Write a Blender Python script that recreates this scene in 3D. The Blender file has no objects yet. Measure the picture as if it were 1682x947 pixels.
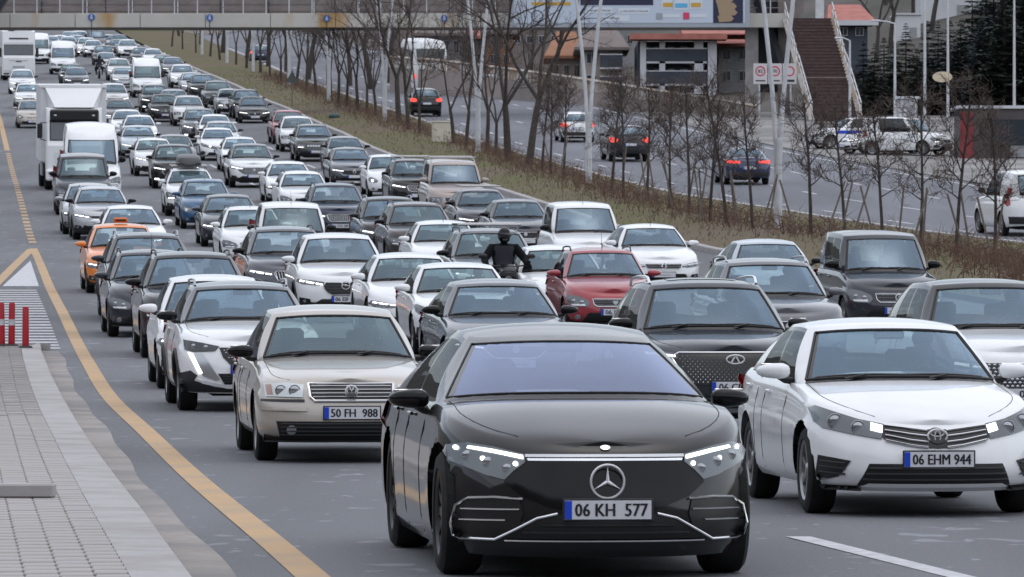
import bpy, bmesh, math, random
import numpy as np
from mathutils import Vector, Matrix
from mathutils.bvhtree import BVHTree
from mathutils.geometry import delaunay_2d_cdt

random.seed(7)
rng = np.random.default_rng(7)
SC = bpy.context.scene
COL = SC.collection

# ------------------------------------------------------------------ camera
CAMZ = 2.0
LENS_PX = 9344.0                       # 200 mm on a 36 mm sensor, photo 1682 px wide
cam_data = bpy.data.cameras.new('camera')
cam_data.lens = 200.0
cam_data.sensor_width = 36.0
cam_data.clip_start = 0.5
cam_data.clip_end = 6000.0
cam_data.dof.use_dof = True
cam_data.dof.focus_distance = 52.0
cam_data.dof.aperture_fstop = 18.0
cam = bpy.data.objects.new('camera', cam_data)
cam.location = (0, 0, CAMZ)
cam.rotation_euler = (math.pi / 2, 0, 0)
COL.objects.link(cam)
SC.camera = cam

# ------------------------------------------------------------------ sky and sun (overcast)
SUN_EL, SUN_ROT = math.radians(80), math.radians(118)
world = bpy.data.worlds.new('World')
SC.world = world
world.use_nodes = True
wn, wl = world.node_tree.nodes, world.node_tree.links
sky = wn.new('ShaderNodeTexSky')
sky.sky_type = 'NISHITA'
sky.sun_disc = False
sky.sun_elevation = SUN_EL
sky.sun_rotation = SUN_ROT
sky.air_density = 1.0
sky.dust_density = 1.0
hsv = wn.new('ShaderNodeHueSaturation')
hsv.inputs['Saturation'].default_value = 0.47
wl.new(sky.outputs['Color'], hsv.inputs['Color'])
wtc = wn.new('ShaderNodeTexCoord')
wnoise = wn.new('ShaderNodeTexNoise')
wnoise.inputs['Scale'].default_value = 2.2
wnoise.inputs['Detail'].default_value = 5.0
wl.new(wtc.outputs['Generated'], wnoise.inputs['Vector'])
wramp = wn.new('ShaderNodeMapRange')
wramp.inputs['From Min'].default_value = 0.3
wramp.inputs['From Max'].default_value = 0.7
wramp.inputs['To Min'].default_value = 0.85
wramp.inputs['To Max'].default_value = 1.2
wl.new(wnoise.outputs['Fac'], wramp.inputs['Value'])
wmul = wn.new('ShaderNodeVectorMath')
wmul.operation = 'SCALE'
wl.new(hsv.outputs['Color'], wmul.inputs[0])
wl.new(wramp.outputs['Result'], wmul.inputs['Scale'])
bg = wn['Background']
bg.inputs['Strength'].default_value = 0.15
wl.new(wmul.outputs['Vector'], bg.inputs['Color'])

sun_data = bpy.data.lights.new('sun', 'SUN')
sun_data.energy = 1.1
sun_data.angle = math.radians(160)
sun_data.color = (1.0, 0.965, 0.925)
sun = bpy.data.objects.new('sun', sun_data)
sd = Vector((math.sin(SUN_ROT) * math.cos(SUN_EL), math.cos(SUN_ROT) * math.cos(SUN_EL), math.sin(SUN_EL)))
sun.rotation_euler = sd.to_track_quat('Z', 'Y').to_euler()
COL.objects.link(sun)

SC.view_settings.view_transform = 'Standard'
SC.view_settings.look = 'None'
SC.view_settings.gamma = 1.0
SC.view_settings.exposure = 0.38
SC.render.engine = 'CYCLES'
SC.cycles.max_bounces = 6
SC.cycles.diffuse_bounces = 2
SC.cycles.glossy_bounces = 3
SC.cycles.transmission_bounces = 3
SC.cycles.transparent_max_bounces = 10
SC.cycles.caustics_reflective = False
SC.cycles.caustics_refractive = False
SC.cycles.use_denoising = True

# ------------------------------------------------------------------ small helpers
def pchip(pts):
    xs = np.array([p[0] for p in pts], float)
    ys = np.array([p[1] for p in pts], float)
    h = np.diff(xs); dl = np.diff(ys) / h
    m = np.zeros_like(xs)
    if len(xs) > 2:
        for i in range(1, len(xs) - 1):
            if dl[i - 1] * dl[i] > 0:
                w1 = 2 * h[i] + h[i - 1]; w2 = h[i] + 2 * h[i - 1]
                m[i] = (w1 + w2) / (w1 / dl[i - 1] + w2 / dl[i])
    m[0], m[-1] = dl[0], dl[-1]
    def f(x):
        x = np.asarray(x, float)
        i = np.clip(np.searchsorted(xs, x) - 1, 0, len(xs) - 2)
        t = np.clip((x - xs[i]) / h[i], 0, 1)
        t2, t3 = t * t, t * t * t
        return ((2 * t3 - 3 * t2 + 1) * ys[i] + (t3 - 2 * t2 + t) * h[i] * m[i]
                + (-2 * t3 + 3 * t2) * ys[i + 1] + (t3 - t2) * h[i] * m[i + 1])
    return f

# the road climbs away from the camera: height (relative to the lens) by distance
_rp = [(-60, -2.3), (0, -2.0), (20, -1.85), (34.8, -1.74), (54, -1.63), (70, -1.46), (89, -1.12), (103, -0.80),
       (113, -0.50), (135, 0.18), (153, 0.85), (176, 1.78), (195, 2.72), (215, 3.7), (249, 5.3), (299, 8.1), (366, 12.0),
       (445, 16.7), (492, 19.6), (600, 26.4), (720, 35.0), (900, 55.0), (1400, 95.0), (2600, 120.0)]
_road = pchip(_rp)
def road_z(y):
    return _road(y) + CAMZ
def depth_at(py, h=0.0):
    """distance at which a point h above the road appears on photo row py"""
    lo, hi = 20.0, 900.0
    for _ in range(60):
        mid = (lo + hi) / 2
        row = 473.5 - LENS_PX * (float(_road(mid)) + h) / mid
        if row > py: lo = mid
        else: hi = mid
    return (lo + hi) / 2
def ground_pt(px, py, lift=0.0):
    d = depth_at(py)
    return Vector(((px - 841) * d / LENS_PX, d, float(road_z(d)) + lift))
def at(px, py, d):
    return Vector(((px - 841) * d / LENS_PX, d, CAMZ + (473.5 - py) * d / LENS_PX))

def tag(o, label=None, cat=None, group=None, kind=None):
    if label: o['label'] = label
    if cat: o['category'] = cat
    if group: o['group'] = group
    if kind: o['kind'] = kind
    return o

def empty(name, loc=(0, 0, 0), rz=0.0, rx=0.0):
    o = bpy.data.objects.new(name, None)
    o.empty_display_size = 0.2
    o.location = loc
    o.rotation_euler = (rx, 0, rz)
    COL.objects.link(o)
    return o

def mesh_obj(name, me, parent=None, mat=None):
    o = bpy.data.objects.new(name, me)
    COL.objects.link(o)
    if parent is not None: o.parent = parent
    if mat is not None:
        if not me.materials: me.materials.append(mat)
        elif me.materials[0] is not mat:
            o.material_slots[0].link = 'OBJECT'
            o.material_slots[0].material = mat
    return o

class MB:
    """collects geometry for one mesh"""
    def __init__(s): s.v = []; s.f = []; s.mi = []; s.cur = 0
    def add(s, vs, fs):
        b = len(s.v)
        s.v.extend([tuple(map(float, p)) for p in vs])
        s.f.extend([tuple(i + b for i in f) for f in fs])
        s.mi.extend([s.cur] * len(fs))
        return s
    def grid(s, G, flip=False, mask=None):
        n, m = len(G), len(G[0])
        vs = [p for row in G for p in row]
        fs = []
        for i in range(n - 1):
            for j in range(m - 1):
                if mask is not None and not mask[i][j]: continue
                q = (i * m + j, i * m + j + 1, (i + 1) * m + j + 1, (i + 1) * m + j)
                fs.append(q[::-1] if flip else q)
        return s.add(vs, fs)
    def box(s, c, d, rz=0.0, bev=0.0, M=None):
        x, y, z = d[0] / 2, d[1] / 2, d[2] / 2
        if bev <= 0:
            vs = [(sx * x, sy * y, sz * z) for sz in (-1, 1) for sy in (-1, 1) for sx in (-1, 1)]
            fs = [(0, 2, 3, 1), (4, 5, 7, 6), (0, 1, 5, 4), (2, 6, 7, 3), (0, 4, 6, 2), (1, 3, 7, 5)]
        else:
            b = min(bev, x * .95, y * .95, z * .95)
            vs, fs = [], []
            rings = []
            for (zz, ins) in ((-z, b), (-z + b, 0), (z - b, 0), (z, b)):
                ring = []
                for sx, sy in ((1, 1), (-1, 1), (-1, -1), (1, -1)):
                    p1 = (sx * (x - ins), sy * (y - b - ins * .0), zz); p2 = (sx * (x - b), sy * (y - ins), zz)
                    pr = (p1, p2) if sx * sy > 0 else (p2, p1)
                    for p in pr: ring.append(p)
                rings.append(ring)
            for r in rings: vs.extend(r)
            n = 8
            for k in range(3):
                for j in range(n):
                    a = k * n + j; c2 = k * n + (j + 1) % n
                    fs.append((a, c2, c2 + n, a + n))
            fs.append(tuple(range(n))[::-1]); fs.append(tuple(3 * n + j for j in range(n)))
        R = Matrix.Rotation(rz, 3, 'Z') if M is None else M
        cc = Vector(c)
        return s.add([tuple(R @ Vector(p) + cc) for p in vs], fs)
    def tube(s, path, r, n=6, caps=True, r2=None):
        """tapered tube along a path; r scalar or list"""
        P = [Vector(p) for p in path]
        rs = r if hasattr(r, '__len__') else [r] * len(P)
        vs, fs = [], []
        prev = None
        for i, p in enumerate(P):
            t = (P[min(i + 1, len(P) - 1)] - P[max(i - 1, 0)])
            if t.length < 1e-9: t = Vector((0, 0, 1))
            t.normalize()
            if prev is None:
                a = Vector((0, 0, 1)) if abs(t.z) < .9 else Vector((1, 0, 0))
            else: a = prev
            u = (a - t * a.dot(t))
            if u.length < 1e-6: u = t.orthogonal()
            u.normalize(); prev = u
            w = t.cross(u)
            for k in range(n):
                an = 2 * math.pi * k / n
                rr = rs[i]
                vs.append(p + u * (math.cos(an) * rr) + w * (math.sin(an) * (rr if r2 is None else r2)))
        for i in range(len(P) - 1):
            for k in range(n):
                a = i * n + k; b2 = i * n + (k + 1) % n
                fs.append((a, b2, b2 + n, a + n))
        if caps:
            fs.append(tuple(range(n))[::-1]); fs.append(tuple((len(P) - 1) * n + k for k in range(n)))
        return s.add(vs, fs)
    def lathe(s, prof, c, axis='X', n=28, closed=False):
        """profile of (axial, radius)"""
        vs, fs = [], []
        m = len(prof)
        for k in range(n):
            an = 2 * math.pi * k / n
            for a, r in prof:
                p = {'X': (a, r * math.cos(an), r * math.sin(an)), 'Y': (r * math.cos(an), a, r * math.sin(an)),
                     'Z': (r * math.cos(an), r * math.sin(an), a)}[axis]
                vs.append((p[0] + c[0], p[1] + c[1], p[2] + c[2]))
        for k in range(n):
            k2 = (k + 1) % n
            for i in range(m if closed else m - 1):
                i2 = (i + 1) % m
                fs.append((k * m + i, k2 * m + i, k2 * m + i2, k * m + i2))
        return s.add(vs, fs)
    def prism(s, poly, y0, y1, M=None):
        """polygon in (x,z) extruded along y"""
        n = len(poly)
        vs = [(p[0], y0, p[1]) for p in poly] + [(p[0], y1, p[1]) for p in poly]
        fs = [tuple(range(n)), tuple(range(n, 2 * n))[::-1]]
        for i in range(n):
            j = (i + 1) % n
            fs.append((i, i + n, j + n, j))
        if M is not None: vs = [tuple(M @ Vector(p)) for p in vs]
        return s.add(vs, fs)
    def mesh(s, name, mats=(), smooth=True, weld=0.0, angle=35, recalc=True):
        me = bpy.data.meshes.new(name)
        me.from_pydata(s.v, [], s.f)
        for m in mats: me.materials.append(m)
        if len(mats) > 1: me.polygons.foreach_set('material_index', s.mi)
        if weld > 0 or recalc:
            bm = bmesh.new(); bm.from_mesh(me)
            if weld > 0:
                bmesh.ops.remove_doubles(bm, verts=bm.verts, dist=weld)
                bmesh.ops.dissolve_degenerate(bm, dist=1e-5, edges=bm.edges)
            if recalc: bmesh.ops.recalc_face_normals(bm, faces=bm.faces)
            bm.to_mesh(me); bm.free()
        if smooth:
            me.shade_smooth()
            if angle: me.set_sharp_from_angle(angle=math.radians(angle))
        me.update()
        return me
    def build(s, name, mat=None, parent=None, smooth=False, **kw):
        me = s.mesh(name, [mat] if mat is not None and not isinstance(mat, (list, tuple)) else (mat or []), smooth=smooth, **kw)
        return mesh_obj(name, me, parent)

# ------------------------------------------------------------------ materials
def new_mat(name):
    m = bpy.data.materials.new(name)
    m.use_nodes = True
    return m, m.node_tree.nodes, m.node_tree.links, m.node_tree.nodes['Principled BSDF']

def simple(name, col, rough=.5, metal=0.0, spec=.5, emit=0.0, ecol=None, coat=0.0):
    m, n, l, b = new_mat(name)
    b.inputs['Base Color'].default_value = (*col, 1)
    b.inputs['Roughness'].default_value = rough
    b.inputs['Metallic'].default_value = metal
    b.inputs['Specular IOR Level'].default_value = spec
    if coat: b.inputs['Coat Weight'].default_value = coat; b.inputs['Coat Roughness'].default_value = .04
    if emit:
        b.inputs['Emission Color'].default_value = (*(ecol or col), 1)
        b.inputs['Emission Strength'].default_value = emit
    return m

def mottled(name, c1, c2, scale=3.0, rough=.85, bump=0.0, detail=6, c3=None, scale2=.4, coord='Object', stretch=None, spec=.3, bscale=None, lo=.35, hi=.65, rust=False):
    m, n, l, b = new_mat(name)
    tc = n.new('ShaderNodeTexCoord')
    src = tc.outputs[coord]
    if stretch:
        mp = n.new('ShaderNodeMapping'); mp.inputs['Scale'].default_value = stretch
        l.new(src, mp.inputs['Vector']); src = mp.outputs['Vector']
    nz = n.new('ShaderNodeTexNoise'); nz.inputs['Scale'].default_value = scale; nz.inputs['Detail'].default_value = detail
    l.new(src, nz.inputs['Vector'])
    mr = n.new('ShaderNodeMapRange'); mr.inputs['From Min'].default_value = lo; mr.inputs['From Max'].default_value = hi
    l.new(nz.outputs['Fac'], mr.inputs['Value'])
    mx = n.new('ShaderNodeMix'); mx.data_type = 'RGBA'
    mx.inputs['A'].default_value = (*c1, 1); mx.inputs['B'].default_value = (*c2, 1)
    l.new(mr.outputs['Result'], mx.inputs['Factor'])
    out = mx.outputs['Result']
    if c3 is not None:
        n2 = n.new('ShaderNodeTexNoise'); n2.inputs['Scale'].default_value = scale2; n2.inputs['Detail'].default_value = 4
        l.new(src, n2.inputs['Vector'])
        m2 = n.new('ShaderNodeMapRange'); m2.inputs['From Min'].default_value = .55 if rust else .42; m2.inputs['From Max'].default_value = .66 if rust else .62
        l.new(n2.outputs['Fac'], m2.inputs['Value'])
        x2 = n.new('ShaderNodeMix'); x2.data_type = 'RGBA'
        l.new(m2.outputs['Result'], x2.inputs['Factor']); l.new(out, x2.inputs['A']); x2.inputs['B'].default_value = (*c3, 1)
        out = x2.outputs['Result']
    l.new(out, b.inputs['Base Color'])
    b.inputs['Roughness'].default_value = rough
    b.inputs['Specular IOR Level'].default_value = spec
    if bump:
        bp = n.new('ShaderNodeBump'); bp.inputs['Strength'].default_value = bump; bp.inputs['Distance'].default_value = .02
        if bscale:
            n3 = n.new('ShaderNodeTexNoise'); n3.inputs['Scale'].default_value = bscale; n3.inputs['Detail'].default_value = 4
            l.new(src, n3.inputs['Vector']); l.new(n3.outputs['Fac'], bp.inputs['Height'])
        else: l.new(nz.outputs['Fac'], bp.inputs['Height'])
        l.new(bp.outputs['Normal'], b.inputs['Normal'])
    return m

_paints = {}
def paint(name):
    if name in _paints: return _paints[name]
    table = {  # colour, metallic
        'white': ((.80, .81, .82), 0.0), 'pearl': ((.74, .74, .74), 0.1), 'black': ((.008, .008, .009), 0.0), 'graphite': ((.027, .030, .040), .2),
        'grey': ((.058, .063, .080), .25), 'midgrey': ((.105, .11, .125), .25), 'silver': ((.44, .45, .47), .5), 'beige': ((.44, .40, .355), .4),
        'taupe': ((.33, .27, .245), .35), 'red': ((.30, .018, .03), .2), 'blue': ((.006, .075, .18), .2), 'navy': ((.010, .018, .045), .15),
        'orange': ((.80, .22, .02), 0.0), 'green': ((.026, .034, .031), .15), 'iceblue': ((.42, .48, .53), .45), 'brown': ((.045, .036, .038), .15),
        'deepblue': ((.006, .016, .07), .15), 'pink': ((.09, .07, .08), .2)}
    c, mt = table[name]
    m, n, l, b = new_mat('paint_' + name)
    tc = n.new('ShaderNodeTexCoord')
    nz = n.new('ShaderNodeTexNoise'); nz.inputs['Scale'].default_value = 1.7; nz.inputs['Detail'].default_value = 6
    l.new(tc.outputs['Object'], nz.inputs['Vector'])
    # patchy film of dried road dirt
    nd = n.new('ShaderNodeTexNoise'); nd.inputs['Scale'].default_value = 4.5; nd.inputs['Detail'].default_value = 8
    l.new(tc.outputs['Object'], nd.inputs['Vector'])
    mu = n.new('ShaderNodeMapRange'); mu.inputs['From Min'].default_value = .48; mu.inputs['From Max'].default_value = .8
    mu.inputs['To Max'].default_value = .12
    l.new(nd.outputs['Fac'], mu.inputs['Value'])
    mx = n.new('ShaderNodeMix'); mx.data_type = 'RGBA'
    mx.inputs['A'].default_value = (*c, 1)
    mx.inputs['B'].default_value = (.20, .185, .165, 1) if sum(c) > .3 else (.028, .028, .030, 1)
    l.new(mu.outputs['Result'], mx.inputs['Factor'])
    l.new(mx.outputs['Result'], b.inputs['Base Color'])
    b.inputs['Metallic'].default_value = mt
    if name in ('black', 'graphite', 'navy', 'brown'): b.inputs['Specular IOR Level'].default_value = .12
    r2 = n.new('ShaderNodeMapRange'); r2.inputs['To Min'].default_value = .28; r2.inputs['To Max'].default_value = .5
    l.new(nz.outputs['Fac'], r2.inputs['Value']); l.new(r2.outputs['Result'], b.inputs['Roughness'])
    b.inputs['Coat Weight'].default_value = .9
    r3 = n.new('ShaderNodeMapRange'); r3.inputs['To Min'].default_value = .03; r3.inputs['To Max'].default_value = .08
    l.new(nz.outputs['Fac'], r3.inputs['Value']); l.new(r3.outputs['Result'], b.inputs['Coat Roughness'])
    _paints[name] = m
    return m

def glass_mat(name, tint=(.42, .47, .47), ior=.08, gl=(1, 1, 1), dust=.03, fmax=1.0):
    m = bpy.data.materials.new(name); m.use_nodes = True
    n, l = m.node_tree.nodes, m.node_tree.links
    n.remove(n['Principled BSDF'])
    lw = n.new('ShaderNodeLayerWeight'); lw.inputs['Blend'].default_value = .5
    pw = n.new('ShaderNodeMath'); pw.operation = 'POWER'; pw.inputs[1].default_value = 5.0
    l.new(lw.outputs['Facing'], pw.inputs[0])
    fr = n.new('ShaderNodeMapRange'); fr.inputs['To Min'].default_value = ior; fr.inputs['To Max'].default_value = fmax
    l.new(pw.outputs[0], fr.inputs['Value'])
    tr = n.new('ShaderNodeBsdfTransparent'); tr.inputs['Color'].default_value = (*tint, 1)
    gs = n.new('ShaderNodeBsdfGlossy'); gs.inputs['Roughness'].default_value = .02; gs.inputs['Color'].default_value = (*gl, 1)
    mx = n.new('ShaderNodeMixShader')
    l.new(fr.outputs['Result'], mx.inputs['Fac']); l.new(tr.outputs['BSDF'], mx.inputs[1]); l.new(gs.outputs['BSDF'], mx.inputs[2])
    df = n.new('ShaderNodeBsdfDiffuse'); df.inputs['Color'].default_value = (.42, .48, .52, 1)
    m2 = n.new('ShaderNodeMixShader'); m2.inputs['Fac'].default_value = dust
    l.new(mx.outputs['Shader'], m2.inputs[1]); l.new(df.outputs['BSDF'], m2.inputs[2])
    l.new(m2.outputs['Shader'], n['Material Output'].inputs['Surface'])
    return m

M = {}
M['glass'] = glass_mat('windscreen_glass', (.58, .66, .68), .185, (.60, .80, 1.0), .04)
M['glass_b'] = glass_mat('windscreen_glass_green', (.56, .66, .62), .15, (.66, .86, .97), .02)
M['glass_c'] = glass_mat('windscreen_glass_dusty', (.52, .59, .61), .18, (.62, .82, 1.0), .055)
M['glass_d'] = glass_mat('windscreen_glass_clear', (.68, .75, .75), .135, (.62, .84, 1.0), .025)
M['glass_coated'] = glass_mat('coated_glass', (.36, .40, .50), .28, (.66, .74, 1.0), .02)
M['glass_dark'] = glass_mat('privacy_glass', (.22, .235, .235), .05, (.9, .93, .95), .02, .38)
M['cover'] = glass_mat('lamp_cover', (.88, .9, .9), .04, (1, 1, 1), .01)
M['trim'] = simple('black_trim', (.012, .012, .013), .38)
M['plastic'] = simple('black_plastic', (.022, .022, .024), .6)
M['frit'] = simple('black_frit', (.010, .010, .011), .12)
M['gloss_black'] = simple('gloss_black', (.006, .006, .007), .10, spec=.25)
M['chrome'] = simple('chrome', (.78, .79, .80), .12, 1.0)
M['badge'] = simple('badge_metal', (.86, .87, .88), .28, .55)
M['satin'] = simple('satin_metal', (.45, .46, .48), .3, .9)
M['lamp'] = simple('lamp_housing', (.15, .155, .165), .25, .7)
M['lamp_dark'] = simple('lamp_housing_dark', (.035, .036, .04), .2, .4)
M['lens'] = simple('lamp_lens', (.36, .37, .39), .14, .75, coat=1)
M['drl'] = simple('lit_lamp', (.9, .92, .95), .3, emit=2.2, ecol=(1, .99, .96))
M['drl_dim'] = simple('white_reflector', (.75, .76, .77), .25, .2)
M['amber'] = simple('amber_lens', (.45, .22, .17), .2, coat=.5)
M['tail'] = simple('tail_lens', (.30, .01, .012), .2, coat=.6)
M['brake'] = simple('lit_tail_lamp', (.6, .02, .02), .3, emit=.9, ecol=(1, .08, .05))
M['tyre'] = mottled('tyre_rubber', (.012, .012, .012), (.028, .027, .026), 6, .85)
M['rim'] = simple('alloy', (.33, .335, .34), .32, .85)
M['rim_dark'] = simple('dark_alloy', (.04, .04, .042), .35, .6)
M['under'] = simple('underbody', (.008, .008, .008), .9)
M['seat'] = simple('seat_fabric', (.07, .07, .075), .85)
M['dash'] = simple('dashboard', (.018, .018, .02), .7)
M['cabin_light'] = simple('headliner', (.20, .20, .20), .9)
M['plate'] = simple('plate_white', (.66, .67, .70), .4)
M['plate_blue'] = simple('plate_blue', (.01, .06, .55), .4)
M['ink'] = simple('plate_ink', (.01, .01, .012), .5)
M['grille'] = simple('grille_black', (.007, .007, .008), .35)
M['skin'] = simple('skin', (.42, .25, .18), .55)
M['cloth_dark'] = simple('dark_clothing', (.012, .0125, .015), .8)
M['paper'] = simple('white_paper', (.7, .7, .66), .7)
# ================================================================== vehicle shells
def superq(n, ex, ey):
    """quarter superellipse (0..1), evenly spaced: x grows 0->1, y grows 0->1"""
    ph = np.linspace(0, math.pi / 2, 400)
    x = np.sin(ph) ** (2 / ex); y = 1 - np.cos(ph) ** (2 / ey)
    return x, y

STYLES = {}
def style(name, base=None, **kw):
    d = dict(STYLES[base]) if base else {}
    d.update(kw)
    STYLES[name] = d

# y: 0 at the front axle, negative to the nose.  z from the road.
style('sedan', W=.90, Lf=.92, wb=2.69, Lr=1.07, R=.75, ex=2.7, ey=2.3,
      sill=[(-.92, .20), (-.5, .21), (0, .23), (2.7, .23), (3.3, .25), (3.76, .30)],
      shoulder=[(-.92, .66), (-.75, .70), (-.4, .78), (.2, .88), (.9, .945), (2.4, .99), (3.3, 1.02), (3.76, .98)],
      hood=[(-.92, .68), (-.8, .755), (-.4, .85), (.2, .945), (.8, 1.02), (1.6, 1.06), (3.0, 1.10), (3.5, 1.08), (3.76, 1.0)],
      fprof=[(0, .10), (.12, .035), (.3, .0), (.55, .015), (.8, .06), (.92, .10), (.97, .13), (1, .17)],
      sprof=[(0, .075), (.1, .03), (.3, .008), (.55, .0), (.72, .012), (.8, .03), (.93, .05), (1, .09)],
      yc=.42, Rc=.42, ywt=1.18, Rt=.22, Wr=.56, roof=[(1.0, 1.37), (1.3, 1.425), (1.8, 1.46), (2.3, 1.445), (2.75, 1.38), (2.95, 1.32)],
      yrt=2.72, yrb=3.42, Rr=.35, Rr2=.2, win=((.02, .40), (.435, .82)), rw=.335, wheel_w=.215, ws_bulge=.03, side_bulge=.035)
style('hatch', 'sedan', W=.866, Lf=.80, wb=2.58, Lr=.66, R=.68,
      sill=[(-.80, .20), (-.4, .21), (0, .23), (2.6, .23), (3.0, .26), (3.24, .32)],
      shoulder=[(-.80, .70), (-.62, .75), (-.3, .84), (.2, .92), (.8, .97), (2.2, 1.01), (2.9, 1.03), (3.24, 1.0)],
      hood=[(-.80, .72), (-.65, .82), (-.3, .92), (.2, 1.0), (.8, 1.07), (3.0, 1.1), (3.24, 1.02)],
      yc=.38, Rc=.40, ywt=1.1, Rt=.22, Wr=.56, roof=[(.95, 1.44), (1.2, 1.49), (1.7, 1.52), (2.3, 1.50), (2.75, 1.45), (3.0, 1.40)],
      yrt=2.83, yrb=3.14, Rr=.3, Rr2=.18, win=((.02, .44), (.475, .82)), rw=.315, wheel_w=.195)
style('suv', 'sedan', W=.925, Lf=.89, wb=2.67, Lr=.93, R=.70, ex=2.9, ey=2.4,
      sill=[(-.89, .24), (-.5, .25), (0, .27), (2.7, .27), (3.2, .31), (3.6, .38)],
      shoulder=[(-.89, .86), (-.72, .90), (-.4, .97), (.2, 1.04), (.8, 1.08), (2.4, 1.12), (3.3, 1.15), (3.6, 1.12)],
      hood=[(-.89, .88), (-.75, .965), (-.4, 1.04), (.2, 1.10), (.8, 1.16), (3.3, 1.2), (3.6, 1.13)],
      yc=.42, Rc=.40, ywt=1.16, Rt=.2, Wr=.60, roof=[(.98, 1.58), (1.25, 1.63), (1.8, 1.665), (2.5, 1.65), (3.0, 1.61), (3.3, 1.56)],
      yrt=3.12, yrb=3.47, Rr=.32, Rr2=.2, win=((.02, .38), (.41, .70)), rw=.36, wheel_w=.23)
style('compact_suv', 'suv', W=.885, Lf=.86, wb=2.6, Lr=.83, R=.68,
      sill=[(-.86, .22), (-.5, .23), (0, .25), (2.6, .25), (3.1, .29), (3.43, .36)],
      shoulder=[(-.86, .80), (-.7, .845), (-.4, .92), (.2, .99), (.8, 1.03), (2.3, 1.08), (3.1, 1.11), (3.43, 1.08)],
      hood=[(-.86, .82), (-.72, .915), (-.4, .985), (.2, 1.05), (.8, 1.11), (3.1, 1.15), (3.43, 1.09)],
      ywt=1.12, roof=[(.95, 1.46), (1.2, 1.51), (1.7, 1.55), (2.4, 1.535), (2.9, 1.49), (3.2, 1.44)],
      yrt=2.95, yrb=3.3, Wr=.575, rw=.335)
style('combi', 'sedan', W=.895, Lf=.88, wb=2.69, Lr=.83, R=.62, ex=3.0, ey=2.6,
      sill=[(-.88, .22), (0, .24), (2.7, .24), (3.2, .27), (3.52, .32)],
      shoulder=[(-.88, .80), (-.7, .85), (-.3, .95), (.2, 1.03), (.7, 1.08), (2.4, 1.1), (3.52, 1.1)],
      hood=[(-.88, .82), (-.72, .92), (-.3, 1.03), (.2, 1.11), (.6, 1.17), (3.3, 1.15), (3.52, 1.1)],
      yc=.22, Rc=.38, ywt=.92, Rt=.18, Wr=.66, roof=[(.7, 1.70), (1.0, 1.77), (1.5, 1.82), (2.4, 1.83), (3.0, 1.81), (3.4, 1.76)],
      yrt=3.42, yrb=3.47, Rr=.16, Rr2=.14, win=((.03, .30), (.33, .62)), rw=.33, wheel_w=.2, side_bulge=.045)
style('transporter', 'combi', W=.955, Lf=.9, wb=3.0, Lr=1.0, R=.6,
      sill=[(-.9, .24), (0, .26), (3.0, .26), (4.0, .32)],
      shoulder=[(-.9, .86), (-.7, .93), (-.3, 1.05), (.2, 1.14), (.6, 1.17), (2.4, 1.18), (4.0, 1.18)],
      hood=[(-.9, .88), (-.72, .99), (-.3, 1.12), (.2, 1.22), (.5, 1.27), (3.8, 1.22), (4.0, 1.18)],
      yc=.12, Rc=.32, ywt=.78, Rt=.16, Wr=.72, roof=[(.55, 1.80), (.85, 1.88), (1.4, 1.94), (2.8, 1.95), (3.6, 1.93), (3.9, 1.88)],
      yrt=3.9, yrb=3.95, win=((.03, .24), (.27, .55)), rw=.345, wheel_w=.225)
style('panel_van', 'combi', W=1.02, Lf=.98, wb=3.6, Lr=1.15, R=.6,
      sill=[(-.98, .27), (0, .3), (3.6, .3), (4.75, .36)],
      shoulder=[(-.98, .92), (-.75, 1.0), (-.3, 1.15), (.1, 1.25), (.5, 1.30), (3.0, 1.32), (4.75, 1.32)],
      hood=[(-.98, .94), (-.78, 1.07), (-.3, 1.24), (.1, 1.34), (.4, 1.39), (4.5, 1.35), (4.75, 1.32)],
      yc=.0, Rc=.3, ywt=.72, Rt=.3, Wr=.83, roof=[(.40, 2.10), (.75, 2.30), (1.2, 2.50), (1.7, 2.58), (3.8, 2.6), (4.6, 2.56)],
      yrt=4.62, yrb=4.7, win=((.03, .20),), rw=.35, wheel_w=.235, ws_top=.74, side_bulge=.05)
style('limousine', 'sedan', aP=.96, W=.963, Lf=.87, wb=3.21, Lr=1.13, R=.86, ex=2.55, ey=2.1,
      sill=[(-.87, .135), (-.5, .14), (0, .155), (3.2, .155), (3.9, .2), (4.34, .28)],
      shoulder=[(-.87, .73), (-.76, .785), (-.4, .885), (.0, .965), (.4, 1.01), (.9, 1.02), (2.4, 1.035), (3.8, 1.045), (4.34, .98)],
      hood=[(-.87, .73), (-.76, .81), (-.4, .935), (.0, 1.025), (.35, 1.07), (.8, 1.095), (3.7, 1.13), (4.34, 1.0)],
      fprof=[(0, .10), (.12, .03), (.3, .0), (.55, .02), (.8, .06), (.92, .09), (.97, .115), (1, .15)],
      yc=.30, Rc=.62, ywt=1.46, Rt=.26, Wr=.57, roof=[(1.2, 1.38), (1.6, 1.455), (2.1, 1.51), (2.7, 1.485), (3.2, 1.40), (3.5, 1.32)],
      yrt=3.2, yrb=4.0, Rr=.4, Rr2=.25, win=((.02, .40), (.425, .80)), rw=.375, wheel_w=.255, ws_bulge=.05)
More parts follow.
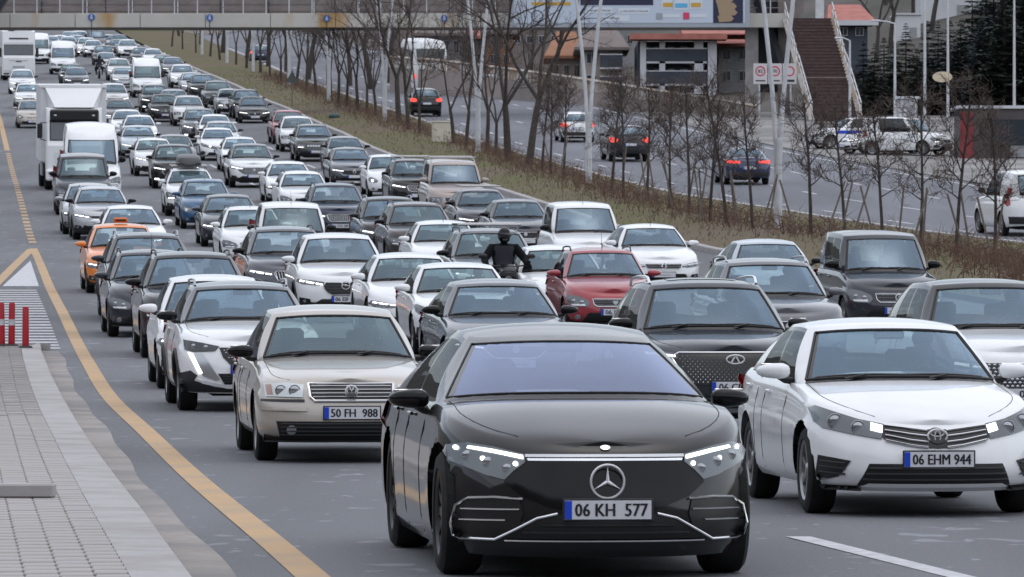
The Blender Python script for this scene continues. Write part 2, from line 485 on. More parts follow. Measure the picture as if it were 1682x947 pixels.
style('saloon_old', 'sedan', W=.873, Lf=.95, wb=2.70, Lr=1.05, R=.55, ex=2.9, ey=2.7,
      sill=[(-.95, .21), (-.5, .22), (0, .23), (2.7, .23), (3.3, .25), (3.75, .30)],
      shoulder=[(-.95, .70), (-.8, .735), (-.4, .80), (.2, .875), (.9, .92), (2.4, .95), (3.3, .97), (3.75, .93)],
      hood=[(-.95, .72), (-.82, .785), (-.4, .86), (.2, .94), (.75, 1.0), (3.0, 1.05), (3.5, 1.03), (3.75, .95)],
      yc=.50, Rc=.40, ywt=1.28, Rt=.2, Wr=.57, roof=[(1.1, 1.37), (1.4, 1.42), (1.9, 1.46), (2.4, 1.445), (2.8, 1.39), (3.0, 1.32)],
      rw=.315, wheel_w=.205)
style('saloon', 'sedan', W=.888, Lf=.96, wb=2.70, Lr=.96, R=.85, ex=2.5, ey=2.0,
      sill=[(-.96, .19), (-.5, .2), (0, .22), (2.7, .22), (3.3, .25), (3.66, .30)],
      shoulder=[(-.96, .62), (-.8, .68), (-.45, .80), (.2, .90), (.9, .96), (2.4, 1.0), (3.3, 1.04), (3.66, 1.0)],
      hood=[(-.96, .64), (-.85, .70), (-.45, .84), (.2, .965), (.75, 1.04), (3.0, 1.11), (3.4, 1.1), (3.66, 1.02)],
      yc=.36, Rc=.46, ywt=1.22, Rt=.24, Wr=.575, yrt=2.75, yrb=3.35, rw=.325)
style('crossover', 'suv', W=.93, Lf=.90, wb=2.68, Lr=.93, R=.72)

def build_shell(S):
    W, Lf = S['W'], S['Lf']
    yr = S['wb'] + S['Lr']
    R = S['R']; R2 = .55
    sill, shoulder, hood, fp, sp = (pchip(S[k]) for k in ('sill', 'shoulder', 'hood', 'fprof', 'sprof'))
    T = np.array([0, .05, .1, .16, .22, .28, .34, .4, .46, .52, .58, .64, .70, .75, .8, .85, .89, .93, .96, .985, 1.0])
    qx, qy = superq(0, S['ex'], S['ey'])
    arc = np.concatenate([[0], np.cumsum(np.hypot(np.diff(qx * W), np.diff(qy * R)))])
    nf = 26
    qi = np.interp(np.linspace(0, arc[-1], nf), arc, np.arange(400))
    fx = np.interp(qi, np.arange(400), qx); fy = np.interp(qi, np.arange(400), qy)
    rx_, ry_ = superq(0, 3.2, 2.6)
    arc2 = np.concatenate([[0], np.cumsum(np.hypot(np.diff(rx_ * W), np.diff(ry_ * R2)))])
    nr = 16
    qi = np.interp(np.linspace(0, arc2[-1], nr), arc2, np.arange(400))
    bx = np.interp(qi, np.arange(400), rx_)[::-1]; by = np.interp(qi, np.arange(400), ry_)[::-1]
    ns = int((yr + Lf - R - R2) / .05)
    half = []   # [level][col]
    def wide(y):
        ym = (yr - Lf) / 2
        u = (y - ym) / ((yr + Lf) / 2)
        w = 1 - .022 * np.abs(u) ** 3
        for yw in (0.0, S['wb']):
            w = w + .010 * np.exp(-((y - yw) / .38) ** 2)
        return w
    for t in T:
        w = W - sp(t)
        y0 = -Lf + fp(t); y1 = yr - fp(t) * .8
        X = np.concatenate([w * fx, np.full(ns - 1, w), w * bx])
        Y = np.concatenate([y0 + R * fy, np.linspace(y0 + R, y1 - R2, ns + 1)[1:-1], y1 - R2 * by])
        X = X * wide(Y)
        zb, zt = sill(Y), shoulder(Y)
        half.append(np.stack([X, Y, zb + (zt - zb) * t], 1))
    H = np.array(half)                        # K x M x 3
    K, Mn = H.shape[:2]
    full = np.concatenate([H[:, ::-1] * np.array([-1, 1, 1]), H[:, 1:]], 1)
    topY, topX, topZ = H[-1, :, 1], H[-1, :, 0], H[-1, :, 2]
    def edge_x(y): return np.interp(y, topY[:Mn - nr + 1], topX[:Mn - nr + 1]) if np.ndim(y) == 0 else np.interp(y, topY, topX)
    def ex_(y):
        return np.interp(y, topY, topX)
    def top_z(x, y):
        e = max(float(ex_(y)), .02)
        f = min(abs(x) / e, 1.0)
        zt = float(shoulder(y)); return zt + (float(hood(y)) - zt) * (1 - f ** 2.6)
    # arches
    wheels = [(0.0, S['rw']), (S['wb'], S['rw'])]
    Ra = S['rw'] + .055
    mask = np.ones((K - 1, full.shape[1] - 1), bool)
    ctr = (full[:-1, :-1] + full[1:, 1:]) / 2
    for yw, rw in wheels:
        dist = np.hypot(ctr[:, :, 1] - yw, ctr[:, :, 2] - rw)
        side = np.abs(ctr[:, :, 0]) > .62 * W
        mask &= ~((dist < Ra) & side)
    for yw, rw in wheels:
        rem = ~mask & (np.abs(ctr[:, :, 1] - yw) < Ra * 1.3)
        tr_, tk_ = np.zeros(full.shape[:2], bool), np.zeros(full.shape[:2], bool)
        for di in (0, 1):
            for dj in (0, 1):
                tr_[di:di + K - 1, dj:dj + full.shape[1] - 1] |= rem
                tk_[di:di + K - 1, dj:dj + full.shape[1] - 1] |= mask
        edge = tr_ & tk_
        dv = np.hypot(full[:, :, 1] - yw, full[:, :, 2] - rw)
        fac = np.where(edge, Ra / np.maximum(dv, 1e-3), 1.0)
        full[:, :, 1] = yw + (full[:, :, 1] - yw) * fac
        full[:, :, 2] = np.where(edge, rw + (full[:, :, 2] - rw) * fac, full[:, :, 2])
    body = MB()
    body.grid(full, mask=mask)
    # bonnet and boot lid
    fr = np.sin(np.linspace(-1, 1, 17) * math.pi / 2)
    yh = S['yc'] + S['Rc'] + .12
    def lid(cols):
        G = []
        for j in cols:
            e, y = topX[j], topY[j]
            zt = topZ[j]; cr = float(hood(y)) - zt
            G.append([(f * e, y, zt + cr * (1 - abs(f) ** 2.6)) for f in fr])
        return G
    jf = [j for j in range(Mn) if topY[j] <= yh and j < Mn - nr]
    body.grid(lid(jf), flip=True)
    jb = [j for j in range(Mn) if topY[j] >= S['yrb'] - S['Rr'] - .1]
    body.grid(lid(jb), flip=True)
    # ---------------- greenhouse
    ql = np.sin(np.linspace(0, 1, 9) * math.pi / 2 * .80)      # windscreen columns (fraction of half width)
    def quarter(fx_, p=2.4):       # sweep back of the corner for lateral fraction
        return 1 - (1 - np.minimum(np.abs(fx_), 1.0) ** p) ** (1 / 1.9)
    aP = S.get('aP', .942)
    wcol = [(aP - .045) * i / 7.0 for i in range(8)]              # to the pillar
    wcol = wcol[:-1] + [aP - .045, aP, (aP + .995) / 2, .995]
    side = [0.0, .01, S['win'][0][0]]
    for a, b in S['win']:
        n = max(3, int((b - a) * 10))
        side += [a + (b - a) * i / n for i in range(n + 1)]
    side += [S['win'][-1][1] + (1 - S['win'][-1][1]) * .5, .97, 1.0]
    side = sorted(set(round(x, 4) for x in side))
    rcol = [.995, .96, .90, .87, .75, .5, .25, 0.0]
    cols = [('w', c) for c in wcol] + [('s', c) for c in side] + [('r', c) for c in rcol]
    TL = np.array([0, .065, .18, .32, .48, .64, .78, .88, .95, 1.0])
    if 'ws_top' in S: TL = np.array([0, .05, .16, .30, .44, .56, .64, S['ws_top'] - .05, S['ws_top'], S['ws_top'] + .12, 1.0])
    roof = pchip(S['roof'])
    Wr, crown = S['Wr'], .05 if S['W'] < 1 else .07
    base, top, outd = [], [], []
    for kind, c in cols:
        if kind == 'w':
            q = float(quarter(c))
            yb = S['yc'] + S['Rc'] * q; yt = S['ywt'] + S['Rt'] * q
            eb = float(ex_(yb)) - .012
            xb = c * eb; xt = c * Wr * .985
            zb = top_z(xb, yb)
        elif kind == 's':
            yb = (S['yc'] + S['Rc']) * (1 - c) + (S['yrb'] - S['Rr']) * c
            yt = (S['ywt'] + S['Rt']) * (1 - c) + (S['yrt'] - S['Rr2']) * c
            xb = float(ex_(yb)) - .012
            k_ = 1 + .035 * math.sin(math.pi * c) - .06 * max(0, c - .6) / .4
            xt = Wr * k_
            zb = float(shoulder(yb)) - .004
        else:
            q = float(quarter(c))
            yb = S['yrb'] - S['Rr'] * q; yt = S['yrt'] - S['Rr2'] * q
            xb = c * (float(ex_(S['yrb'] - S['Rr'])) - .012) if kind == 'r' else 0
            xt = c * Wr * .94
            zb = top_z(xb, yb)
        zt = float(roof(yt)) - crown * (abs(xt) / Wr) ** 2.4
        base.append((xb, yb, zb)); top.append((xt, yt, zt))
        outd.append({'w': (0, -1, .45), 's': (1, 0, 0), 'r': (0, 1, .3)}[kind])
    base, top, outd = map(np.array, (base, top, outd))
    GH = []
    for t in TL:
        bul = np.array([{'w': S['ws_bulge'], 's': S['side_bulge'], 'r': .03}[k] for k, _ in cols])
        cf = np.array([1 - abs(c) ** 4 if k != 's' else 1 for k, c in cols])
        u = 4 * t * (1 - t) if 'ws_top' not in S else 2.2 * t * (1 - t ** 3)
        P = base + (top - base) * t + outd * (bul * (.35 + .65 * cf) * u)[:, None]
        GH.append(P)
    GH = np.array(GH)
    nc = len(cols)
    gfull = np.concatenate([GH[:, ::-1] * np.array([-1, 1, 1]), GH[:, 1:]], 1)
    tags_half = []
    for j in range(nc - 1):
        (k1, c1), (k2, c2) = cols[j], cols[j + 1]
        tg = 'pillar'
        if k1 == k2 == 'w':
            if c2 <= aP - .044: tg = 'ws'
            elif c2 <= aP + 1e-6: tg = 'wsfrit'
        elif k1 == k2 == 's':
            for wi, (a, b) in enumerate(S['win']):
                if c1 >= a - 1e-4 and c2 <= b + 1e-4: tg = 'side%d' % wi
            if tg == 'pillar' and len(S['win']) > 1 and c1 >= S['win'][0][1] - 1e-4 and c2 <= S['win'][1][0] + 1e-4: tg = 'bpillar'
        elif k1 == k2 == 'r' and c1 <= .871: tg = 'rear'
        elif k1 == k2 == 'r' and c1 <= .901: tg = 'rearfrit'
        tags_half.append(tg)
    tags = tags_half[::-1] + tags_half
    leftn = len(tags_half)
    parts = {k: MB() for k in ('trim', 'ws', 'rear')}
    sides = {}
    nL = len(TL)
    wtop = S.get('ws_top', .88)
    groups = {}
    for k in range(nL - 1):
        for j, tg in enumerate(tags):
            t0, t1 = TL[k], TL[k + 1]
            if tg == 'ws':
                d = 'ws' if t0 >= .05 and t1 <= wtop + 1e-6 - (.0 if 'ws_top' not in S else 0) else ('trim' if t0 < .05 else 'body')
                if t0 >= wtop - 1e-6: d = 'trim' if 'ws_top' not in S and False else 'body'
            elif tg == 'wsfrit': d = 'trim' if t1 <= wtop + 1e-6 else 'body'
            elif tg.startswith('side'):
                lim = .88 if 'ws_top' not in S else S['ws_top'] - .05
                d = (tg + ('L' if j < leftn else 'R')) if t0 >= .05 and t1 <= lim + 1e-6 else ('trim' if t1 <= .96 and (t0 < .05 or 'ws_top' not in S) else 'body')
            elif tg == 'bpillar': d = 'trim' if t1 <= .96 and 'ws_top' not in S else ('trim' if t1 <= wtop else 'body')
            elif tg == 'rear': d = 'rear' if t0 >= .16 and t1 <= .9 else ('trim' if t0 >= .05 and t1 <= .96 else 'body')
            elif tg == 'rearfrit': d = 'trim' if .05 <= t0 and t1 <= .96 else 'body'
            else: d = 'body'
            groups.setdefault(d, []).append((k, j))
    m = gfull.shape[1]
    flat = gfull.reshape(-1, 3)
    out = {}
    roofpart = MB()
    for d, qs in groups.items():
        use = {}
        vs, fs = [], []
        for k, j in qs:
            ids = (k * m + j, k * m + j + 1, (k + 1) * m + j + 1, (k + 1) * m + j)
            f = []
            for i in ids:
                if i not in use: use[i] = len(vs); vs.append(flat[i])
                f.append(use[i])
            fs.append(tuple(f))
        if d == 'body': roofpart.add(vs, fs)
        else: out[d] = MB().add(vs, fs)
    # roof skin
    topline = GH[-1]
    fr2 = np.sin(np.linspace(-1, 1, 15) * math.pi / 2)
    G = []
    for j in range(nc):
        x, y, z = topline[j]
        G.append([(f * x, y, float(roof(y)) - crown * (abs(f * x) / Wr) ** 2.4) for f in fr2])
    roofpart.grid(G, flip=True)
    # split pillars/roof colour: roof faces are those of the roof skin and the top band
    out['body'] = body; out['roof'] = roofpart
    info = dict(S=S, top_z=top_z, ex=ex_, shoulder=shoulder, hood=hood, roof=roof, yr=yr, GH=GH, cols=cols, TL=TL, Ra=Ra, sill=sill)
    return out, info
# ================================================================== faces and parts projected on the shell
class Surf:
    """places flat outlines (front view x,z) on the curved nose or tail"""
    def __init__(s, bvh, S, info, rear=False):
        s.b, s.S, s.info, s.rear = bvh, S, info, rear
        s.W = S['W']
        yy = -S['Lf'] if not rear else info['yr']
        s.zb, s.zt = float(info['sill'](yy)), float(info['shoulder'](yy))
        s.o = -S['Lf'] - 2 if not rear else info['yr'] + 2
        s.d = Vector((0, 1, 0)) if not rear else Vector((0, -1, 0))
    def P(s, u, v): return (u * s.W, s.zb + (s.zt - s.zb) * v)
    def Q(s, pts): return [s.P(*p) for p in pts]
    def hit(s, x, z, off=0.0):
        off = off + .006 if off > 0 else off
        for dx, dz in ((0, 0), (0, -.02), (-.02 * np.sign(x), 0), (-.05 * np.sign(x), -.04), (-.1 * np.sign(x), -.06), (0, .06), (0, .12)):
            h = s.b.ray_cast(Vector((x + dx, s.o, z + dz)), s.d, 1.6 + 2)
            if h[0] is not None and h[1].dot(s.d) < -.02 or (h[0] is not None and h[1].dot(s.d) > .02):
                n = h[1] if h[1].dot(s.d) < 0 else -h[1]
                p = Vector((x, h[0].y, z))
                return p + (n * .25 - s.d * .75).normalized() * off
        return Vector((x, s.o + s.d.y * 2.05, z))
    def patch(s, poly, off=.004, step=.05, skirt=.03, mb=None):
        mb = mb or MB()
        step = min(step, .04)
        pts = []
        n = len(poly)
        for i in range(n):
            a, b = poly[i], poly[(i + 1) % n]
            L = math.hypot(b[0] - a[0], b[1] - a[1])
            k = max(1, int(L / step))
            for q in range(k):
                pts.append((a[0] + (b[0] - a[0]) * q / k, a[1] + (b[1] - a[1]) * q / k))
        no = len(pts)
        xs = [p[0] for p in pts]; zs = [p[1] for p in pts]
        def inside(x, z):
            c = False
            j = no - 1
            for i in range(no):
                if (pts[i][1] > z) != (pts[j][1] > z) and x < (pts[j][0] - pts[i][0]) * (z - pts[i][1]) / (pts[j][1] - pts[i][1]) + pts[i][0]: c = not c
                j = i
            return c
        inner = []
        x = min(xs) + step * .5
        while x < max(xs):
            z = min(zs) + step * .5
            while z < max(zs):
                if inside(x, z) and min((x - p[0]) ** 2 + (z - p[1]) ** 2 for p in pts) > (step * .4) ** 2: inner.append((x, z))
                z += step
            x += step
        ed = [(i, (i + 1) % no) for i in range(no)]
        r = delaunay_2d_cdt([Vector(p) for p in pts + inner], ed, [], 1, 1e-5)
        V = [s.hit(p[0], p[1], off) for p in r[0]]
        F = [tuple(f) for f in r[2]]
        base = len(mb.v)
        mb.add(V, F)
        # edge wall back into the body
        loop = [s.hit(p[0], p[1], off) for p in pts]
        back = [p + s.d * skirt for p in loop]
        W_ = loop + back
        mb.add(W_, [(i, (i + 1) % no, no + (i + 1) % no, no + i) for i in range(no)])
        return mb
    def bar(s, path, r=.008, ro=None, off=.01, step=.05, mb=None, n=6):
        mb = mb or MB()
        P = []
        for a, b in zip(path[:-1], path[1:]):
            k = max(1, int(math.hypot(b[0] - a[0], b[1] - a[1]) / step))
            for q in range(k): P.append((a[0] + (b[0] - a[0]) * q / k, a[1] + (b[1] - a[1]) * q / k))
        P.append(path[-1])
        V = [s.hit(x, z, off) for x, z in P]
        mb.tube(V, r, n=n)
        return mb
    def circle(s, cx, cz, r, n=20, rz=None):
        return [(cx + r * math.cos(2 * math.pi * i / n), cz + (rz or r) * math.sin(2 * math.pi * i / n)) for i in range(n)]
    def ringbar(s, cx, cz, r, tr=.006, rz=None, off=.02, mb=None, n=24):
        mb = mb or MB()
        c = s.hit(cx, cz, off)
        pts = [Vector((cx + r * math.cos(2 * math.pi * i / n), c.y, cz + (rz or r) * math.sin(2 * math.pi * i / n))) for i in range(n + 1)]
        mb.tube(pts, tr, n=6, caps=False)
        return mb

def mir(poly): return [(-x, z) for x, z in poly][::-1]

class Part:
    def __init__(s, name, mb, mat, lod=0, smooth=True, kids=(), angle=35, weld=0.0, loc=None):
        s.name, s.mat, s.lod, s.kids, s.loc = name, mat, lod, list(kids), loc
        s.me = mb if isinstance(mb, bpy.types.Mesh) else mb.mesh(name, [M['plastic'] if (mat in ('PAINT', 'ROOF', 'MIRROR')) else M[mat]], smooth=smooth, angle=angle, weld=weld)

def two(F, name, poly, mat, off=.004, lod=0, kids=None, step=.05, skirt=.03):
    out = []
    for sgn in (1, -1):
        pl = poly if sgn > 0 else mir(poly)
        kk = kids(sgn) if kids else []
        out.append(Part(name, F.patch(pl, off, step, skirt), mat, lod, kids=kk))
    return out

def roundrect(cx, cz, hx, hz, r=.02, n=3):
    pts = []
    for sx, sz, a0 in ((1, 1, 0), (-1, 1, 90), (-1, -1, 180), (1, -1, 270)):
        for i in range(n + 1):
            a = math.radians(a0 + 90 * i / n)
            pts.append((cx + sx * (hx - r) + r * math.cos(a), cz + sz * (hz - r) + r * math.sin(a)))
    return pts

def plate_part(F, z, text=None, lod=0):
    y = min(F.hit(x, z + dz).y for x in (-.24, 0, .24) for dz in (-.05, 0, .05)) - .012 if not F.rear else max(F.hit(x, z).y for x in (-.24, 0, .24)) + .012
    g = -1 if not F.rear else 1
    k = [Part('plate_band', MB().box((-.26 + .021 if not F.rear else .239, y + g * .0078, z), (.042, .004, .108)), 'plate_blue', 0, False)]
    fr = Part('plate_frame', MB().box((0, y - g * .004, z), (.545, .012, .135), bev=.004), 'plastic', 1, False)
    p = Part('number_plate', MB().box((0, y, z), (.52, .012, .112)), 'plate', 0, False, kids=k + [fr])
    p.plate = (y + g * .0075, z)
    return p

def dome(F, x, z, r, off=.009):
    h = F.hit(x, z, off)
    return MB().lathe([(-r * .25, .0001), (-r * .22, r * .4), (-r * .13, r * .75), (0, r), (.03, r)], (x, h.y, z), 'Y', 18)

def lamp_kids(F, sgn, spots, r=.035, lit=None, drl=None, cover=None, drl_mat='drl', coff=.014):
    kk = []
    for (x, z) in spots:
        kk.append(Part('lamp_lens', dome(F, sgn * x, z, r), 'lens', 1))
        kk.append(Part('lens_ring', F.ringbar(sgn * x, z, r * 1.08, .004, off=.010, n=16), 'chrome', 2))
    if drl:
        pl = drl if sgn > 0 else mir(drl)
        kk.append(Part('running_light', F.patch(pl, .011, .04, .008), drl_mat, 0))
    if cover:
        pl = cover if sgn > 0 else mir(cover)
        kk.append(Part('lamp_cover', F.patch(pl, coff, .04, .012), 'cover', 2))
    return kk

# ---------------- emblem shapes
def emblem(F, kind, z, r=.05, x=0.0):
    c = F.hit(x, z, .022)
    y = c.y
    mb = MB()
    def line(pts, t=.005): mb.tube([Vector((x + a, y, z + b)) for a, b in pts], t, n=5)
    if kind == 'star':
        F.ringbar(x, z, r, r * .075, off=.026, mb=mb, n=32)
        for a in (90, 210, 330):
            t = math.radians(a); q = math.radians(a + 90)
            w = r * .13
            tip = (math.cos(t) * r * .95, math.sin(t) * r * .95)
            vs = [(x + tip[0], y - .004, z + tip[1]), (x + math.cos(q) * w - math.cos(t) * w * .55, y - .003, z + math.sin(q) * w - math.sin(t) * w * .55), (x - math.cos(q) * w - math.cos(t) * w * .55, y - .003, z - math.sin(q) * w - math.sin(t) * w * .55), (x, y - .016, z), (x, y + .004, z)]
            mb.add(vs, [(0, 1, 3), (0, 3, 2), (0, 4, 1), (0, 2, 4)])
    elif kind == 'ovals':
        F.ringbar(x, z, r, r * .11, rz=r * .68, off=.024, mb=mb)
        F.ringbar(x, z + r * .26, r * .68, r * .08, rz=r * .30, off=.026, mb=mb)
        F.ringbar(x, z - r * .02, r * .30, r * .08, rz=r * .58, off=.026, mb=mb)
    elif kind == 'vw':
        F.ringbar(x, z, r, r * .15, off=.022, mb=mb)
        line([(-r * .42, r * .82), (0, r * .1), (r * .42, r * .82)], r * .14)
        line([(-r * .86, r * .3), (-r * .42, -r * .78), (0, r * .02), (r * .42, -r * .78), (r * .86, r * .3)], r * .14)
    elif kind == 'wing_oval':
        F.ringbar(x, z, r, r * .09, rz=r * .48, off=.024, mb=mb)
        line([(-r * .42, -r * .34), (-r * .06, r * .34)], r * .10); line([(r * .42, -r * .34), (r * .06, r * .34)], r * .10)
    elif kind == 'bolt':
        F.ringbar(x, z, r, r * .13, off=.022, mb=mb)
        line([(-r * .95, r * .06), (r * .3, r * .1)], r * .12); line([(r * .95, -r * .08), (-r * .3, -r * .1)], r * .12)
    elif kind == 'diamond':
        d = [(0, r * 1.25), (r * .72, 0), (0, -r * 1.25), (-r * .72, 0), (0, r * 1.25)]
        line(d, r * .20)
    elif kind == 'shield':
        mb.prism([(-r, r * .6), (r, r * .6), (r * .75, -r * .35), (0, -r * .8), (-r * .75, -r * .35)], 0, .01, Matrix.Translation((x, y - .004, z)))
    else:
        mb.add([(x + p[0], y - .006, z + p[1]) for p in F.circle(0, 0, r, 16)] + [(x + p[0], y + .01, z + p[1]) for p in F.circle(0, 0, r, 16)], [tuple(range(16))] + [(i, (i + 1) % 16, 16 + (i + 1) % 16, 16 + i) for i in range(16)])
    return Part('badge', mb, 'badge', 1)

# ---------------- generic nose
def face_generic(F, head='swept', grille='hex', intake='trap', lit=True, chrome=True, badge='disc', cladding=False, drl_style='line', plate_v=.36, **kw):
    out = []
    lampmat = kw.get('lampmat', 'lamp')
    H = {'swept': [(.93, .98), (.99, .86), (.90, .74), (.62, .70), (.44, .74), (.42, .82), (.60, .88), (.80, .95)],
         'slim': [(.95, .96), (.98, .88), (.88, .80), (.60, .78), (.44, .80), (.43, .88), (.62, .92)],
         'tall': [(.92, 1.02), (.97, .90), (.93, .66), (.80, .60), (.58, .60), (.52, .72), (.56, .84), (.74, .97)],
         'round': [(.90, 1.06), (.95, .90), (.90, .74), (.76, .66), (.60, .70), (.56, .82), (.64, .94), (.80, 1.06)],
         'box': [(.93, .90), (.96, .70), (.90, .62), (.56, .62), (.54, .86), (.60, .90)]}[head]
    H = F.Q(H)[::-1]
    cx = sum(p[0] for p in H) / len(H); cz = sum(p[1] for p in H) / len(H)
    hx = max(p[0] for p in H) - min(p[0] for p in H); hz = max(p[1] for p in H) - min(p[1] for p in H)
    if drl_style == 'line':
        d = [(p[0], p[1]) for p in F.Q([(.90, .93), (.92, .885), (.64, .815), (.47, .785), (.47, .82), (.62, .86)])][::-1] if head in ('swept', 'slim') else [(cx - .3 * hx, cz - .36 * hz), (cx + .25 * hx, cz - .36 * hz), (cx + .3 * hx, cz - .22 * hz), (cx - .3 * hx, cz - .22 * hz)]
    elif drl_style == 'spot':
        d = F.circle(cx + .06 * hx, cz - .02, min(hx, hz) * .23, 14)
    else: d = None
    sp = [(cx + .18 * hx, cz), (cx - .16 * hx, cz - .02)]
    rr = min(.042, hz * .26)
    out += two(F, 'headlight', H, lampmat, .004, 0, lambda s: lamp_kids(F, s, sp, rr, drl=d, cover=H, drl_mat='drl' if lit else 'drl_dim'))
    G = {'hex': [(.40, .86), (-.40, .86), (-.46, .74), (-.36, .56), (-.26, .50), (.26, .50), (.36, .56), (.46, .74)],
         'slim': [(.42, .86), (-.42, .86), (-.43, .78), (-.34, .72), (.34, .72), (.43, .78)],
         'slats': [(.46, .88), (-.46, .88), (-.44, .70), (-.38, .62), (.38, .62), (.44, .70)],
         'vslats': [(.36, .90), (-.36, .90), (-.42, .84), (-.34, .62), (-.28, .58), (.28, .58), (.34, .62), (.42, .84)],
         'big': [(.52, .88), (-.52, .88), (-.60, .74), (-.50, .48), (.50, .48), (.60, .74)],
         'bigmesh': [(.58, .88), (-.58, .88), (-.66, .70), (-.42, .46), (.42, .46), (.66, .70)],
         'slot': [(.34, .82), (-.34, .82), (-.36, .77), (-.30, .74), (.30, .74), (.36, .77)],
         'seven': [(.46, .88), (-.46, .88), (-.46, .70), (.46, .70)]}[grille]
    G = F.Q(G)
    kids = []
    zs = [p[1] for p in G]; z0, z1 = min(zs), max(zs); xw = max(p[0] for p in G)
    def xat(z):
        best = 0
        for a, b in zip(G, G[1:] + G[:1]):
            if (a[1] - z) * (b[1] - z) <= 0 and abs(a[1] - b[1]) > 1e-6:
                t = (z - a[1]) / (b[1] - a[1]); best = max(best, a[0] + (b[0] - a[0]) * t)
        return best - .015
    if grille in ('hex', 'slats', 'big', 'slim'):
        n = {'slim': 2, 'slats': 3, 'hex': 4, 'big': 5}[grille]
        for i in range(n):
            z = z0 + (z1 - z0) * (i + .6) / n
            x = xat(z)
            if x > .05: kids.append(Part('slat', F.bar([(-x, z), (x, z)], .006, off=.010, step=.09), 'chrome' if grille in ('slats',) and chrome else 'trim', 1))
    elif grille in ('vslats', 'seven'):
        n = 13 if grille == 'vslats' else 7
        for i in range(n):
            x = xw * .92 * (2 * i / (n - 1) - 1)
            if grille == 'seven':
                kids.append(Part('slat', F.patch(roundrect(x * .92, (z0 + z1) / 2, .045, (z1 - z0) * .36, .012), .010, .05), 'satin', 1))
            else: kids.append(Part('slat', F.bar([(x * .88, z0 + .03), (x, z1 - .02)], .007, off=.012, step=.1), 'chrome' if chrome else 'gloss_black', 1))
    elif grille == 'bigmesh':
        mb = MB()
        for r_ in range(7):
            z = z0 + (z1 - z0) * (r_ + .5) / 7
            x = xat(z); n = max(2, int(x / .055))
            for i in range(-n, n + 1):
                xx = x * (i + (.5 if r_ % 2 else 0)) / (n + .5)
                h = F.hit(xx, z, .006)
                mb.add([h + Vector((-.021, -.004, 0)), h + Vector((0, -.004, -.018)), h + Vector((.021, -.004, 0)), h + Vector((0, -.004, .018)), h + Vector((0, -.012, 0))], [(0, 1, 4), (1, 2, 4), (2, 3, 4), (3, 0, 4)])
        gm = Part('grille_mesh', mb, 'satin', 1, False); kids.append(gm)
    if chrome:
        loop = G + [G[0]]
        kids.append(Part('grille_surround', F.bar(loop, .009, off=.006, step=.07), 'chrome', 1))
    out.append(Part('grille', F.patch(G, .004), 'grille', 0, kids=kids))
    # lower intake
    if cladding:
        C = F.Q([(.97, .20), (.90, .26), (.60, .26), (.48, .36), (-.48, .36), (-.60, .26), (-.90, .26), (-.97, .20), (-.95, .02), (-.6, .01), (.6, .01), (.95, .02)])
        out.append(Part('bumper_cladding', F.patch(C, .005, .07), 'plastic', 0))
        out.append(Part('skid_plate', F.patch(F.Q([(.45, .10), (-.45, .10), (-.40, .03), (.40, .03)]), .012), 'satin' if chrome else 'plastic', 1))
    I = {'trap': [(.54, .40), (-.54, .40), (-.68, .08), (.68, .08)], 'wide': [(.74, .37), (-.74, .37), (-.78, .08), (.78, .08)],
         'smile': [(.62, .40), (.45, .34), (-.45, .34), (-.62, .40), (-.68, .22), (-.50, .12), (.50, .12), (.68, .22)],
         'low': [(.56, .26), (-.56, .26), (-.60, .10), (.60, .10)]}[intake]
    I = F.Q(I)
    if not cladding: out.append(Part('bumper_lip', F.patch(F.Q([(.92, .075), (-.92, .075), (-.90, .0), (.90, .0)]), .005, .08), 'plastic', 0))
    k2 = []
    zi = [p[1] for p in I]
    for i in range(3):
        z = min(zi) + (max(zi) - min(zi)) * (i + .5) / 3
        x = max(abs(p[0]) for p in I) * .86
        k2.append(Part('slat', F.bar([(-x, z), (x, z)], .006, off=.010 if not cladding else .012, step=.12), 'trim', 1))
    out.append(Part('lower_intake', F.patch(I, .008 if cladding else .004, .06), 'grille', 0, kids=k2))
    fog = kw.get('fog', 'vent')
    if fog == 'vent':
        V = F.Q([(.92, .40), (.72, .36), (.70, .26), (.80, .18), (.92, .22)])
        out += two(F, 'bumper_vent', V, 'grille', .007, 0, lambda s: [Part('fog_lamp', F.patch(F.circle(s * .82 * F.W, F.P(0, .29)[1], .028, 12), .012, .03), 'lens', 1)])
    elif fog == 'round':
        out += two(F, 'fog_lamp', F.circle(.76 * F.W, F.P(0, .24)[1], .045, 14), 'lens', .008, 0)
    elif fog == 'lit':
        out += two(F, 'fog_lamp', roundrect(.80 * F.W, F.P(0, .22)[1], .085, .03), 'drl', .008, 0)
    out.append(plate_part(F, F.P(0, plate_v)[1]))
    if badge: out.append(emblem(F, badge, F.P(0, kw.get('badge_v', .76))[1], kw.get('badge_r', .05)))
    return out

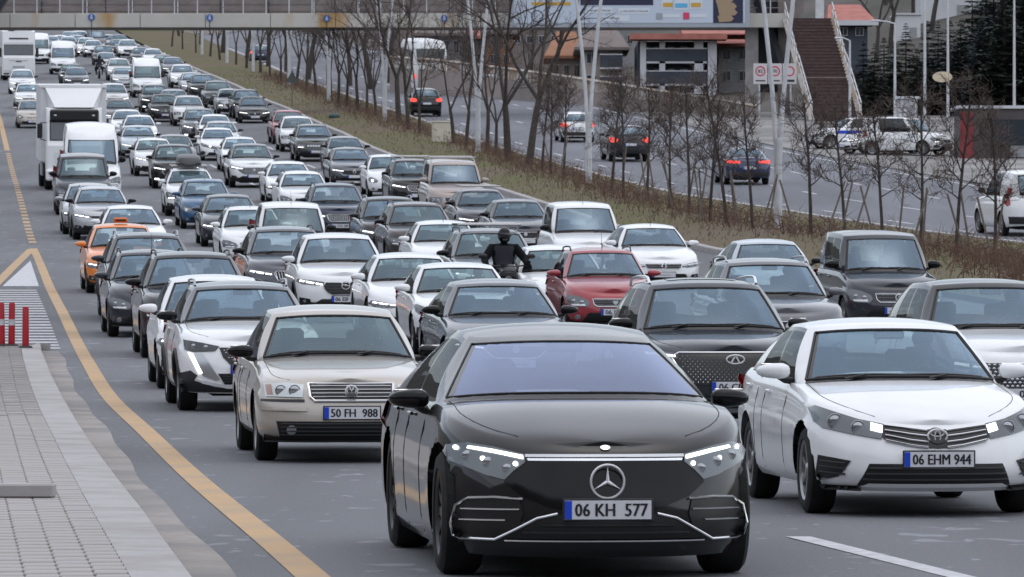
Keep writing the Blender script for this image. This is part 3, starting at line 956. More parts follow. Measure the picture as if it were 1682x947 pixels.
# ---------------- noses seen close up
def face_limousine(F):
    out = []
    A = lambda pts: pts
    head = [(.900, .795), (.925, .755), (.90, .705), (.70, .625), (.60, .600), (.545, .655), (.480, .705), (.480, .752), (.66, .795), (.80, .815)][::-1]
    def kids(s):
        m_ = lambda pl: pl if s > 0 else mir(pl)
        k = []
        k.append(Part('lamp_lens', dome(F, s * .80, .735, .034), 'lens', 1))
        k.append(Part('lamp_lens', dome(F, s * .69, .70, .034), 'lens', 1))
        k.append(Part('lamp_lens', dome(F, s * .585, .665, .030), 'lens', 1))
        k.append(Part('running_light', F.patch(m_([(.49, .722), (.49, .745), (.66, .779), (.79, .796), (.80, .780), (.66, .757)]), .014, .04, .008), 'drl', 0))
        for (x, z) in ((.855, .782), (.715, .722), (.535, .695)):
            k.append(Part('lamp_spot', F.patch(F.circle(s * x, z, .015, 10), .014, .02, .008), 'drl', 0))
        k.append(Part('lamp_cover', F.patch(m_(head), .016, .04, .014), 'cover', 2))
        return k
    out += two(F, 'headlight', head, 'lamp', .005, 0, kids)
    panel = [(.475, .712), (-.475, .712), (-.56, .655), (-.605, .585), (-.50, .50), (-.34, .44), (-.15, .41), (.15, .41), (.34, .44), (.50, .50), (.605, .585), (.56, .655)]
    out.append(Part('front_panel', F.patch(panel, .004, .05), 'gloss_black', 0))
    out.append(Part('chrome_strip', F.patch([(.478, .752), (-.478, .752), (-.478, .735), (.478, .735)], .008, .06), 'drl_dim', 0))
    out.append(Part('chrome_strip', F.patch([(.470, .728), (-.470, .728), (-.463, .714), (.463, .714)], .008, .06), 'chrome', 0))
    out.append(emblem(F, 'star', .592, .100))
    out.append(Part('bonnet_badge', F.patch(F.circle(0, .792, .030, 18, .015), .006, .02, .01), 'chrome', 1))
    low = [(.31, .395), (-.31, .395), (-.40, .37), (-.62, .265), (-.60, .25), (.60, .25), (.62, .265), (.40, .37)]
    out.append(Part('lower_intake', F.patch(low, .004, .05), 'grille', 0, kids=[Part('slat', F.bar([(-.5, .29), (.5, .29)], .007, off=.008, step=.1), 'trim', 1), Part('slat', F.bar([(-.4, .33), (.4, .33)], .007, off=.008, step=.1), 'trim', 1)]))
    out.append(Part('chrome_strip', F.bar([(-.60, .238), (.60, .238)], .007, off=.006, step=.08), 'chrome', 0))
    for s in (1, -1):
        m_ = lambda pl: pl if s > 0 else mir(pl)
        vent = [(.52, .485), (.66, .49), (.80, .482), (.875, .43), (.90, .32), (.875, .25), (.66, .25), (.52, .33), (.50, .40)]
        vk = []
        mp = lambda pts: [(s * a, b) for a, b in pts]
        vk.append(Part('slat', F.bar(mp([(.52, .425), (.84, .42)]), .006, off=.010), 'chrome', 0))
        vk.append(Part('slat', F.bar(mp([(.60, .36), (.85, .355)]), .006, off=.010), 'chrome', 0))
        vk.append(Part('vent_surround', F.bar(mp([(.50, .487), (.66, .495), (.80, .487), (.872, .44), (.90, .33), (.885, .262), (.84, .243), (.655, .243), (.42, .372), (.30, .40)]), .008, off=.009, step=.04), 'chrome', 0))
        out.append(Part('bumper_vent', F.patch(m_(vent), .004, .05), 'grille', 0, kids=vk))
    out.append(plate_part(F, .425))
    return out

def face_saloon(F):
    out = []
    head = [(.80, .83), (.865, .85), (.80, .665), (.62, .625), (.41, .585), (.385, .69), (.55, .73), (.70, .785)]
    head = [(.845, .835), (.83, .70), (.79, .655), (.62, .618), (.41, .582), (.385, .692), (.55, .725), (.70, .775)]
    def kids(s):
        m_ = lambda pl: pl if s > 0 else mir(pl)
        return [Part('lamp_lens', dome(F, s * .71, .705, .052), 'lens', 1), Part('lens_ring', F.ringbar(s * .71, .705, .056, .005, off=.012, n=20), 'satin', 2),
                Part('lamp_lens', dome(F, s * .565, .665, .046), 'lens', 1), Part('lens_ring', F.ringbar(s * .565, .665, .050, .005, off=.012, n=20), 'satin', 2),
                Part('turn_signal', F.patch(m_([(.48, .645), (.40, .625), (.39, .68), (.47, .70)][::-1]), .011, .03, .008), 'drl', 0),
                Part('lamp_cover', F.patch(m_(head), .015, .04, .012), 'cover', 2)]
    out += two(F, 'headlight', head, 'lamp', .005, 0, kids)
    g = [(.385, .69), (.30, .672), (.15, .655), (0, .65), (-.15, .655), (-.30, .672), (-.385, .69), (-.405, .60), (-.37, .565), (-.20, .53), (0, .515), (.20, .53), (.37, .565), (.405, .60)]
    gk = []
    for a, b, r in ((.655, .68, .009), (.615, .645, .008), (.572, .610, .008), (.535, .575, .009)):
        for s in (1, -1):
            gk.append(Part('slat', F.bar([(s * .07, a - .012), (s * .20, a + .003), (s * .38, b)], r, off=.010), 'chrome', 0))
    out.append(Part('grille', F.patch(g, .005, .05), 'grille', 0, kids=gk))
    out.append(Part('badge_mount', F.patch(F.circle(0, .605, .075, 20, .058), .014, .03, .02), 'grille', 0))
    out.append(emblem(F, 'ovals', .605, .072))
    low = [(.50, .40), (-.50, .40), (-.575, .24), (.575, .24)]
    out.append(Part('lower_intake', F.patch(low, .005, .06), 'grille', 0, kids=[Part('slat', F.bar([(-x, z), (x, z)], .009, off=.010, step=.08), 'plastic', 0) for x, z in ((.50, .365), (.52, .325), (.54, .285))]))
    out.append(Part('bumper_lip', F.patch([(.50, .255), (-.50, .255), (-.56, .228), (.56, .228)], .016, .06), 'PAINT', 0))
    vent = [(.82, .455), (.625, .42), (.70, .30), (.80, .265), (.83, .30)]
    out += two(F, 'bumper_vent', vent[::-1], 'grille', .005, 0, lambda s: [Part('slat', F.bar([(s * .66, z), (s * .81, z + .012)], .007, off=.010), 'plastic', 0) for z in (.32, .36, .40)])
    out += two(F, 'under_tray', [(.80, .235), (.55, .235), (.55, .195), (.78, .20)][::-1], 'under', .004, 1)
    out.append(plate_part(F, .435))
    return out

def face_saloon_old(F):
    out = []
    head = [(.800, .738), (.790, .625), (.455, .618), (.440, .735), (.60, .752)]
    def kids(s):
        m_ = lambda pl: pl if s > 0 else mir(pl)
        return [Part('lamp_lens', dome(F, s * .655, .682, .048), 'lens', 1), Part('lens_ring', F.ringbar(s * .655, .682, .051, .004, off=.012, n=18), 'chrome', 2),
                Part('lamp_lens', dome(F, s * .53, .682, .050), 'lens', 1), Part('lens_ring', F.ringbar(s * .53, .682, .053, .004, off=.012, n=18), 'chrome', 2),
                Part('turn_signal', F.patch(m_([(.785, .73), (.775, .64), (.725, .64), (.735, .735)][::-1]), .010, .03), 'amber', 0),
                Part('lamp_cover', F.patch(m_(head[::-1]), .016, .04, .012), 'cover', 2)]
    out += two(F, 'headlight', head[::-1], 'drl_dim', .005, 0, kids)
    g = [(.40, .742), (-.40, .742), (-.385, .62), (-.345, .585), (.345, .585), (.385, .62)]
    gk = [Part('slat', F.bar([(-x, z), (x, z)], .006, off=.010, step=.08), 'chrome', 0) for x, z in ((.375, .72), (.375, .688), (.37, .655), (.36, .622))]
    gk.append(Part('grille_surround', F.bar(g + [g[0]], .012, off=.008), 'chrome', 0))
    out.append(Part('grille', F.patch(g, .005, .05), 'grille', 0, kids=gk))
    out.append(Part('badge_mount', F.patch(F.circle(0, .672, .056, 20), .016, .03, .02), 'grille', 0))
    out.append(emblem(F, 'vw', .672, .055))
    low = [(.70, .395), (-.70, .395), (-.66, .235), (.66, .235)]
    lk = [Part('slat', F.bar([(-.65, z), (.65, z)], .008, off=.010, step=.1), 'plastic', 0) for z in (.27, .305, .34, .372)]
    lk += [Part('fog_lamp', F.patch(F.circle(s * .56, .315, .045, 14), .014, .03), 'lens', 0) for s in (1, -1)]
    out.append(Part('lower_intake', F.patch(low, .005, .06), 'grille', 0, kids=lk))
    out += two(F, 'bumper_insert', [(.83, .60), (.44, .60), (.44, .575), (.83, .578)][::-1], 'trim', .002, 1)
    out += two(F, 'bumper_moulding', [(.83, .53), (.42, .525), (.42, .49), (.83, .495)][::-1], 'PAINT', .014, 1)
    out.append(Part('bumper_spoiler', F.patch([(.80, .27), (.70, .25), (-.70, .25), (-.80, .27), (-.80, .20), (.80, .20)], .007, .08), 'plastic', 0))
    out.append(plate_part(F, .475))
    return out

def face_lion(F):
    """compact crossover with fang-shaped running lights"""
    out = []
    head = [(.81, .865), (.80, .745), (.72, .72), (.45, .735), (.40, .79), (.60, .83)]
    def kids(s):
        return [Part('lamp_lens', dome(F, s * .70, .785, .034), 'lens', 1), Part('lamp_lens', dome(F, s * .56, .775, .03), 'lens', 1),
                Part('lamp_cover', F.patch(head[::-1] if s > 0 else mir(head[::-1]), .015, .04, .012), 'cover', 2)]
    out += two(F, 'headlight', head[::-1], 'lamp_dark', .005, 0, kids)
    g = [(.40, .775), (-.40, .775), (-.36, .66), (-.25, .55), (-.15, .525), (.15, .525), (.25, .55), (.36, .66)]
    mb = MB()
    for r_ in range(8):
        z = .54 + r_ * .029
        xm = .16 + (z - .525) * 1.0
        n = int(xm / .036)
        for i in range(-n, n + 1):
            xx = (i + (.5 if r_ % 2 else 0)) * .036
            if abs(xx) > min(xm, .38): continue
            h = F.hit(xx, z, .006)
            mb.add([h + Vector((-.013, -.004, 0)), h + Vector((0, -.004, -.010)), h + Vector((.013, -.004, 0)), h + Vector((0, -.004, .010)), h + Vector((0, -.010, 0))], [(0, 1, 4), (1, 2, 4), (2, 3, 4), (3, 0, 4)])
    out.append(Part('grille', F.patch(g, .005, .05), 'grille', 0, kids=[Part('grille_mesh', mb, 'satin', 1, False)]))
    out.append(emblem(F, 'shield', .66, .06))
    fang = [(.765, .715), (.715, .70), (.60, .47), (.645, .46)]
    out += two(F, 'running_light', fang[::-1], 'drl', .010, 0)
    out += two(F, 'bumper_blade', [(.70, .70), (.60, .70), (.40, .40), (.44, .38), (.60, .44)][::-1], 'satin', .006, 0)
    out.append(Part('lower_intake', F.patch([(.42, .465), (-.42, .465), (-.34, .335), (.34, .335)], .006, .05), 'grille', 0, kids=[Part('slat', F.bar([(-.36, z), (.36, z)], .007, off=.012, step=.1), 'plastic', 0) for z in (.37, .40, .43)]))
    clad = [(.87, .46), (.74, .50), (.66, .44), (.70, .38), (.45, .30), (.0, .275), (-.45, .30), (-.70, .38), (-.66, .44), (-.74, .50), (-.87, .46), (-.86, .24), (.86, .24)]
    out.append(Part('bumper_cladding', F.patch(clad, .004, .06), 'plastic', 0))
    out.append(Part('bumper_lip', F.patch([(.66, .40), (.36, .335), (-.36, .335), (-.66, .40), (-.60, .345), (-.3, .285), (.3, .285), (.60, .345)], .012, .06), 'PAINT', 0))
    out.append(plate_part(F, .51))
    return out

def face_stars(F):
    """dark crossover with a star-studded grille"""
    out = []
    head = [(.90, .93), (.915, .86), (.80, .83), (.60, .835), (.585, .88), (.72, .905)]
    out += two(F, 'headlight', head[::-1], 'lamp', .005, 0, lambda s: [Part('running_light', F.patch([(s * x, z) for x, z in ((.88, .90), (.62, .868), (.62, .85), (.88, .875))][::s], .012, .04, .008), 'drl', 0), Part('lamp_cover', F.patch(head[::-1] if s > 0 else mir(head[::-1]), .015, .05, .012), 'cover', 2)])
    g = [(.58, .89), (-.58, .89), (-.66, .85), (-.56, .66), (-.44, .56), (.44, .56), (.56, .66), (.66, .85)]
    mb = MB()
    for r_ in range(11):
        z = .585 + r_ * .027
        xm = .44 + max(0, (z - .56)) * .62
        n = int(xm / .05)
        for i in range(-n, n + 1):
            xx = (i + (.5 if r_ % 2 else 0)) * .05
            if abs(xx) > min(xm, .60) or (abs(xx) < .10 and .79 < z < .87): continue
            h = F.hit(xx, z, .006)
            w = .0135 - .0006 * r_
            mb.add([h + Vector((-w * .5, -.004, 0)), h + Vector((0, -.004, -w)), h + Vector((w * .5, -.004, 0)), h + Vector((0, -.004, w)), h + Vector((0, -.012, 0))], [(0, 1, 4), (1, 2, 4), (2, 3, 4), (3, 0, 4)])
    gk = [Part('grille_studs', mb, 'chrome', 0, False), Part('grille_surround', F.bar([(-.56, .66), (-.66, .85), (-.58, .895), (.58, .895), (.66, .85), (.56, .66)], .010, off=.008), 'chrome', 0)]
    out.append(Part('grille', F.patch(g, .005, .05), 'grille', 0, kids=gk))
    out.append(emblem(F, 'wing_oval', .825, .095))
    out.append(Part('lower_intake', F.patch([(.55, .46), (-.55, .46), (-.62, .32), (.62, .32)], .006, .06), 'grille', 0, kids=[Part('slat', F.bar([(-.55, z), (.55, z)], .008, off=.012, step=.1), 'plastic', 1) for z in (.36, .41)]))
    out += two(F, 'bumper_vent', [(.88, .62), (.74, .58), (.72, .42), (.88, .40)][::-1], 'grille', .006, 0)
    out.append(Part('bumper_cladding', F.patch([(.90, .32), (-.90, .32), (-.88, .25), (.88, .25)], .006, .08), 'plastic', 0))
    out.append(Part('skid_plate', F.patch([(.5, .31), (-.5, .31), (-.45, .265), (.45, .265)], .014, .08), 'satin', 0))
    out.append(plate_part(F, .535))
    return out

FACES = {'limousine': face_limousine, 'saloon': face_saloon, 'saloon_old': face_saloon_old, 'lion': face_lion, 'stars': face_stars}

def tail_generic(F, kind='corner', lit=False):
    T = {'corner': [(.97, .98), (.99, .72), (.85, .66), (.60, .72), (.58, .86), (.75, .95)],
         'tall': [(.98, 1.35), (1.0, .80), (.93, .66), (.84, .72), (.84, 1.3)],
         'bar': [(.97, .98), (.98, .80), (.40, .80), (.40, .93)]}[kind]
    out = two(F, 'tail_light', F.Q(T)[::-1], 'brake' if lit else 'tail', .006, 0)
    out.append(Part('rear_bumper_trim', F.patch(F.Q([(.90, .30), (-.90, .30), (-.86, .04), (.86, .04)]), .006, .09), 'plastic', 0))
    out.append(plate_part(F, F.P(0, .55)[1]))
    return out

# ================================================================== assembled models
def uv_super(mb, c, r, e=.6, n=14, m=9, flat_back=0.0, M3=None):
    def sp(v, e): return np.sign(v) * abs(v) ** e
    G = []
    for i in range(m + 1):
        a = -math.pi / 2 + math.pi * i / m
        row = []
        for j in range(n + 1):
            b = 2 * math.pi * j / n
            p = Vector((r[0] * sp(math.cos(a), e) * sp(math.cos(b), e), r[1] * sp(math.cos(a), e) * sp(math.sin(b), e), r[2] * sp(math.sin(a), e)))
            if flat_back and p.y > 0: p.y *= flat_back
            if M3 is not None: p = M3 @ p
            row.append((p.x + c[0], p.y + c[1], p.z + c[2]))
        G.append(row)
    return mb.grid(G)

def loose(mb):
    par = list(range(len(mb.v)))
    def find(i):
        while par[i] != i: par[i] = par[par[i]]; i = par[i]
        return i
    for f in mb.f:
        for a in f[1:]: par[find(a)] = find(f[0])
    groups = {}
    for f in mb.f: groups.setdefault(find(f[0]), []).append(f)
    out = []
    for fs in groups.values():
        ids = sorted({i for f in fs for i in f}); mp = {i: k for k, i in enumerate(ids)}
        out.append(MB().add([mb.v[i] for i in ids], [tuple(mp[i] for i in f) for f in fs]))
    return out

class Model: pass
MODELS = {}
def make_model(name, sty, face='generic', fkw=None, tail='corner', tail_lit=False, rails=None, mirror='PAINT', glass='glass', arch_clad=False, rim='rim', spokes=10, plate_text=None, antenna=False, sunroof=False, sensor=True, driver=False):
    S = STYLES[sty]
    sh, info = build_shell(S)
    parts = []
    bodym = sh['body'].mesh('body', [M['plastic']], smooth=True, weld=.0015, angle=40)
    bm = bmesh.new(); bm.from_mesh(bodym); bvh = BVHTree.FromBMesh(bm); bm.free()
    parts.append(Part('body', bodym, 'PAINT'))
    parts.append(Part('roof', sh['roof'].mesh('roof', [M['plastic']], smooth=True, weld=.0015, angle=50), 'ROOF'))
    for piece in loose(sh['trim']): parts.append(Part('window_trim', piece, 'frit', 0, angle=50, weld=.001))
    parts.append(Part('windscreen', sh['ws'], glass, 0, angle=60, weld=.001))
    parts.append(Part('rear_window', sh['rear'], 'glass_d', 0, angle=60))
    for k in sh:
        if k.startswith('side'): parts.append(Part('side_window', sh[k], 'glass_dark', 0, angle=60))
    F = Surf(bvh, S, info)
    parts += FACES[face](F) if face in FACES else face_generic(F, **(fkw or {}))
    parts += tail_generic(Surf(bvh, S, info, True), tail, tail_lit)
    W, wb, rw, yr = S['W'], S['wb'], S['rw'], info['yr']
    # underbody, wheel housings
    u = MB()
    u.box((0, (yr - S['Lf']) / 2, .34), (2 * (W - .42), yr + S['Lf'] - .62, .30))
    Ra = info['Ra']
    for yw in (0, wb):
        for s in (1, -1):
            G = []
            for i in range(15):
                a = math.radians(-12 + 204 * i / 14)
                G.append([(s * (W - .05), yw + (Ra - .002) * math.cos(a), rw + (Ra - .002) * math.sin(a)), (s * (W - .42), yw + (Ra - .002) * math.cos(a), rw + (Ra - .002) * math.sin(a))])
            u.grid(G)
    parts.append(Part('underbody', u, 'under', 0, False))
    # wheels
    tw = S['wheel_w']
    t = MB()
    a = tw / 2
    t.lathe([(-a * .8, rw * .68), (-a, rw * .72), (-a, rw * .90), (-a * .80, rw * .985), (-a * .3, rw), (a * .3, rw), (a * .80, rw * .985), (a, rw * .90), (a, rw * .72), (a * .8, rw * .68)], (0, 0, 0), 'X', 30)
    tm = t.mesh('wheel', [M['tyre']], smooth=True, angle=40)
    r_ = MB()
    r_.lathe([(a * .92, rw * .70), (a * .80, rw * .64), (a * .3, rw * .62)], (0, 0, 0), 'X', 30)
    for i in range(spokes):
        an = 2 * math.pi * i / spokes
        c, s_ = math.cos(an), math.sin(an)
        w1, w2 = rw * .055, rw * .075
        q = []
        for xx, dw in ((a * .78, 0), (a * .5, 0)):
            for rr, w in ((rw * .12, w1), (rw * .66, w2)):
                for sg in (-1, 1):
                    q.append((xx - (.012 if rr < rw * .3 else 0), rr * c - sg * w * s_, rr * s_ + sg * w * c))
        r_.add(q, [(0, 1, 3, 2), (4, 6, 7, 5), (0, 2, 6, 4), (1, 5, 7, 3), (2, 3, 7, 6)])
    r_.lathe([(a * .80, .0001), (a * .82, rw * .10), (a * .70, rw * .17)], (0, 0, 0), 'X', 16)
    rm = r_.mesh('rim', [M[rim]], smooth=True, angle=30)
    br = MB().lathe([(a * .30, .0001), (a * .30, rw * .63)], (0, 0, 0), 'X', 20).mesh('brake_disc', [M['under']], smooth=False)
    for yw in (0, wb):
        for s in (1, -1):
            p = Part('wheel', tm, 'tyre', 0, loc=(s * (W - .025 - a), yw, rw), kids=[])
            p.rot = 0 if s > 0 else math.pi
            p.kids = [Part('rim', rm, rim, 0), Part('brake_disc', br, 'under', 2)]
            parts.append(p)
    # mirrors
    yb = S['yc'] + S['Rc'] + .18
    zm = float(info['shoulder'](yb)) + (.075 if sty not in ('panel_van', 'transporter', 'combi') else .12)
    if sty == 'limousine': zm -= .07
    big = {'panel_van': 1.75, 'transporter': 1.35, 'combi': 1.25}.get(sty, 1.0)
    xm = float(info['ex'](yb)) - .01
    for s in (1, -1):
        mb = MB()
        uv_super(mb, (0, 0, 0), (.128, .085, .064 * big), .78, flat_back=.45)
        mb.v = [(s * (xm + .155) + p[0], yb - .06 + p[1] + .25 * p[0] * s, zm + .015 * big + p[2] * (.92 - 1.4 * p[0] * s) - .10 * p[0] * s * 0) for p in mb.v]
        arm = MB().tube([(s * (xm - .05), yb, zm - .07), (s * (xm + .06), yb - .02, zm - .055), (s * (xm + .12), yb - .03, zm - .02)], [.03, .026, .024], n=6)
        gl = MB().box((s * (xm + .155), yb - .014, zm + .02 * big), (.18, .008, .105 * big), bev=.003)
        parts.append(Part('wing_mirror', mb, mirror, 0, kids=[Part('mirror_arm', arm, 'plastic', 0), Part('mirror_glass', gl, 'chrome', 2)]))
    # wipers
    GH, cols, TL = info['GH'], info['cols'], info['TL']
    wi = [i for i, (k, c) in enumerate(cols) if k == 'w']
    cs = [cols[i][1] for i in wi]
    def wsp(c, t, off=0.0):
        p = np.array([np.interp(t, TL, [np.interp(abs(c), cs, GH[k, wi, d]) for k in range(len(TL))]) for d in range(3)])
        return Vector((p[0] * np.sign(c) if c else 0, p[1] - off * .75, p[2] + off * .6))
    wt = S.get('ws_top', .88); aP_ = S.get('aP', .942)
    ring = [wsp(c, .062, .004) for c in np.linspace(-aP_, aP_, 25)] + [wsp(aP_, t, .004) for t in np.linspace(.1, wt, 8)] + [wsp(c, wt, .004) for c in np.linspace(aP_ - .03, .03 - aP_, 19)] + [wsp(-aP_, t, .004) for t in np.linspace(wt, .062, 8)]
    parts.append(Part('windscreen_seal', MB().tube(ring, .011 if sty != 'limousine' else .006, n=5, caps=False), 'plastic', 0))
    for c0, c1, c2 in ((-.60, -.86, -.02), (.22, -.06, .80)):
        mb = MB()
        mb.tube([wsp(c1 + (c2 - c1) * i / 8, .075 + .012 * math.sin(i / 8 * 3.1), .012) for i in range(9)], .008, n=5)
        mb.tube([wsp(c0, .02, .02), wsp((c0 + c1 + c2) / 3 + .1, .08, .02)], .009, n=5)
        parts.append(Part('wiper', mb, 'trim', 1))
    # cabin
    rmax = max(p[1] for p in S['roof'])
    dashz = float(info['top_z'](0, S['yc'] + .1)) - .03
    c = MB()
    yd = S['yc'] + S['Rc']
    c.box((0, yd + .20, (dashz + .45) / 2 + .02), (2 * (W - .16), .62, dashz - .45), bev=.08)
    parts.append(Part('dashboard', c, 'dash', 1, True, angle=50))
    ys = yd + .95
    top = min(rmax - .26, dashz + .27)
    for s in (1, -1):
        mb = MB()
        Mx = Matrix.Rotation(math.radians(-14), 3, 'X')
        mb.box((s * .37, ys + .02, top - .42), (.48, .14, .52), bev=.06, M=Mx)
        mb.box((s * .37, ys - .22, top - .66), (.48, .5, .14), bev=.05)
        hr = MB().box((s * .37, ys + .105, top - .06), (.26, .09, .17), bev=.035, M=Mx)
        parts.append(Part('seat', mb, 'seat', 1, True, kids=[Part('headrest', hr, 'seat', 1)]))
    mb = MB()
    yb2 = min(ys + .95, yr - .55)
    mb.box((0, yb2, top - .42), (1.25, .16, .5), bev=.06)
    for s in (1, -1): mb.box((s * .37, yb2, top - .08), (.25, .09, .15), bev=.03)
    mb.box((0, ys + .3, .50), (2 * (W - .2), yr - 1.3 - yd, .06))
    parts.append(Part('rear_seat', mb, 'seat', 1))
    sw = MB()
    cx, cy, cz = .37, yd + .50, dashz + .005
    Mx = Matrix.Rotation(math.radians(66), 3, 'X')
    pts = [Vector((cx, cy, cz)) + Mx @ Vector((.185 * math.cos(q), .185 * math.sin(q), 0)) for q in np.linspace(0, 2 * math.pi, 21)]
    sw.tube(pts, .016, n=6, caps=False)
    sw.tube([Vector((cx, cy, cz)) + Mx @ Vector((-.18, 0, 0)), Vector((cx, cy, cz)) + Mx @ Vector((.18, 0, 0))], .02, n=5)
    parts.append(Part('steering_wheel', sw, 'dash', 1))
    mpt = wsp(0, .84)
    parts.append(Part('inside_mirror', MB().box((.0, mpt.y + .10, mpt.z - .025), (.24, .03, .065), bev=.015), 'satin', 1))
    if sensor:
        q = MB()
        q.add([wsp(-.17, .875, -.006), wsp(.17, .875, -.006), wsp(.13, .79, -.006), wsp(.05, .74, -.006), wsp(-.05, .74, -.006), wsp(-.13, .79, -.006)], [(0, 1, 2, 3, 4, 5)])
        parts.append(Part('sensor_housing', q, 'frit', 2, False))
    # roof rails, antenna
    if rails:
        for s in (1, -1):
            y0, y1 = S['ywt'] + .30, S['yrt'] - .15
            pts = []
            for i in range(13):
                f = i / 12; y = y0 + (y1 - y0) * f
                x = S['Wr'] * (1 + .03 * math.sin(math.pi * f)) - .01
                z = float(info['roof'](y)) - .035 + (.05 if 0 < i < 12 else -.01)
                pts.append((s * x, y, z))
            parts.append(Part('roof_rail', MB().tube(pts, .016, n=6), rails, 0))
    if antenna:
        y = S['ywt'] + .12
        z = float(info['roof'](y))
        parts.append(Part('antenna', MB().tube([(0, y, z - .01), (0, y + .12, z + .32)], [.007, .003], n=5), 'plastic', 1))
    if sunroof:
        G = []
        for i in range(6):
            y = S['ywt'] + .34 + .62 * i / 5
            G.append([(x, y, float(info['roof'](y)) - .05 * (abs(x) / S['Wr']) ** 2.4 + .004) for x in np.linspace(-.38, .38, 9)])
        parts.append(Part('sunroof', MB().grid(G, flip=True), 'gloss_black', 1))
    # panel gaps, handles
    def side_hit(y, z, s, off=0.0):
        h = bvh.ray_cast(Vector((s * 3, y, z)), Vector((-s, 0, 0)), 4)
        return None if h[0] is None else h[0] + Vector((s * off, 0, 0))
    def down(x, y, off=0.0):
        h = bvh.ray_cast(Vector((x, y, 3)), Vector((0, 0, -1)), 4)
        return None if h[0] is None else h[0] + Vector((0, 0, off))
    for s in (1, -1):
        pts = []
        for i in range(14):
            y = -S['Lf'] + .30 + (S['yc'] + S['Rc'] + .32 - .3 + S['Lf'] - .3) * i / 13
            p = down(s * (float(info['ex'](y)) * .93 - .012), y)
            if p is not None: pts.append(p)
        if len(pts) > 2: parts.append(Part('panel_gap', MB().tube(pts, .0035, n=4, caps=False), 'under', 2, False))
        y_d = [S['yc'] + S['Rc'] + .06, S['yc'] + S['Rc'] + 1.10, S['yc'] + S['Rc'] + 2.0]
        for y in y_d:
            if abs(y - wb) < Ra + .02: y = wb - Ra - .03
            pts = [side_hit(y, z, s) for z in np.linspace(float(info['sill'](y)) + .06, float(info['shoulder'](y)) - .02, 9)]
            pts = [p for p in pts if p is not None]
            if len(pts) > 2: parts.append(Part('panel_gap', MB().tube(pts, .0035, n=4, caps=False), 'under', 2, False))
    for s in (1, -1):
        for y in (S['yc'] + S['Rc'] + .90, S['yc'] + S['Rc'] + 1.85):
            z = float(info['shoulder'](y)) - .10
            p = side_hit(y, z, s, .015)
            if p is not None and y < wb + .1: parts.append(Part('door_handle', MB().tube([p + Vector((0, -.09, 0)), p + Vector((s * .012, 0, .003)), p + Vector((0, .09, 0))], .013, n=5), 'PAINT' if mirror == 'PAINT' else 'PAINT', 1))
    if arch_clad:
        for yw in (0, wb):
            for s in (1, -1):
                mb = MB()
                pts = []
                for i in range(13):
                    an = math.radians(-8 + 196 * i / 12)
                    y, z = yw + (Ra + .012) * math.cos(an), rw + (Ra + .012) * math.sin(an)
                    p = side_hit(y, z, s, .002)
                    if p is not None: pts.append(p)
                if len(pts) > 3: parts.append(Part('arch_cladding', mb.tube(pts, .026, n=6), 'plastic', 0))
    mdl = Model()
    mdl.parts, mdl.S, mdl.info, mdl.H, mdl.F = parts, S, info, rmax, F
    mdl.seat = (.37, ys, top)
    MODELS[name] = mdl
    return mdl

ROADDIR = -0.11           # dX/dY of the carriageway
def road_pitch(d):
    return math.atan2(float(road_z(d + 1.5) - road_z(d - 1.5)), 3.0)

_textcache = {}
def text_mesh(txt, h, w=None, depth=.001, bold=False):
    key = (txt, h, w, depth)
    if key in _textcache: return _textcache[key]
    cu = bpy.data.curves.new('txt', 'FONT')
    cu.body = txt; cu.size = 1.0; cu.align_x = 'CENTER'; cu.align_y = 'CENTER'; cu.resolution_u = 2
    cu.extrude = 0.0
    ob = bpy.data.objects.new('txt', cu)
    COL.objects.link(ob)
    dg = bpy.context.evaluated_depsgraph_get()
    me = bpy.data.meshes.new_from_object(ob.evaluated_get(dg))
    bpy.data.objects.remove(ob); bpy.data.curves.remove(cu)
    co = np.zeros(len(me.vertices) * 3); me.vertices.foreach_get('co', co); co = co.reshape(-1, 3)
    if len(co):
        ex = co.max(0) - co.min(0); mid = (co.max(0) + co.min(0)) / 2
        co = co - mid
        sz = h / ex[1] if ex[1] > 0 else 1
        sxx = (w / ex[0]) if w else sz
        out = np.stack([co[:, 0] * sxx, np.zeros(len(co)), co[:, 1] * sz], 1)
        # two layers a hair apart give the strokes their weight
        fs = [tuple(p.vertices) for p in me.polygons]
        k = h * .035
        a_ = out + np.array([-k, 0, 0]); b_ = out + np.array([k, -.0006, 0])
        n0 = len(out)
        bpy.data.meshes.remove(me)
        me = bpy.data.meshes.new('lettering')
        me.from_pydata(np.concatenate([a_, b_]).tolist(), [], fs + [tuple(i + n0 for i in f) for f in fs])
    me.name = 'lettering'
    me.update()
    _textcache[key] = me
    return me

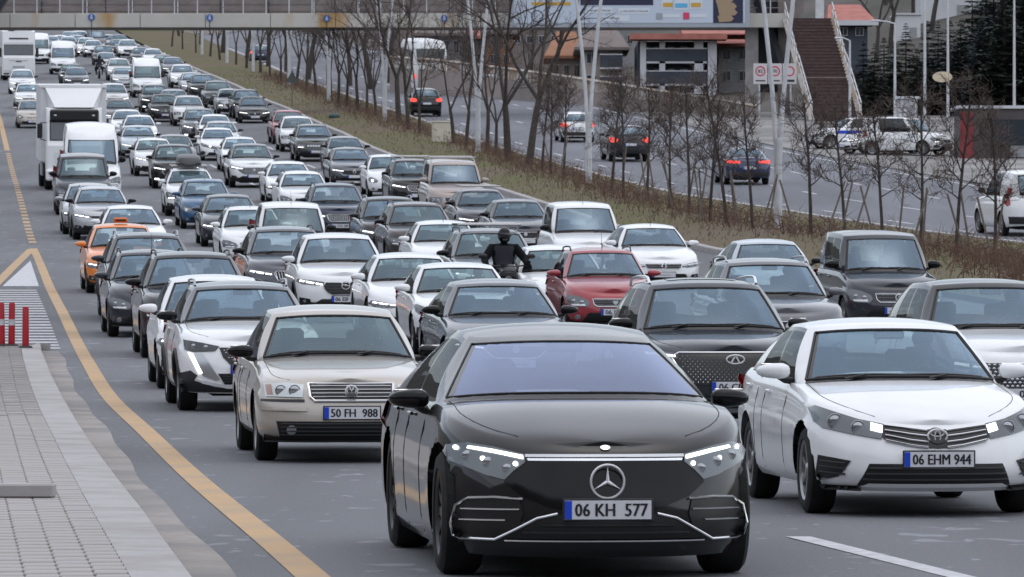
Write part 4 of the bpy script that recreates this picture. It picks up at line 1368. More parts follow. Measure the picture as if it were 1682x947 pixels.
def instance(model, name, loc, rz, pitch, paint_name, roof=None, lod=2, plate=None, skip=(), seat=None, dims=None):
    mdl = MODELS[model]
    root = empty(name, loc)
    root.rotation_euler = (pitch, 0, rz)
    root.rotation_mode = 'XYZ'
    if dims: root.scale = dims
    pm = paint(paint_name); rm = paint(roof) if roof else pm
    sub = {'PAINT': pm, 'ROOF': rm, 'MIRROR': M['gloss_black']}
    def mk(p, par, depth):
        if p.lod > lod or p.name in skip: return
        o = bpy.data.objects.new(p.name, p.me)
        COL.objects.link(o)
        o.parent = par
        if p.loc: o.location = p.loc
        if getattr(p, 'rot', 0): o.rotation_euler = (0, 0, p.rot)
        if p.mat in sub:
            o.material_slots[0].link = 'OBJECT'; o.material_slots[0].material = sub[p.mat]
        if depth < 2:
            for k in p.kids: mk(k, o, depth + 1)
        if p.name == 'number_plate' and plate and hasattr(p, 'plate') and p.plate[0] < 0:
            tx = bpy.data.objects.new('plate_lettering', text_mesh(plate, .076, .435 * min(1, len(plate) / 9 + .06)))
            if not tx.data.materials: tx.data.materials.append(M['ink'])
            COL.objects.link(tx); tx.parent = o
            tx.location = (.02, p.plate[0] - .0015, p.plate[1])
            plate_done.append(1)
    for p in mdl.parts: mk(p, root, 0)
    gm = random.choice(('glass', 'glass', 'glass_b', 'glass_c', 'glass_d'))
    for ch in root.children:
        if ch.data is not None and ch.data.name.startswith('windscreen') and ch.data.materials[0] is M['glass'] and gm != 'glass':
            ch.material_slots[0].link = 'OBJECT'; ch.material_slots[0].material = M[gm]
    return root
plate_done = []
# ================================================================== ground, roads, pavement
def asphalt(name, base, spots=True, tone=1.0):
    m, n, l, b = new_mat(name)
    tc = n.new('ShaderNodeTexCoord')
    def noise(scale, detail=4, stretch=None, rough=.5):
        nz = n.new('ShaderNodeTexNoise'); nz.inputs['Scale'].default_value = scale; nz.inputs['Detail'].default_value = detail
        nz.inputs['Roughness'].default_value = rough
        src = tc.outputs['Object']
        if stretch:
            mp = n.new('ShaderNodeMapping'); mp.inputs['Scale'].default_value = stretch; mp.inputs['Rotation'].default_value = (0, 0, -.11)
            l.new(src, mp.inputs['Vector']); src = mp.outputs['Vector']
        l.new(src, nz.inputs['Vector'])
        return nz.outputs['Fac']
    def rng_(v, a, b_, c, d):
        r = n.new('ShaderNodeMapRange'); r.inputs['From Min'].default_value = a; r.inputs['From Max'].default_value = b_
        r.inputs['To Min'].default_value = c; r.inputs['To Max'].default_value = d
        l.new(v, r.inputs['Value']); return r.outputs['Result']
    def mul(a, b_):
        x = n.new('ShaderNodeMath'); x.operation = 'MULTIPLY'; l.new(a, x.inputs[0]); l.new(b_, x.inputs[1]); return x.outputs[0]
    grain = rng_(noise(55, 6, None, .75), .3, .7, .72, 1.28)
    patch = rng_(noise(.16, 5, (1, .25, 1)), .35, .65, .86, 1.14)
    tracks = rng_(noise(1.0, 2, (.62, .012, 1)), .35, .65, .88, 1.10)
    f = mul(mul(grain, patch), tracks)
    if spots:
        sp = rng_(noise(2.1, 2, (1, .55, 1)), .655, .70, 1.0, 1.6)
        sp2 = rng_(noise(5.5, 2, (1, .5, 1)), .67, .71, 1.0, 1.65)
        f = mul(mul(f, sp), sp2)
    mx = n.new('ShaderNodeVectorMath'); mx.operation = 'SCALE'
    mx.inputs[0].default_value = base
    l.new(f, mx.inputs['Scale'])
    l.new(mx.outputs['Vector'], b.inputs['Base Color'])
    b.inputs['Roughness'].default_value = .82
    b.inputs['Specular IOR Level'].default_value = .35
    bp = n.new('ShaderNodeBump'); bp.inputs['Strength'].default_value = .5; bp.inputs['Distance'].default_value = .01
    l.new(noise(70, 4), bp.inputs['Height']); l.new(bp.outputs['Normal'], b.inputs['Normal'])
    return m

M['asphalt'] = asphalt('asphalt', (.136, .140, .151))
M['asphalt_far'] = asphalt('asphalt_opposite', (.142, .149, .168), False)
M['yellow'] = mottled('yellow_paint', (.50, .325, .165), (.45, .30, .165), 9, .7, c3=(.40, .285, .18), scale2=1.1)
M['white_line'] = mottled('white_paint', (.58, .58, .60), (.42, .42, .44), 8, .65)
M['concrete'] = mottled('kerb_concrete', (.375, .357, .357), (.415, .397, .397), 14, .85, .2, c3=(.33, .312, .305), scale2=1.5)
M['paver'] = mottled('paver_concrete', (.365, .345, .337), (.40, .379, .37), 11, .88, .3, c3=(.335, .313, .303), scale2=1.6)
M['mortar'] = mottled('joint_sand', (.31, .288, .275), (.35, .328, .315), 30, .95)
M['gutter'] = mottled('gutter_dust', (.29, .262, .242), (.34, .312, .292), 12, .92, .2, c3=(.225, .215, .208), scale2=.8)
M['verge'] = mottled('verge_grass', (.118, .096, .046), (.092, .094, .032), .35, .95, .5, c3=(.122, .094, .060), scale2=.10, bscale=14)
M['soil'] = mottled('hillside_soil', (.074, .064, .056), (.052, .054, .042), .12, .95, .4, c3=(.094, .080, .072), scale2=.03, bscale=3)
M['lot'] = mottled('parking_concrete', (.24, .23, .225), (.31, .30, .29), .9, .9, c3=(.19, .185, .18), scale2=.2)

def sheet(name, lines, mat, lift=0.0, kind='structure', parent=None):
    """lines: list of rows [(x, y, z)...] """
    mb = MB().grid(lines)
    o = mb.build(name, mat, parent)
    if kind and parent is None: o['kind'] = kind
    return o

YS = list(np.concatenate([np.arange(-10, 130, 3.0), np.arange(130, 720, 7.0)]))
def interp_pts(pts):
    """polyline of photo points on the road -> X as a function of distance"""
    w = sorted(((ground_pt(*p).y, ground_pt(*p).x) for p in pts))
    ys = np.array([a for a, _ in w]); xs = np.array([b for _, b in w])
    def f(y):
        y = np.asarray(y, float)
        r = np.interp(y, ys, xs)
        r = np.where(y < ys[0], xs[0] + (y - ys[0]) * (xs[1] - xs[0]) / (ys[1] - ys[0]), r)
        k = max(0, len(ys) - 4)
        r = np.where(y > ys[-1], xs[-1] + (y - ys[-1]) * (xs[-1] - xs[k]) / (ys[-1] - ys[k]), r)
        return r
    return f

KERB_R = interp_pts([(1177, 420), (1135, 410), (626, 253), (604, 244), (561, 222), (544, 215), (466, 179), (437, 168), (387, 143), (355, 129), (318, 114), (225, 71)])
def kerb_r(y):
    y = np.asarray(y, float)
    return np.where(y < 170, float(KERB_R(170)) + .115 * (170 - y), KERB_R(y))
OPP_E = interp_pts([(1682, 402), (1587, 391), (1437, 370), (1262, 343), (1140, 324), (1055, 304), (952, 277), (842, 247), (790, 231), (747, 213), (502, 131), (430, 101)])

# terrain: one sheet to the horizon, rising on the right beyond the far road
def terrain_z(x, y):
    z = float(road_z(y)) - .35
    e = float(OPP_E(min(y, 560))) + 34
    if y > 150 and x > e:
        k = min(1.0, (y - 150) / 160)
        z += k * min(26, .16 * (x - e) + .0016 * (x - e) ** 2)
    xl = -.11 * max(y, 0) - 42
    if x < xl: z += min(38, .36 * (xl - x))  # unseen left slope, added to darken reflections in side windows and flanks
    if y < -20: z += min(60, .62 * (-20 - y))  # made-up hill behind the camera, raised so car noses reflect less sky
    return z
xs_t = [-900, -500, -300, -240, -200, -170, -140, -120, -100, -90, -80, -70, -60, -50, -42, -30, -20, -10, 0, 8, 16, 24, 32, 40, 48, 56, 64, 75, 90, 110, 140, 200, 300, 500, 900]
ys_t = [-900, -420, -300, -220, -150, -90, -50, -20, 0, 15, 30, 45, 60, 80, 100, 120, 140, 160, 180, 200, 220, 240, 260, 280, 300, 320, 340, 360, 380, 400, 430, 460, 500, 550, 600, 660, 720, 800, 900, 1100, 1400, 2000, 2600]
sheet('ground', [[(x, y, terrain_z(x, y)) for x in xs_t] for y in ys_t], M['soil'])

# main carriageway
road = sheet('road', [[(x, y, float(road_z(y))) for x in np.linspace(-.11 * y - 26, float(kerb_r(y)) + .1, 9)] for y in YS], M['asphalt'])

# opposite carriageway
OW = 13.2
opp = sheet('opposite_road', [[(float(OPP_E(y)) - .35 + (OW + .7) * f, y, float(road_z(y)) + .004) for f in np.linspace(0, 1, 5)] for y in YS if y > 90], M['asphalt_far'])
# hard standing beyond it
sheet('parking_area', [[(float(OPP_E(y)) + OW + .5 + 19 * f, y, float(road_z(y)) + .01) for f in np.linspace(0, 1, 4)] for y in np.arange(150, 345, 6)], M['lot'])

# grass median with a gentle berm
rows = []
for y in YS:
    if y < 100: continue
    a, b = float(kerb_r(y)) + .24, float(OPP_E(y)) - .62
    rows.append([(a + (b - a) * f, y, float(road_z(y)) + .11 + .16 * math.sin(math.pi * f)) for f in np.linspace(0, 1, 9)])
sheet('grass_median', rows, M['verge'])

def kerb_line(name, fx, y0, y1, step, w, h, side, mat, far=None):
    """kerb of separate stones along x = fx(y)"""
    root = empty(name)
    root['kind'] = 'structure'
    y = y0
    k = 0
    while y < y1 and k < 290:
        L = step
        ya, yb = y + .008, y + L - .008
        pa, pb = Vector((float(fx(ya)), ya, float(road_z(ya)))), Vector((float(fx(yb)), yb, float(road_z(yb))))
        n = Vector((side * w, 0, 0))
        j = random.uniform(-.006, .006)
        up = Vector((0, 0, h + j)); dn = Vector((0, 0, -.1))
        bv = Vector((side * .02, 0, 0)); bz = Vector((0, 0, -.02))
        sec = lambda p: [p + dn, p + up + bz, p + up + bv, p + n + up, p + n + dn]
        vs = sec(pa) + sec(pb)
        m = 5
        fs = [(i, (i + 1) % m, m + (i + 1) % m, m + i) for i in range(m)] + [tuple(range(m))[::-1], tuple(range(m, 2 * m))]
        MB().add(vs, fs).build('kerbstone', mat, root)
        y += L; k += 1
    return root
kerb_line('median_kerb', lambda y: kerb_r(y), 150, 560, 2.0, .24, .15, 1, M['concrete'])
kerb_line('far_kerb', lambda y: OPP_E(y) - .36, 150, 480, 3.0, -.25, .14, 1, M['concrete'])

# pavement island at the left
def lift_pts(pts, h):
    w = []
    for px, py in pts:
        d = depth_at(py, h); w.append((d, (px - 841) * d / LENS_PX))
    w.sort()
    ys = [a for a, _ in w]; xs = [b for _, b in w]
    def f(y):
        r = np.interp(y, ys, xs)
        if y < ys[0]: r = xs[0] + (y - ys[0]) * (xs[2] - xs[0]) / (ys[2] - ys[0])
        return float(r)
    return f
KO = lift_pts([(297, 947), (240, 865), (205, 820), (160, 757), (130, 711), (112, 679), (85, 626), (66, 577)], .0)
KI = lift_pts([(215, 947), (172, 873), (139, 815), (107, 755), (84, 707), (66, 672), (52, 637), (41, 599), (34, 573)], .13)
NOSE = 93.5
pav = empty('pavement'); pav['kind'] = 'structure'
y = 26.0
st = []
while y < NOSE:
    L = random.choice((3.0, 3.0, 4.5))
    y2 = min(y + L, NOSE)
    secs = []
    for yy in (y + .01, y2 - .01):
        z = float(road_z(yy)); xo, xi = KO(yy), KI(yy)
        secs.append([(xo, yy, z - .1), (xo - .01, yy, z + .105), (xo - .03, yy, z + .125), (xi, yy, z + .13), (xi, yy, z - .1)])
    vs = secs[0] + secs[1]
    MB().add(vs, [(i, (i + 1) % 5, 5 + (i + 1) % 5, 5 + i) for i in range(5)] + [(4, 3, 2, 1, 0), (5, 6, 7, 8, 9)]).build('kerbstone', M['concrete'], pav)
    y = y2
ysp = list(np.arange(20, NOSE, 2.5)) + [NOSE]
MB().grid([[(KI(y) - 9, y, float(road_z(y)) + .115), (KI(y) - .005, y, float(road_z(y)) + .115)] for y in ysp]).build('bedding', M['mortar'], pav)
MB().box((KI(NOSE) - 4.4, NOSE + .13, float(road_z(NOSE)) + .03), (9.2, .24, .19)).build('kerbstone', M['concrete'], pav)
pm_ = [MB().box((0, 0, 0), (.194, .393, .05), bev=.006).mesh('paver', [M['paver']], smooth=False) for _ in range(1)][0]
k = 0
rest = MB()
yy = 31.4
row = 0
while yy < NOSE - .2:
    for c in range(7 if yy < 46 else 6):
        off = .10 + c * .2
        yj = yy + (.2 if c % 2 else 0)
        x = KI(yj) - off
        z = float(road_z(yj)) + .107 + random.uniform(-.002, .002)
        if (x * LENS_PX / yj) + 841 < -25: continue
        if k < 296:
            o = bpy.data.objects.new('paver', pm_); COL.objects.link(o); o.parent = pav
            o.location = (x, yj, z); o.rotation_euler = (random.uniform(-.002, .002), random.uniform(-.006, .006), .06 + random.uniform(-.01, .01)); k += 1
        else: rest.box((x, yj, z), (.194, .393, .05), .06 + random.uniform(-.012, .012))
    yy += .4
rest.build('paver_field', M['paver'], pav)['kind'] = 'stuff'
# gutter
sheet('gutter', [[(KO(y) - .02, y, float(road_z(y)) + .012), (KO(y) + .12, y, float(road_z(y)) + .007), (KO(y) + .30 + .03 * math.sin(y * .23) + .02 * math.sin(y * .71 + 1), y, float(road_z(y)) + .005)] for y in np.arange(24, NOSE + .5, .7)], M['gutter'])

# painted lines (4 mm over the asphalt), parts of the road
def strip(name, pts, w, mat, lift=.006, parent=road):
    mb = MB()
    rows = []
    for i, p in enumerate(pts):
        t = (pts[min(i + 1, len(pts) - 1)] - pts[max(i - 1, 0)]).normalized()
        nrm = Vector((t.y, -t.x, 0)).normalized()
        rows.append([tuple(p - nrm * w / 2 + Vector((0, 0, lift))), tuple(p + nrm * w / 2 + Vector((0, 0, lift)))])
    mb.grid(rows, flip=True)
    return mb.build(name, mat, parent)
def on_road(x, y): return Vector((x, y, float(road_z(y))))
YL = interp_pts([(512, 947), (446, 890), (396, 849), (337, 800), (241, 710), (182, 654), (144, 594), (113, 534), (83, 474), (69, 440), (55, 408)])
yl_pts = sorted([ground_pt(*p) for p in [(512, 947), (446, 890), (396, 849), (337, 800), (241, 710), (182, 654), (144, 594), (113, 534), (83, 474), (69, 440), (55, 408)]], key=lambda p: p.y)
_fx = pchip([(p.y, p.x) for p in yl_pts])
yv = np.linspace(20, yl_pts[-1].y, 90)
def fx_(y): return float(_fx(y)) if y >= yl_pts[0].y else yl_pts[0].x + (y - yl_pts[0].y) * (yl_pts[2].x - yl_pts[0].x) / (yl_pts[2].y - yl_pts[0].y)
strip('edge_line', [on_road(fx_(y), y) for y in yv], .215, M['yellow'])
# ladder-dashed continuation and the solid end
A, B = ground_pt(54, 399), ground_pt(13, 250)
n = 36
for i in range(n):
    p = A.lerp(B, (i + .0) / n); q = A.lerp(B, (i + .58) / n)
    strip('edge_line_dash', [on_road(p.x, p.y), on_road(q.x, q.y)], .22, M['yellow'])
strip('edge_line', [on_road(*ground_pt(*p).xy) for p in ((12, 247), (6, 222), (0, 196), (-12, 160), (-30, 120))], .26, M['yellow'])
strip('edge_line', [on_road(*ground_pt(*p).xy) for p in ((52, 409), (28, 432), (4, 456), (-30, 490))], .24, M['yellow'])
tri = [ground_pt(*p) for p in ((50, 428), (4, 470), (64, 470))]
MB().add([(p.x, p.y, p.z + .006) for p in tri], [(0, 1, 2)]).build('island_tip', M['white_line'], road)
d0, d1 = ground_pt(60, 474).y, ground_pt(60, 573).y
for i in range(23):
    ya = d1 + (d0 - d1) * i / 23; yb = ya + (d0 - d1) / 23 * .42
    def xr(y): return float(_fx(y)) - .33
    x0 = -841 * ya / LENS_PX - .5
    MB().add([(x0, ya, float(road_z(ya)) + .006), (xr(ya), ya, float(road_z(ya)) + .006), (xr(yb), yb, float(road_z(yb)) + .006), (x0, yb, float(road_z(yb)) + .006)], [(0, 1, 2, 3)]).build('hatching_bar', M['white_line'], road)
# lane dashes on our side
for v, first in ((6.18, 31.0),):
    p0, p1 = on_road(-.152 * 39.2 + 7.93, 39.2), on_road(-.152 * 30 + 7.93, 30.0)
    strip('lane_dash', [p1, p0], .17, M['white_line'])
for v in (10.9, 14.4, 18.7):
    for s in range(14):
        y = 170 + s * 26.0
        strip('lane_dash', [on_road(v - .11 * y, y), on_road(v - .11 * (y + 5), y + 5)], .14, M['white_line'])
# far road lines
yo = np.arange(120, 560, 8.0)
strip('edge_line', [on_road(float(OPP_E(y)), y) + Vector((0, 0, .004)) for y in yo], .17, M['white_line'], parent=opp)
strip('edge_line', [on_road(float(OPP_E(y)) + OW - .4, y) + Vector((0, 0, .004)) for y in yo], .15, M['white_line'], parent=opp)
for off in (1.5, 5.0, 8.6):
    y = 130.0 + off
    while y < 470:
        strip('lane_dash', [on_road(float(OPP_E(t)) + off, t) + Vector((0, 0, .004)) for t in (y, y + 3.2)], .16, M['white_line'], parent=opp)
        y += 8.4

# small things on the island
def bollard(px, py, h, label, band=True):
    d = depth_at(py, .13)
    root = empty('bollard', ((px - 841) * d / LENS_PX, d, float(road_z(d)) + .13), random.uniform(-.1, .1))
    root.rotation_euler = (random.uniform(-.03, .03), random.uniform(-.04, .04), 0)
    MB().lathe([(0, .001), (0, .05), (.02, .055), (h - .03, .05), (h, .042), (h + .004, .001)], (0, 0, 0), 'Z', 14).build('post', M['bollard_red'], root, smooth=True)
    if band: MB().lathe([(h * .48, .0545), (h * .62, .0545)], (0, 0, 0), 'Z', 14).build('reflective_band', M['white_line'], root, smooth=True)
    MB().lathe([(0, .001), (.03, .10), (0, .12)], (0, 0, 0), 'Z', 14).build('base', M['plastic'], root, smooth=True)
    tag(root, label, 'bollard', 'red bollards on the traffic island')
M['bollard_red'] = mottled('bollard_red', (.42, .02, .03), (.36, .03, .04), 6, .5)
bollard(3, 568, .70, 'red and white bollard at the very left edge of the picture')
bollard(19, 568, .70, 'red bollard with white band in the middle of the three')
bollard(42, 571, .66, 'plain red bollard rightmost of the three on the island tip', False)
d = depth_at(817, .13)
slab = MB().box((0, 0, .05), (1.1, .30, .10), bev=.012).build('concrete_block', M['concrete'])
slab.location = ((90 - 841) * d / LENS_PX - .55, d, float(road_z(d)) + .135)
tag(slab, 'low concrete block lying on the pavement at the left edge', 'block')
p = ground_pt(1, 482)
post = empty('sign_post', p)
MB().lathe([(0, .05), (1.42, .05), (1.43, .001)], (0, 0, 0), 'Z', 10).build('post', M['galv'] if 'galv' in M else M['satin'], post, smooth=True)
MB().box((0, 0, .02), (.22, .22, .04)).build('base_plate', M['satin'], post)
tag(post, 'thin grey post at the left edge beside the painted wedge', 'post')
post.location.x -= .14
# ================================================================== models
FK = dict
make_model('limousine', 'limousine', 'limousine', mirror='MIRROR', glass='glass_coated', rim='rim_dark', spokes=12)
make_model('saloon', 'saloon', 'saloon', spokes=7, sensor=False)
make_model('saloon_old', 'saloon_old', 'saloon_old', mirror='MIRROR', sensor=False, spokes=8)
make_model('lion', 'compact_suv', 'lion', mirror='MIRROR', arch_clad=True, rails='satin', spokes=9)
make_model('stars', 'suv', 'stars', rails='chrome', mirror='MIRROR', sunroof=True)
make_model('sedan_a', 'sedan', fkw=FK(head='swept', grille='slim', intake='smile', badge='disc'))
make_model('sedan_b', 'sedan', fkw=FK(head='slim', grille='hex', intake='wide', badge='disc', drl_style='line'), mirror='MIRROR', rim='rim_dark')
make_model('sedan_c', 'sedan', fkw=FK(head='swept', grille='slats', intake='trap', lit=False, badge='diamond', chrome=True, badge_r=.07), antenna=True)
make_model('sedan_v', 'sedan', fkw=FK(head='swept', grille='vslats', intake='wide', badge=None), spokes=5)
make_model('sedan_d', 'sedan', fkw=FK(head='slim', grille='big', intake='low', badge='diamond', badge_r=.075, badge_v=.74), mirror='MIRROR')
make_model('hatch_a', 'hatch', fkw=FK(head='swept', grille='slim', intake='smile'))
make_model('hatch_b', 'hatch', fkw=FK(head='tall', grille='slats', intake='trap', lit=False, badge='shield', fog='round', plate_v=.42), rails='trim', antenna=True, sensor=False)
make_model('hatch_r', 'hatch', fkw=FK(head='round', grille='slot', intake='smile', lit=False, drl_style='spot', fog='round'), antenna=True, sensor=False)
make_model('hatch_s', 'hatch', fkw=FK(head='round', grille='slot', intake='low', lit=True, drl_style='spot', fog='round'), antenna=True, sensor=False)
make_model('suv_a', 'suv', fkw=FK(head='slim', grille='hex', intake='low', cladding=True), rails='satin', arch_clad=True)
make_model('suv_o', 'crossover', fkw=FK(head='slim', grille='hex', intake='low', cladding=True, badge='bolt', badge_r=.075, badge_v=.78), mirror='PAINT', arch_clad=True)
make_model('suv_m', 'crossover', fkw=FK(head='slim', grille='bigmesh', intake='low', cladding=True, chrome=False, badge='disc', badge_v=.74), mirror='MIRROR', arch_clad=True)
make_model('suv_j', 'crossover', fkw=FK(head='box', grille='seven', intake='wide', cladding=True, chrome=False, badge=None, fog='vent'), mirror='MIRROR', rails='trim', arch_clad=True)
make_model('suv_d', 'crossover', fkw=FK(head='box', grille='slats', intake='trap', cladding=True, badge='shield', lit=False, fog='round'), mirror='MIRROR', rails='trim', arch_clad=True)
make_model('suv_v', 'suv', fkw=FK(head='slim', grille='vslats', intake='low', cladding=True, badge=None), mirror='MIRROR', rails='trim')
make_model('suv_w', 'suv', fkw=FK(head='slim', grille='big', intake='low', cladding=True, badge='disc', fog='lit'), mirror='MIRROR', rails='satin')
make_model('csuv_a', 'compact_suv', fkw=FK(head='slim', grille='slim', intake='smile', cladding=True), mirror='MIRROR', rails='satin', arch_clad=True)
make_model('csuv_b', 'compact_suv', fkw=FK(head='tall', grille='hex', intake='smile', lit=True, cladding=True), rails='trim')
make_model('combi_a', 'combi', fkw=FK(head='tall', grille='slats', intake='trap', badge='vw', lit=False, fog=None, badge_r=.06), mirror='MIRROR', sensor=False)
make_model('combi_b', 'combi', fkw=FK(head='round', grille='slot', intake='wide', badge='disc', lit=False, drl_style=None, fog='round'), mirror='MIRROR', antenna=True, sensor=False)
make_model('combi_c', 'combi', fkw=FK(head='tall', grille='slim', intake='trap', badge='disc', lit=True), mirror='MIRROR', antenna=True, tail='tall')
make_model('transporter', 'transporter', fkw=FK(head='tall', grille='slats', intake='trap', badge='disc', lit=False), mirror='MIRROR', tail='tall')
make_model('panel_van', 'panel_van', fkw=FK(head='tall', grille='slats', intake='wide', badge='disc', lit=False, cladding=True, chrome=False), mirror='MIRROR', tail='tall', sensor=False)
make_model('pickup', 'transporter', fkw=FK(head='box', grille='slats', intake='wide', badge='disc', lit=False, cladding=True), mirror='PAINT', rails='satin')
make_model('suv_rear', 'suv', fkw=FK(), tail='corner', tail_lit=True, rails='trim')
make_model('sedan_rear', 'sedan', fkw=FK(), tail='bar', tail_lit=True)
make_model('hatch_rear', 'hatch', fkw=FK(), tail='corner', tail_lit=True)

KIND = {'limousine': 'saloon', 'saloon': 'saloon', 'saloon_old': 'saloon', 'sedan': 'saloon', 'hatch': 'hatchback', 'suv': 'SUV', 'crossover': 'SUV', 'compact_suv': 'crossover',
        'combi': 'compact van', 'transporter': 'van', 'panel_van': 'panel van'}
NAMEOF = {'saloon': 'saloon_car', 'hatchback': 'hatchback_car', 'SUV': 'suv', 'crossover': 'crossover_car', 'compact van': 'compact_van', 'van': 'van', 'panel van': 'panel_van'}
CNAME = {'white': 'white', 'pearl': 'off-white', 'black': 'black', 'graphite': 'dark grey', 'grey': 'grey', 'midgrey': 'mid-grey', 'silver': 'silver', 'beige': 'beige', 'taupe': 'taupe',
         'red': 'red', 'blue': 'blue', 'navy': 'dark blue', 'orange': 'orange', 'green': 'dark green', 'iceblue': 'pale blue', 'brown': 'dark brown', 'deepblue': 'deep blue', 'pink': 'mauve-roofed dark'}

# windscreen centre column and roof row in the photo; the distance follows from the roof height over the road
CARS = []
def car(px, py, model, col, label=None, roof=None, plate=None, d=None, lane=None, dyaw=0.0, feat=None, dims=None):
    CARS.append(dict(px=px, py=py, model=model, col=col, label=label, roof=roof, plate=plate, d=d, dyaw=dyaw, feat=feat, dims=dims))

# ---- close cars: px = nose centre column, d = distance of the front axle
car(969, 0, 'limousine', 'black', 'glossy black electric saloon leading the traffic with lit headlights and chrome star', plate='06 KH  577', d=34.8)
car(1504, 0, 'saloon', 'white', 'white saloon at the right front with plate 06 EHM 944', plate='06 EHM 944', d=43.05)
car(565, 0, 'saloon_old', 'beige', 'older champagne-beige saloon with black mirrors and plate 50 FH 988', plate='50 FH  988', d=54.1)
car(408, 0, 'lion', 'white', 'white crossover with dark roof and fang-shaped running lights behind the beige saloon', roof='grey', d=69.0, plate='06 BV 214')
car(1188, 0, 'stars', 'graphite', 'dark grey SUV with star-studded grille between black and white saloons', d=61.0, plate='06 CN 58')
car(1660, 0, 'suv_m', 'white', 'white SUV with black roof cut off by the right edge', roof='black', d=61.0, plate='06 L')
# ---- leftmost queue
car(352, 450, 'hatch_a', 'white', 'white hatchback right behind the white crossover with fang lights')
car(318, 412, 'suv_v', 'black', 'big black SUV in the left queue between white hatchback and dark saloons')
car(250, 409, 'hatch_b', 'graphite', 'dark hatchback half hidden behind the big black SUV')
car(243, 381, 'suv_a', 'graphite', 'dark SUV with roof rails right in front of the orange taxi')
car(200, 366, 'hatch_a', 'orange', 'orange taxi hatchback with roof sign')
car(216, 336, 'sedan_a', 'white', 'white saloon directly behind the orange taxi')
car(165, 305, 'csuv_a', 'silver', 'silver crossover with dark grille behind the white saloon and taxi')
car(146, 300, 'hatch_a', 'silver', 'silver car peeking out behind the silver crossover')
car(137, 0, 'transporter', 'graphite', 'dark grey van in front of the white panel van', d=190.0, dims=(1, 1, 1.03))
car(151, 0, 'panel_van', 'white', 'tall white panel van in front of the box lorry', d=199.0, dims=(1, 1, 1.10))
car(52, 163, 'hatch_r', 'beige', 'beige car almost hidden at the left of the box lorry')
car(46, 136, 'hatch_a', 'white', 'small white hatchback with black grille left behind the box lorry')
car(36, 113, 'suv_w', 'white', 'white SUV right in front of the white lorry tractor')
car(63, 54, 'panel_van', 'white', 'white van behind the lorry tractor')
car(76, 66, 'csuv_b', 'graphite', 'dark car right behind the lorry tractor and left of the minibus')
# ---- second queue
car(555, 382, 'suv_o', 'white', 'white SUV with lightning badge and black hexagon grille, third row', plate='06 EIF 759')
car(470, 371, 'suv_v', 'grey', 'grey crossover with slim lit headlights left of the white lightning-badge SUV')
car(478, 331, 'combi_c', 'white', 'white compact van with roof antenna behind the grey crossover')
car(412, 338, 'hatch_b', 'white', 'white car squeezed in behind the white compact van')
car(376, 318, 'sedan_v', 'graphite', 'graphite saloon with ribbed grille and blue-tinted plate')
car(337, 293, 'hatch_r', 'blue', 'blue hatchback with big round headlights behind the graphite saloon')
car(311, 275, 'csuv_b', 'white', 'white car carrying a grey roof box')
car(286, 236, 'suv_w', 'black', 'black SUV right behind the car with the roof box')
car(252, 226, 'csuv_a', 'white', 'white crossover with amber fog lamp left of the black SUV')
car(287, 220, 'sedan_a', 'midgrey', 'grey saloon tucked behind the black SUV and white crossover')
car(227, 205, 'sedan_b', 'iceblue', 'pale blue saloon behind the white panel van')
car(228, 188, 'sedan_a', 'white', 'white saloon behind the pale blue saloon')
car(208, 179, 'sedan_c', 'white', 'white saloon beside the box lorry, behind another white saloon')
car(196, 162, 'sedan_b', 'pink', 'dark saloon with mauve roof beside the box lorry')
car(186, 136, 'suv_w', 'white', 'white SUV half hidden by the top of the box lorry')
# ---- middle queues
car(820, 457, 'sedan_b', 'grey', 'grey saloon behind the roof of the black electric saloon')
car(752, 430, 'saloon', 'white', 'white saloon with curved bumper vents left of the grey saloon')
car(674, 414, 'sedan_a', 'white', 'white saloon between the lightning-badge SUV and another white saloon')
car(928, 0, 'sedan_a', 'white', 'white car between the motorcyclist and the red hatchback', d=107.6)
car(805, 374, 'suv_v', 'midgrey', 'grey SUV with roof bars behind the motorcyclist')
car(728, 361, 'sedan_c', 'white', 'white saloon behind the grey SUV with roof bars')
car(686, 331, 'suv_d', 'brown', 'dark brown SUV with boxy headlights in the middle queue')
car(640, 322, 'suv_a', 'black', 'black SUV with bright angular running light beside the brown SUV')
car(550, 300, 'suv_v', 'navy', 'dark blue SUV with readable plate in the middle queue', plate='06 CFA 589')
car(497, 280, 'csuv_b', 'white', 'white car with roof rails behind the dark blue SUV')
car(473, 264, 'sedan_a', 'white', 'white saloon left behind the white car with rails')
car(412, 235, 'suv_m', 'white', 'white SUV with silver mesh grille and dark roof', roof='grey')
car(394, 224, 'sedan_c', 'white', 'white saloon right behind the silver mesh SUV')
car(357, 209, 'saloon', 'white', 'white saloon in front of two pale cars, third queue')
car(362, 198, 'sedan_b', 'silver', 'silver saloon stuck behind a white saloon, third queue')
car(353, 187, 'sedan_a', 'white', 'white saloon behind the silver saloon, third queue')
car(327, 177, 'suv_w', 'midgrey', 'grey SUV with lit lamps left of the white saloons')
car(309, 156, 'suv_d', 'pearl', 'off-white boxy SUV with black pillars')
car(270, 154, 'csuv_a', 'black', 'black SUV left of the off-white boxy SUV')
car(285, 146, 'suv_a', 'silver', 'silver SUV behind the off-white boxy SUV')
car(255, 138, 'suv_w', 'graphite', 'dark SUV in front of the white high-roof van')
car(241, 95, 'panel_van', 'white', 'white high-roof van in the middle of the far traffic')
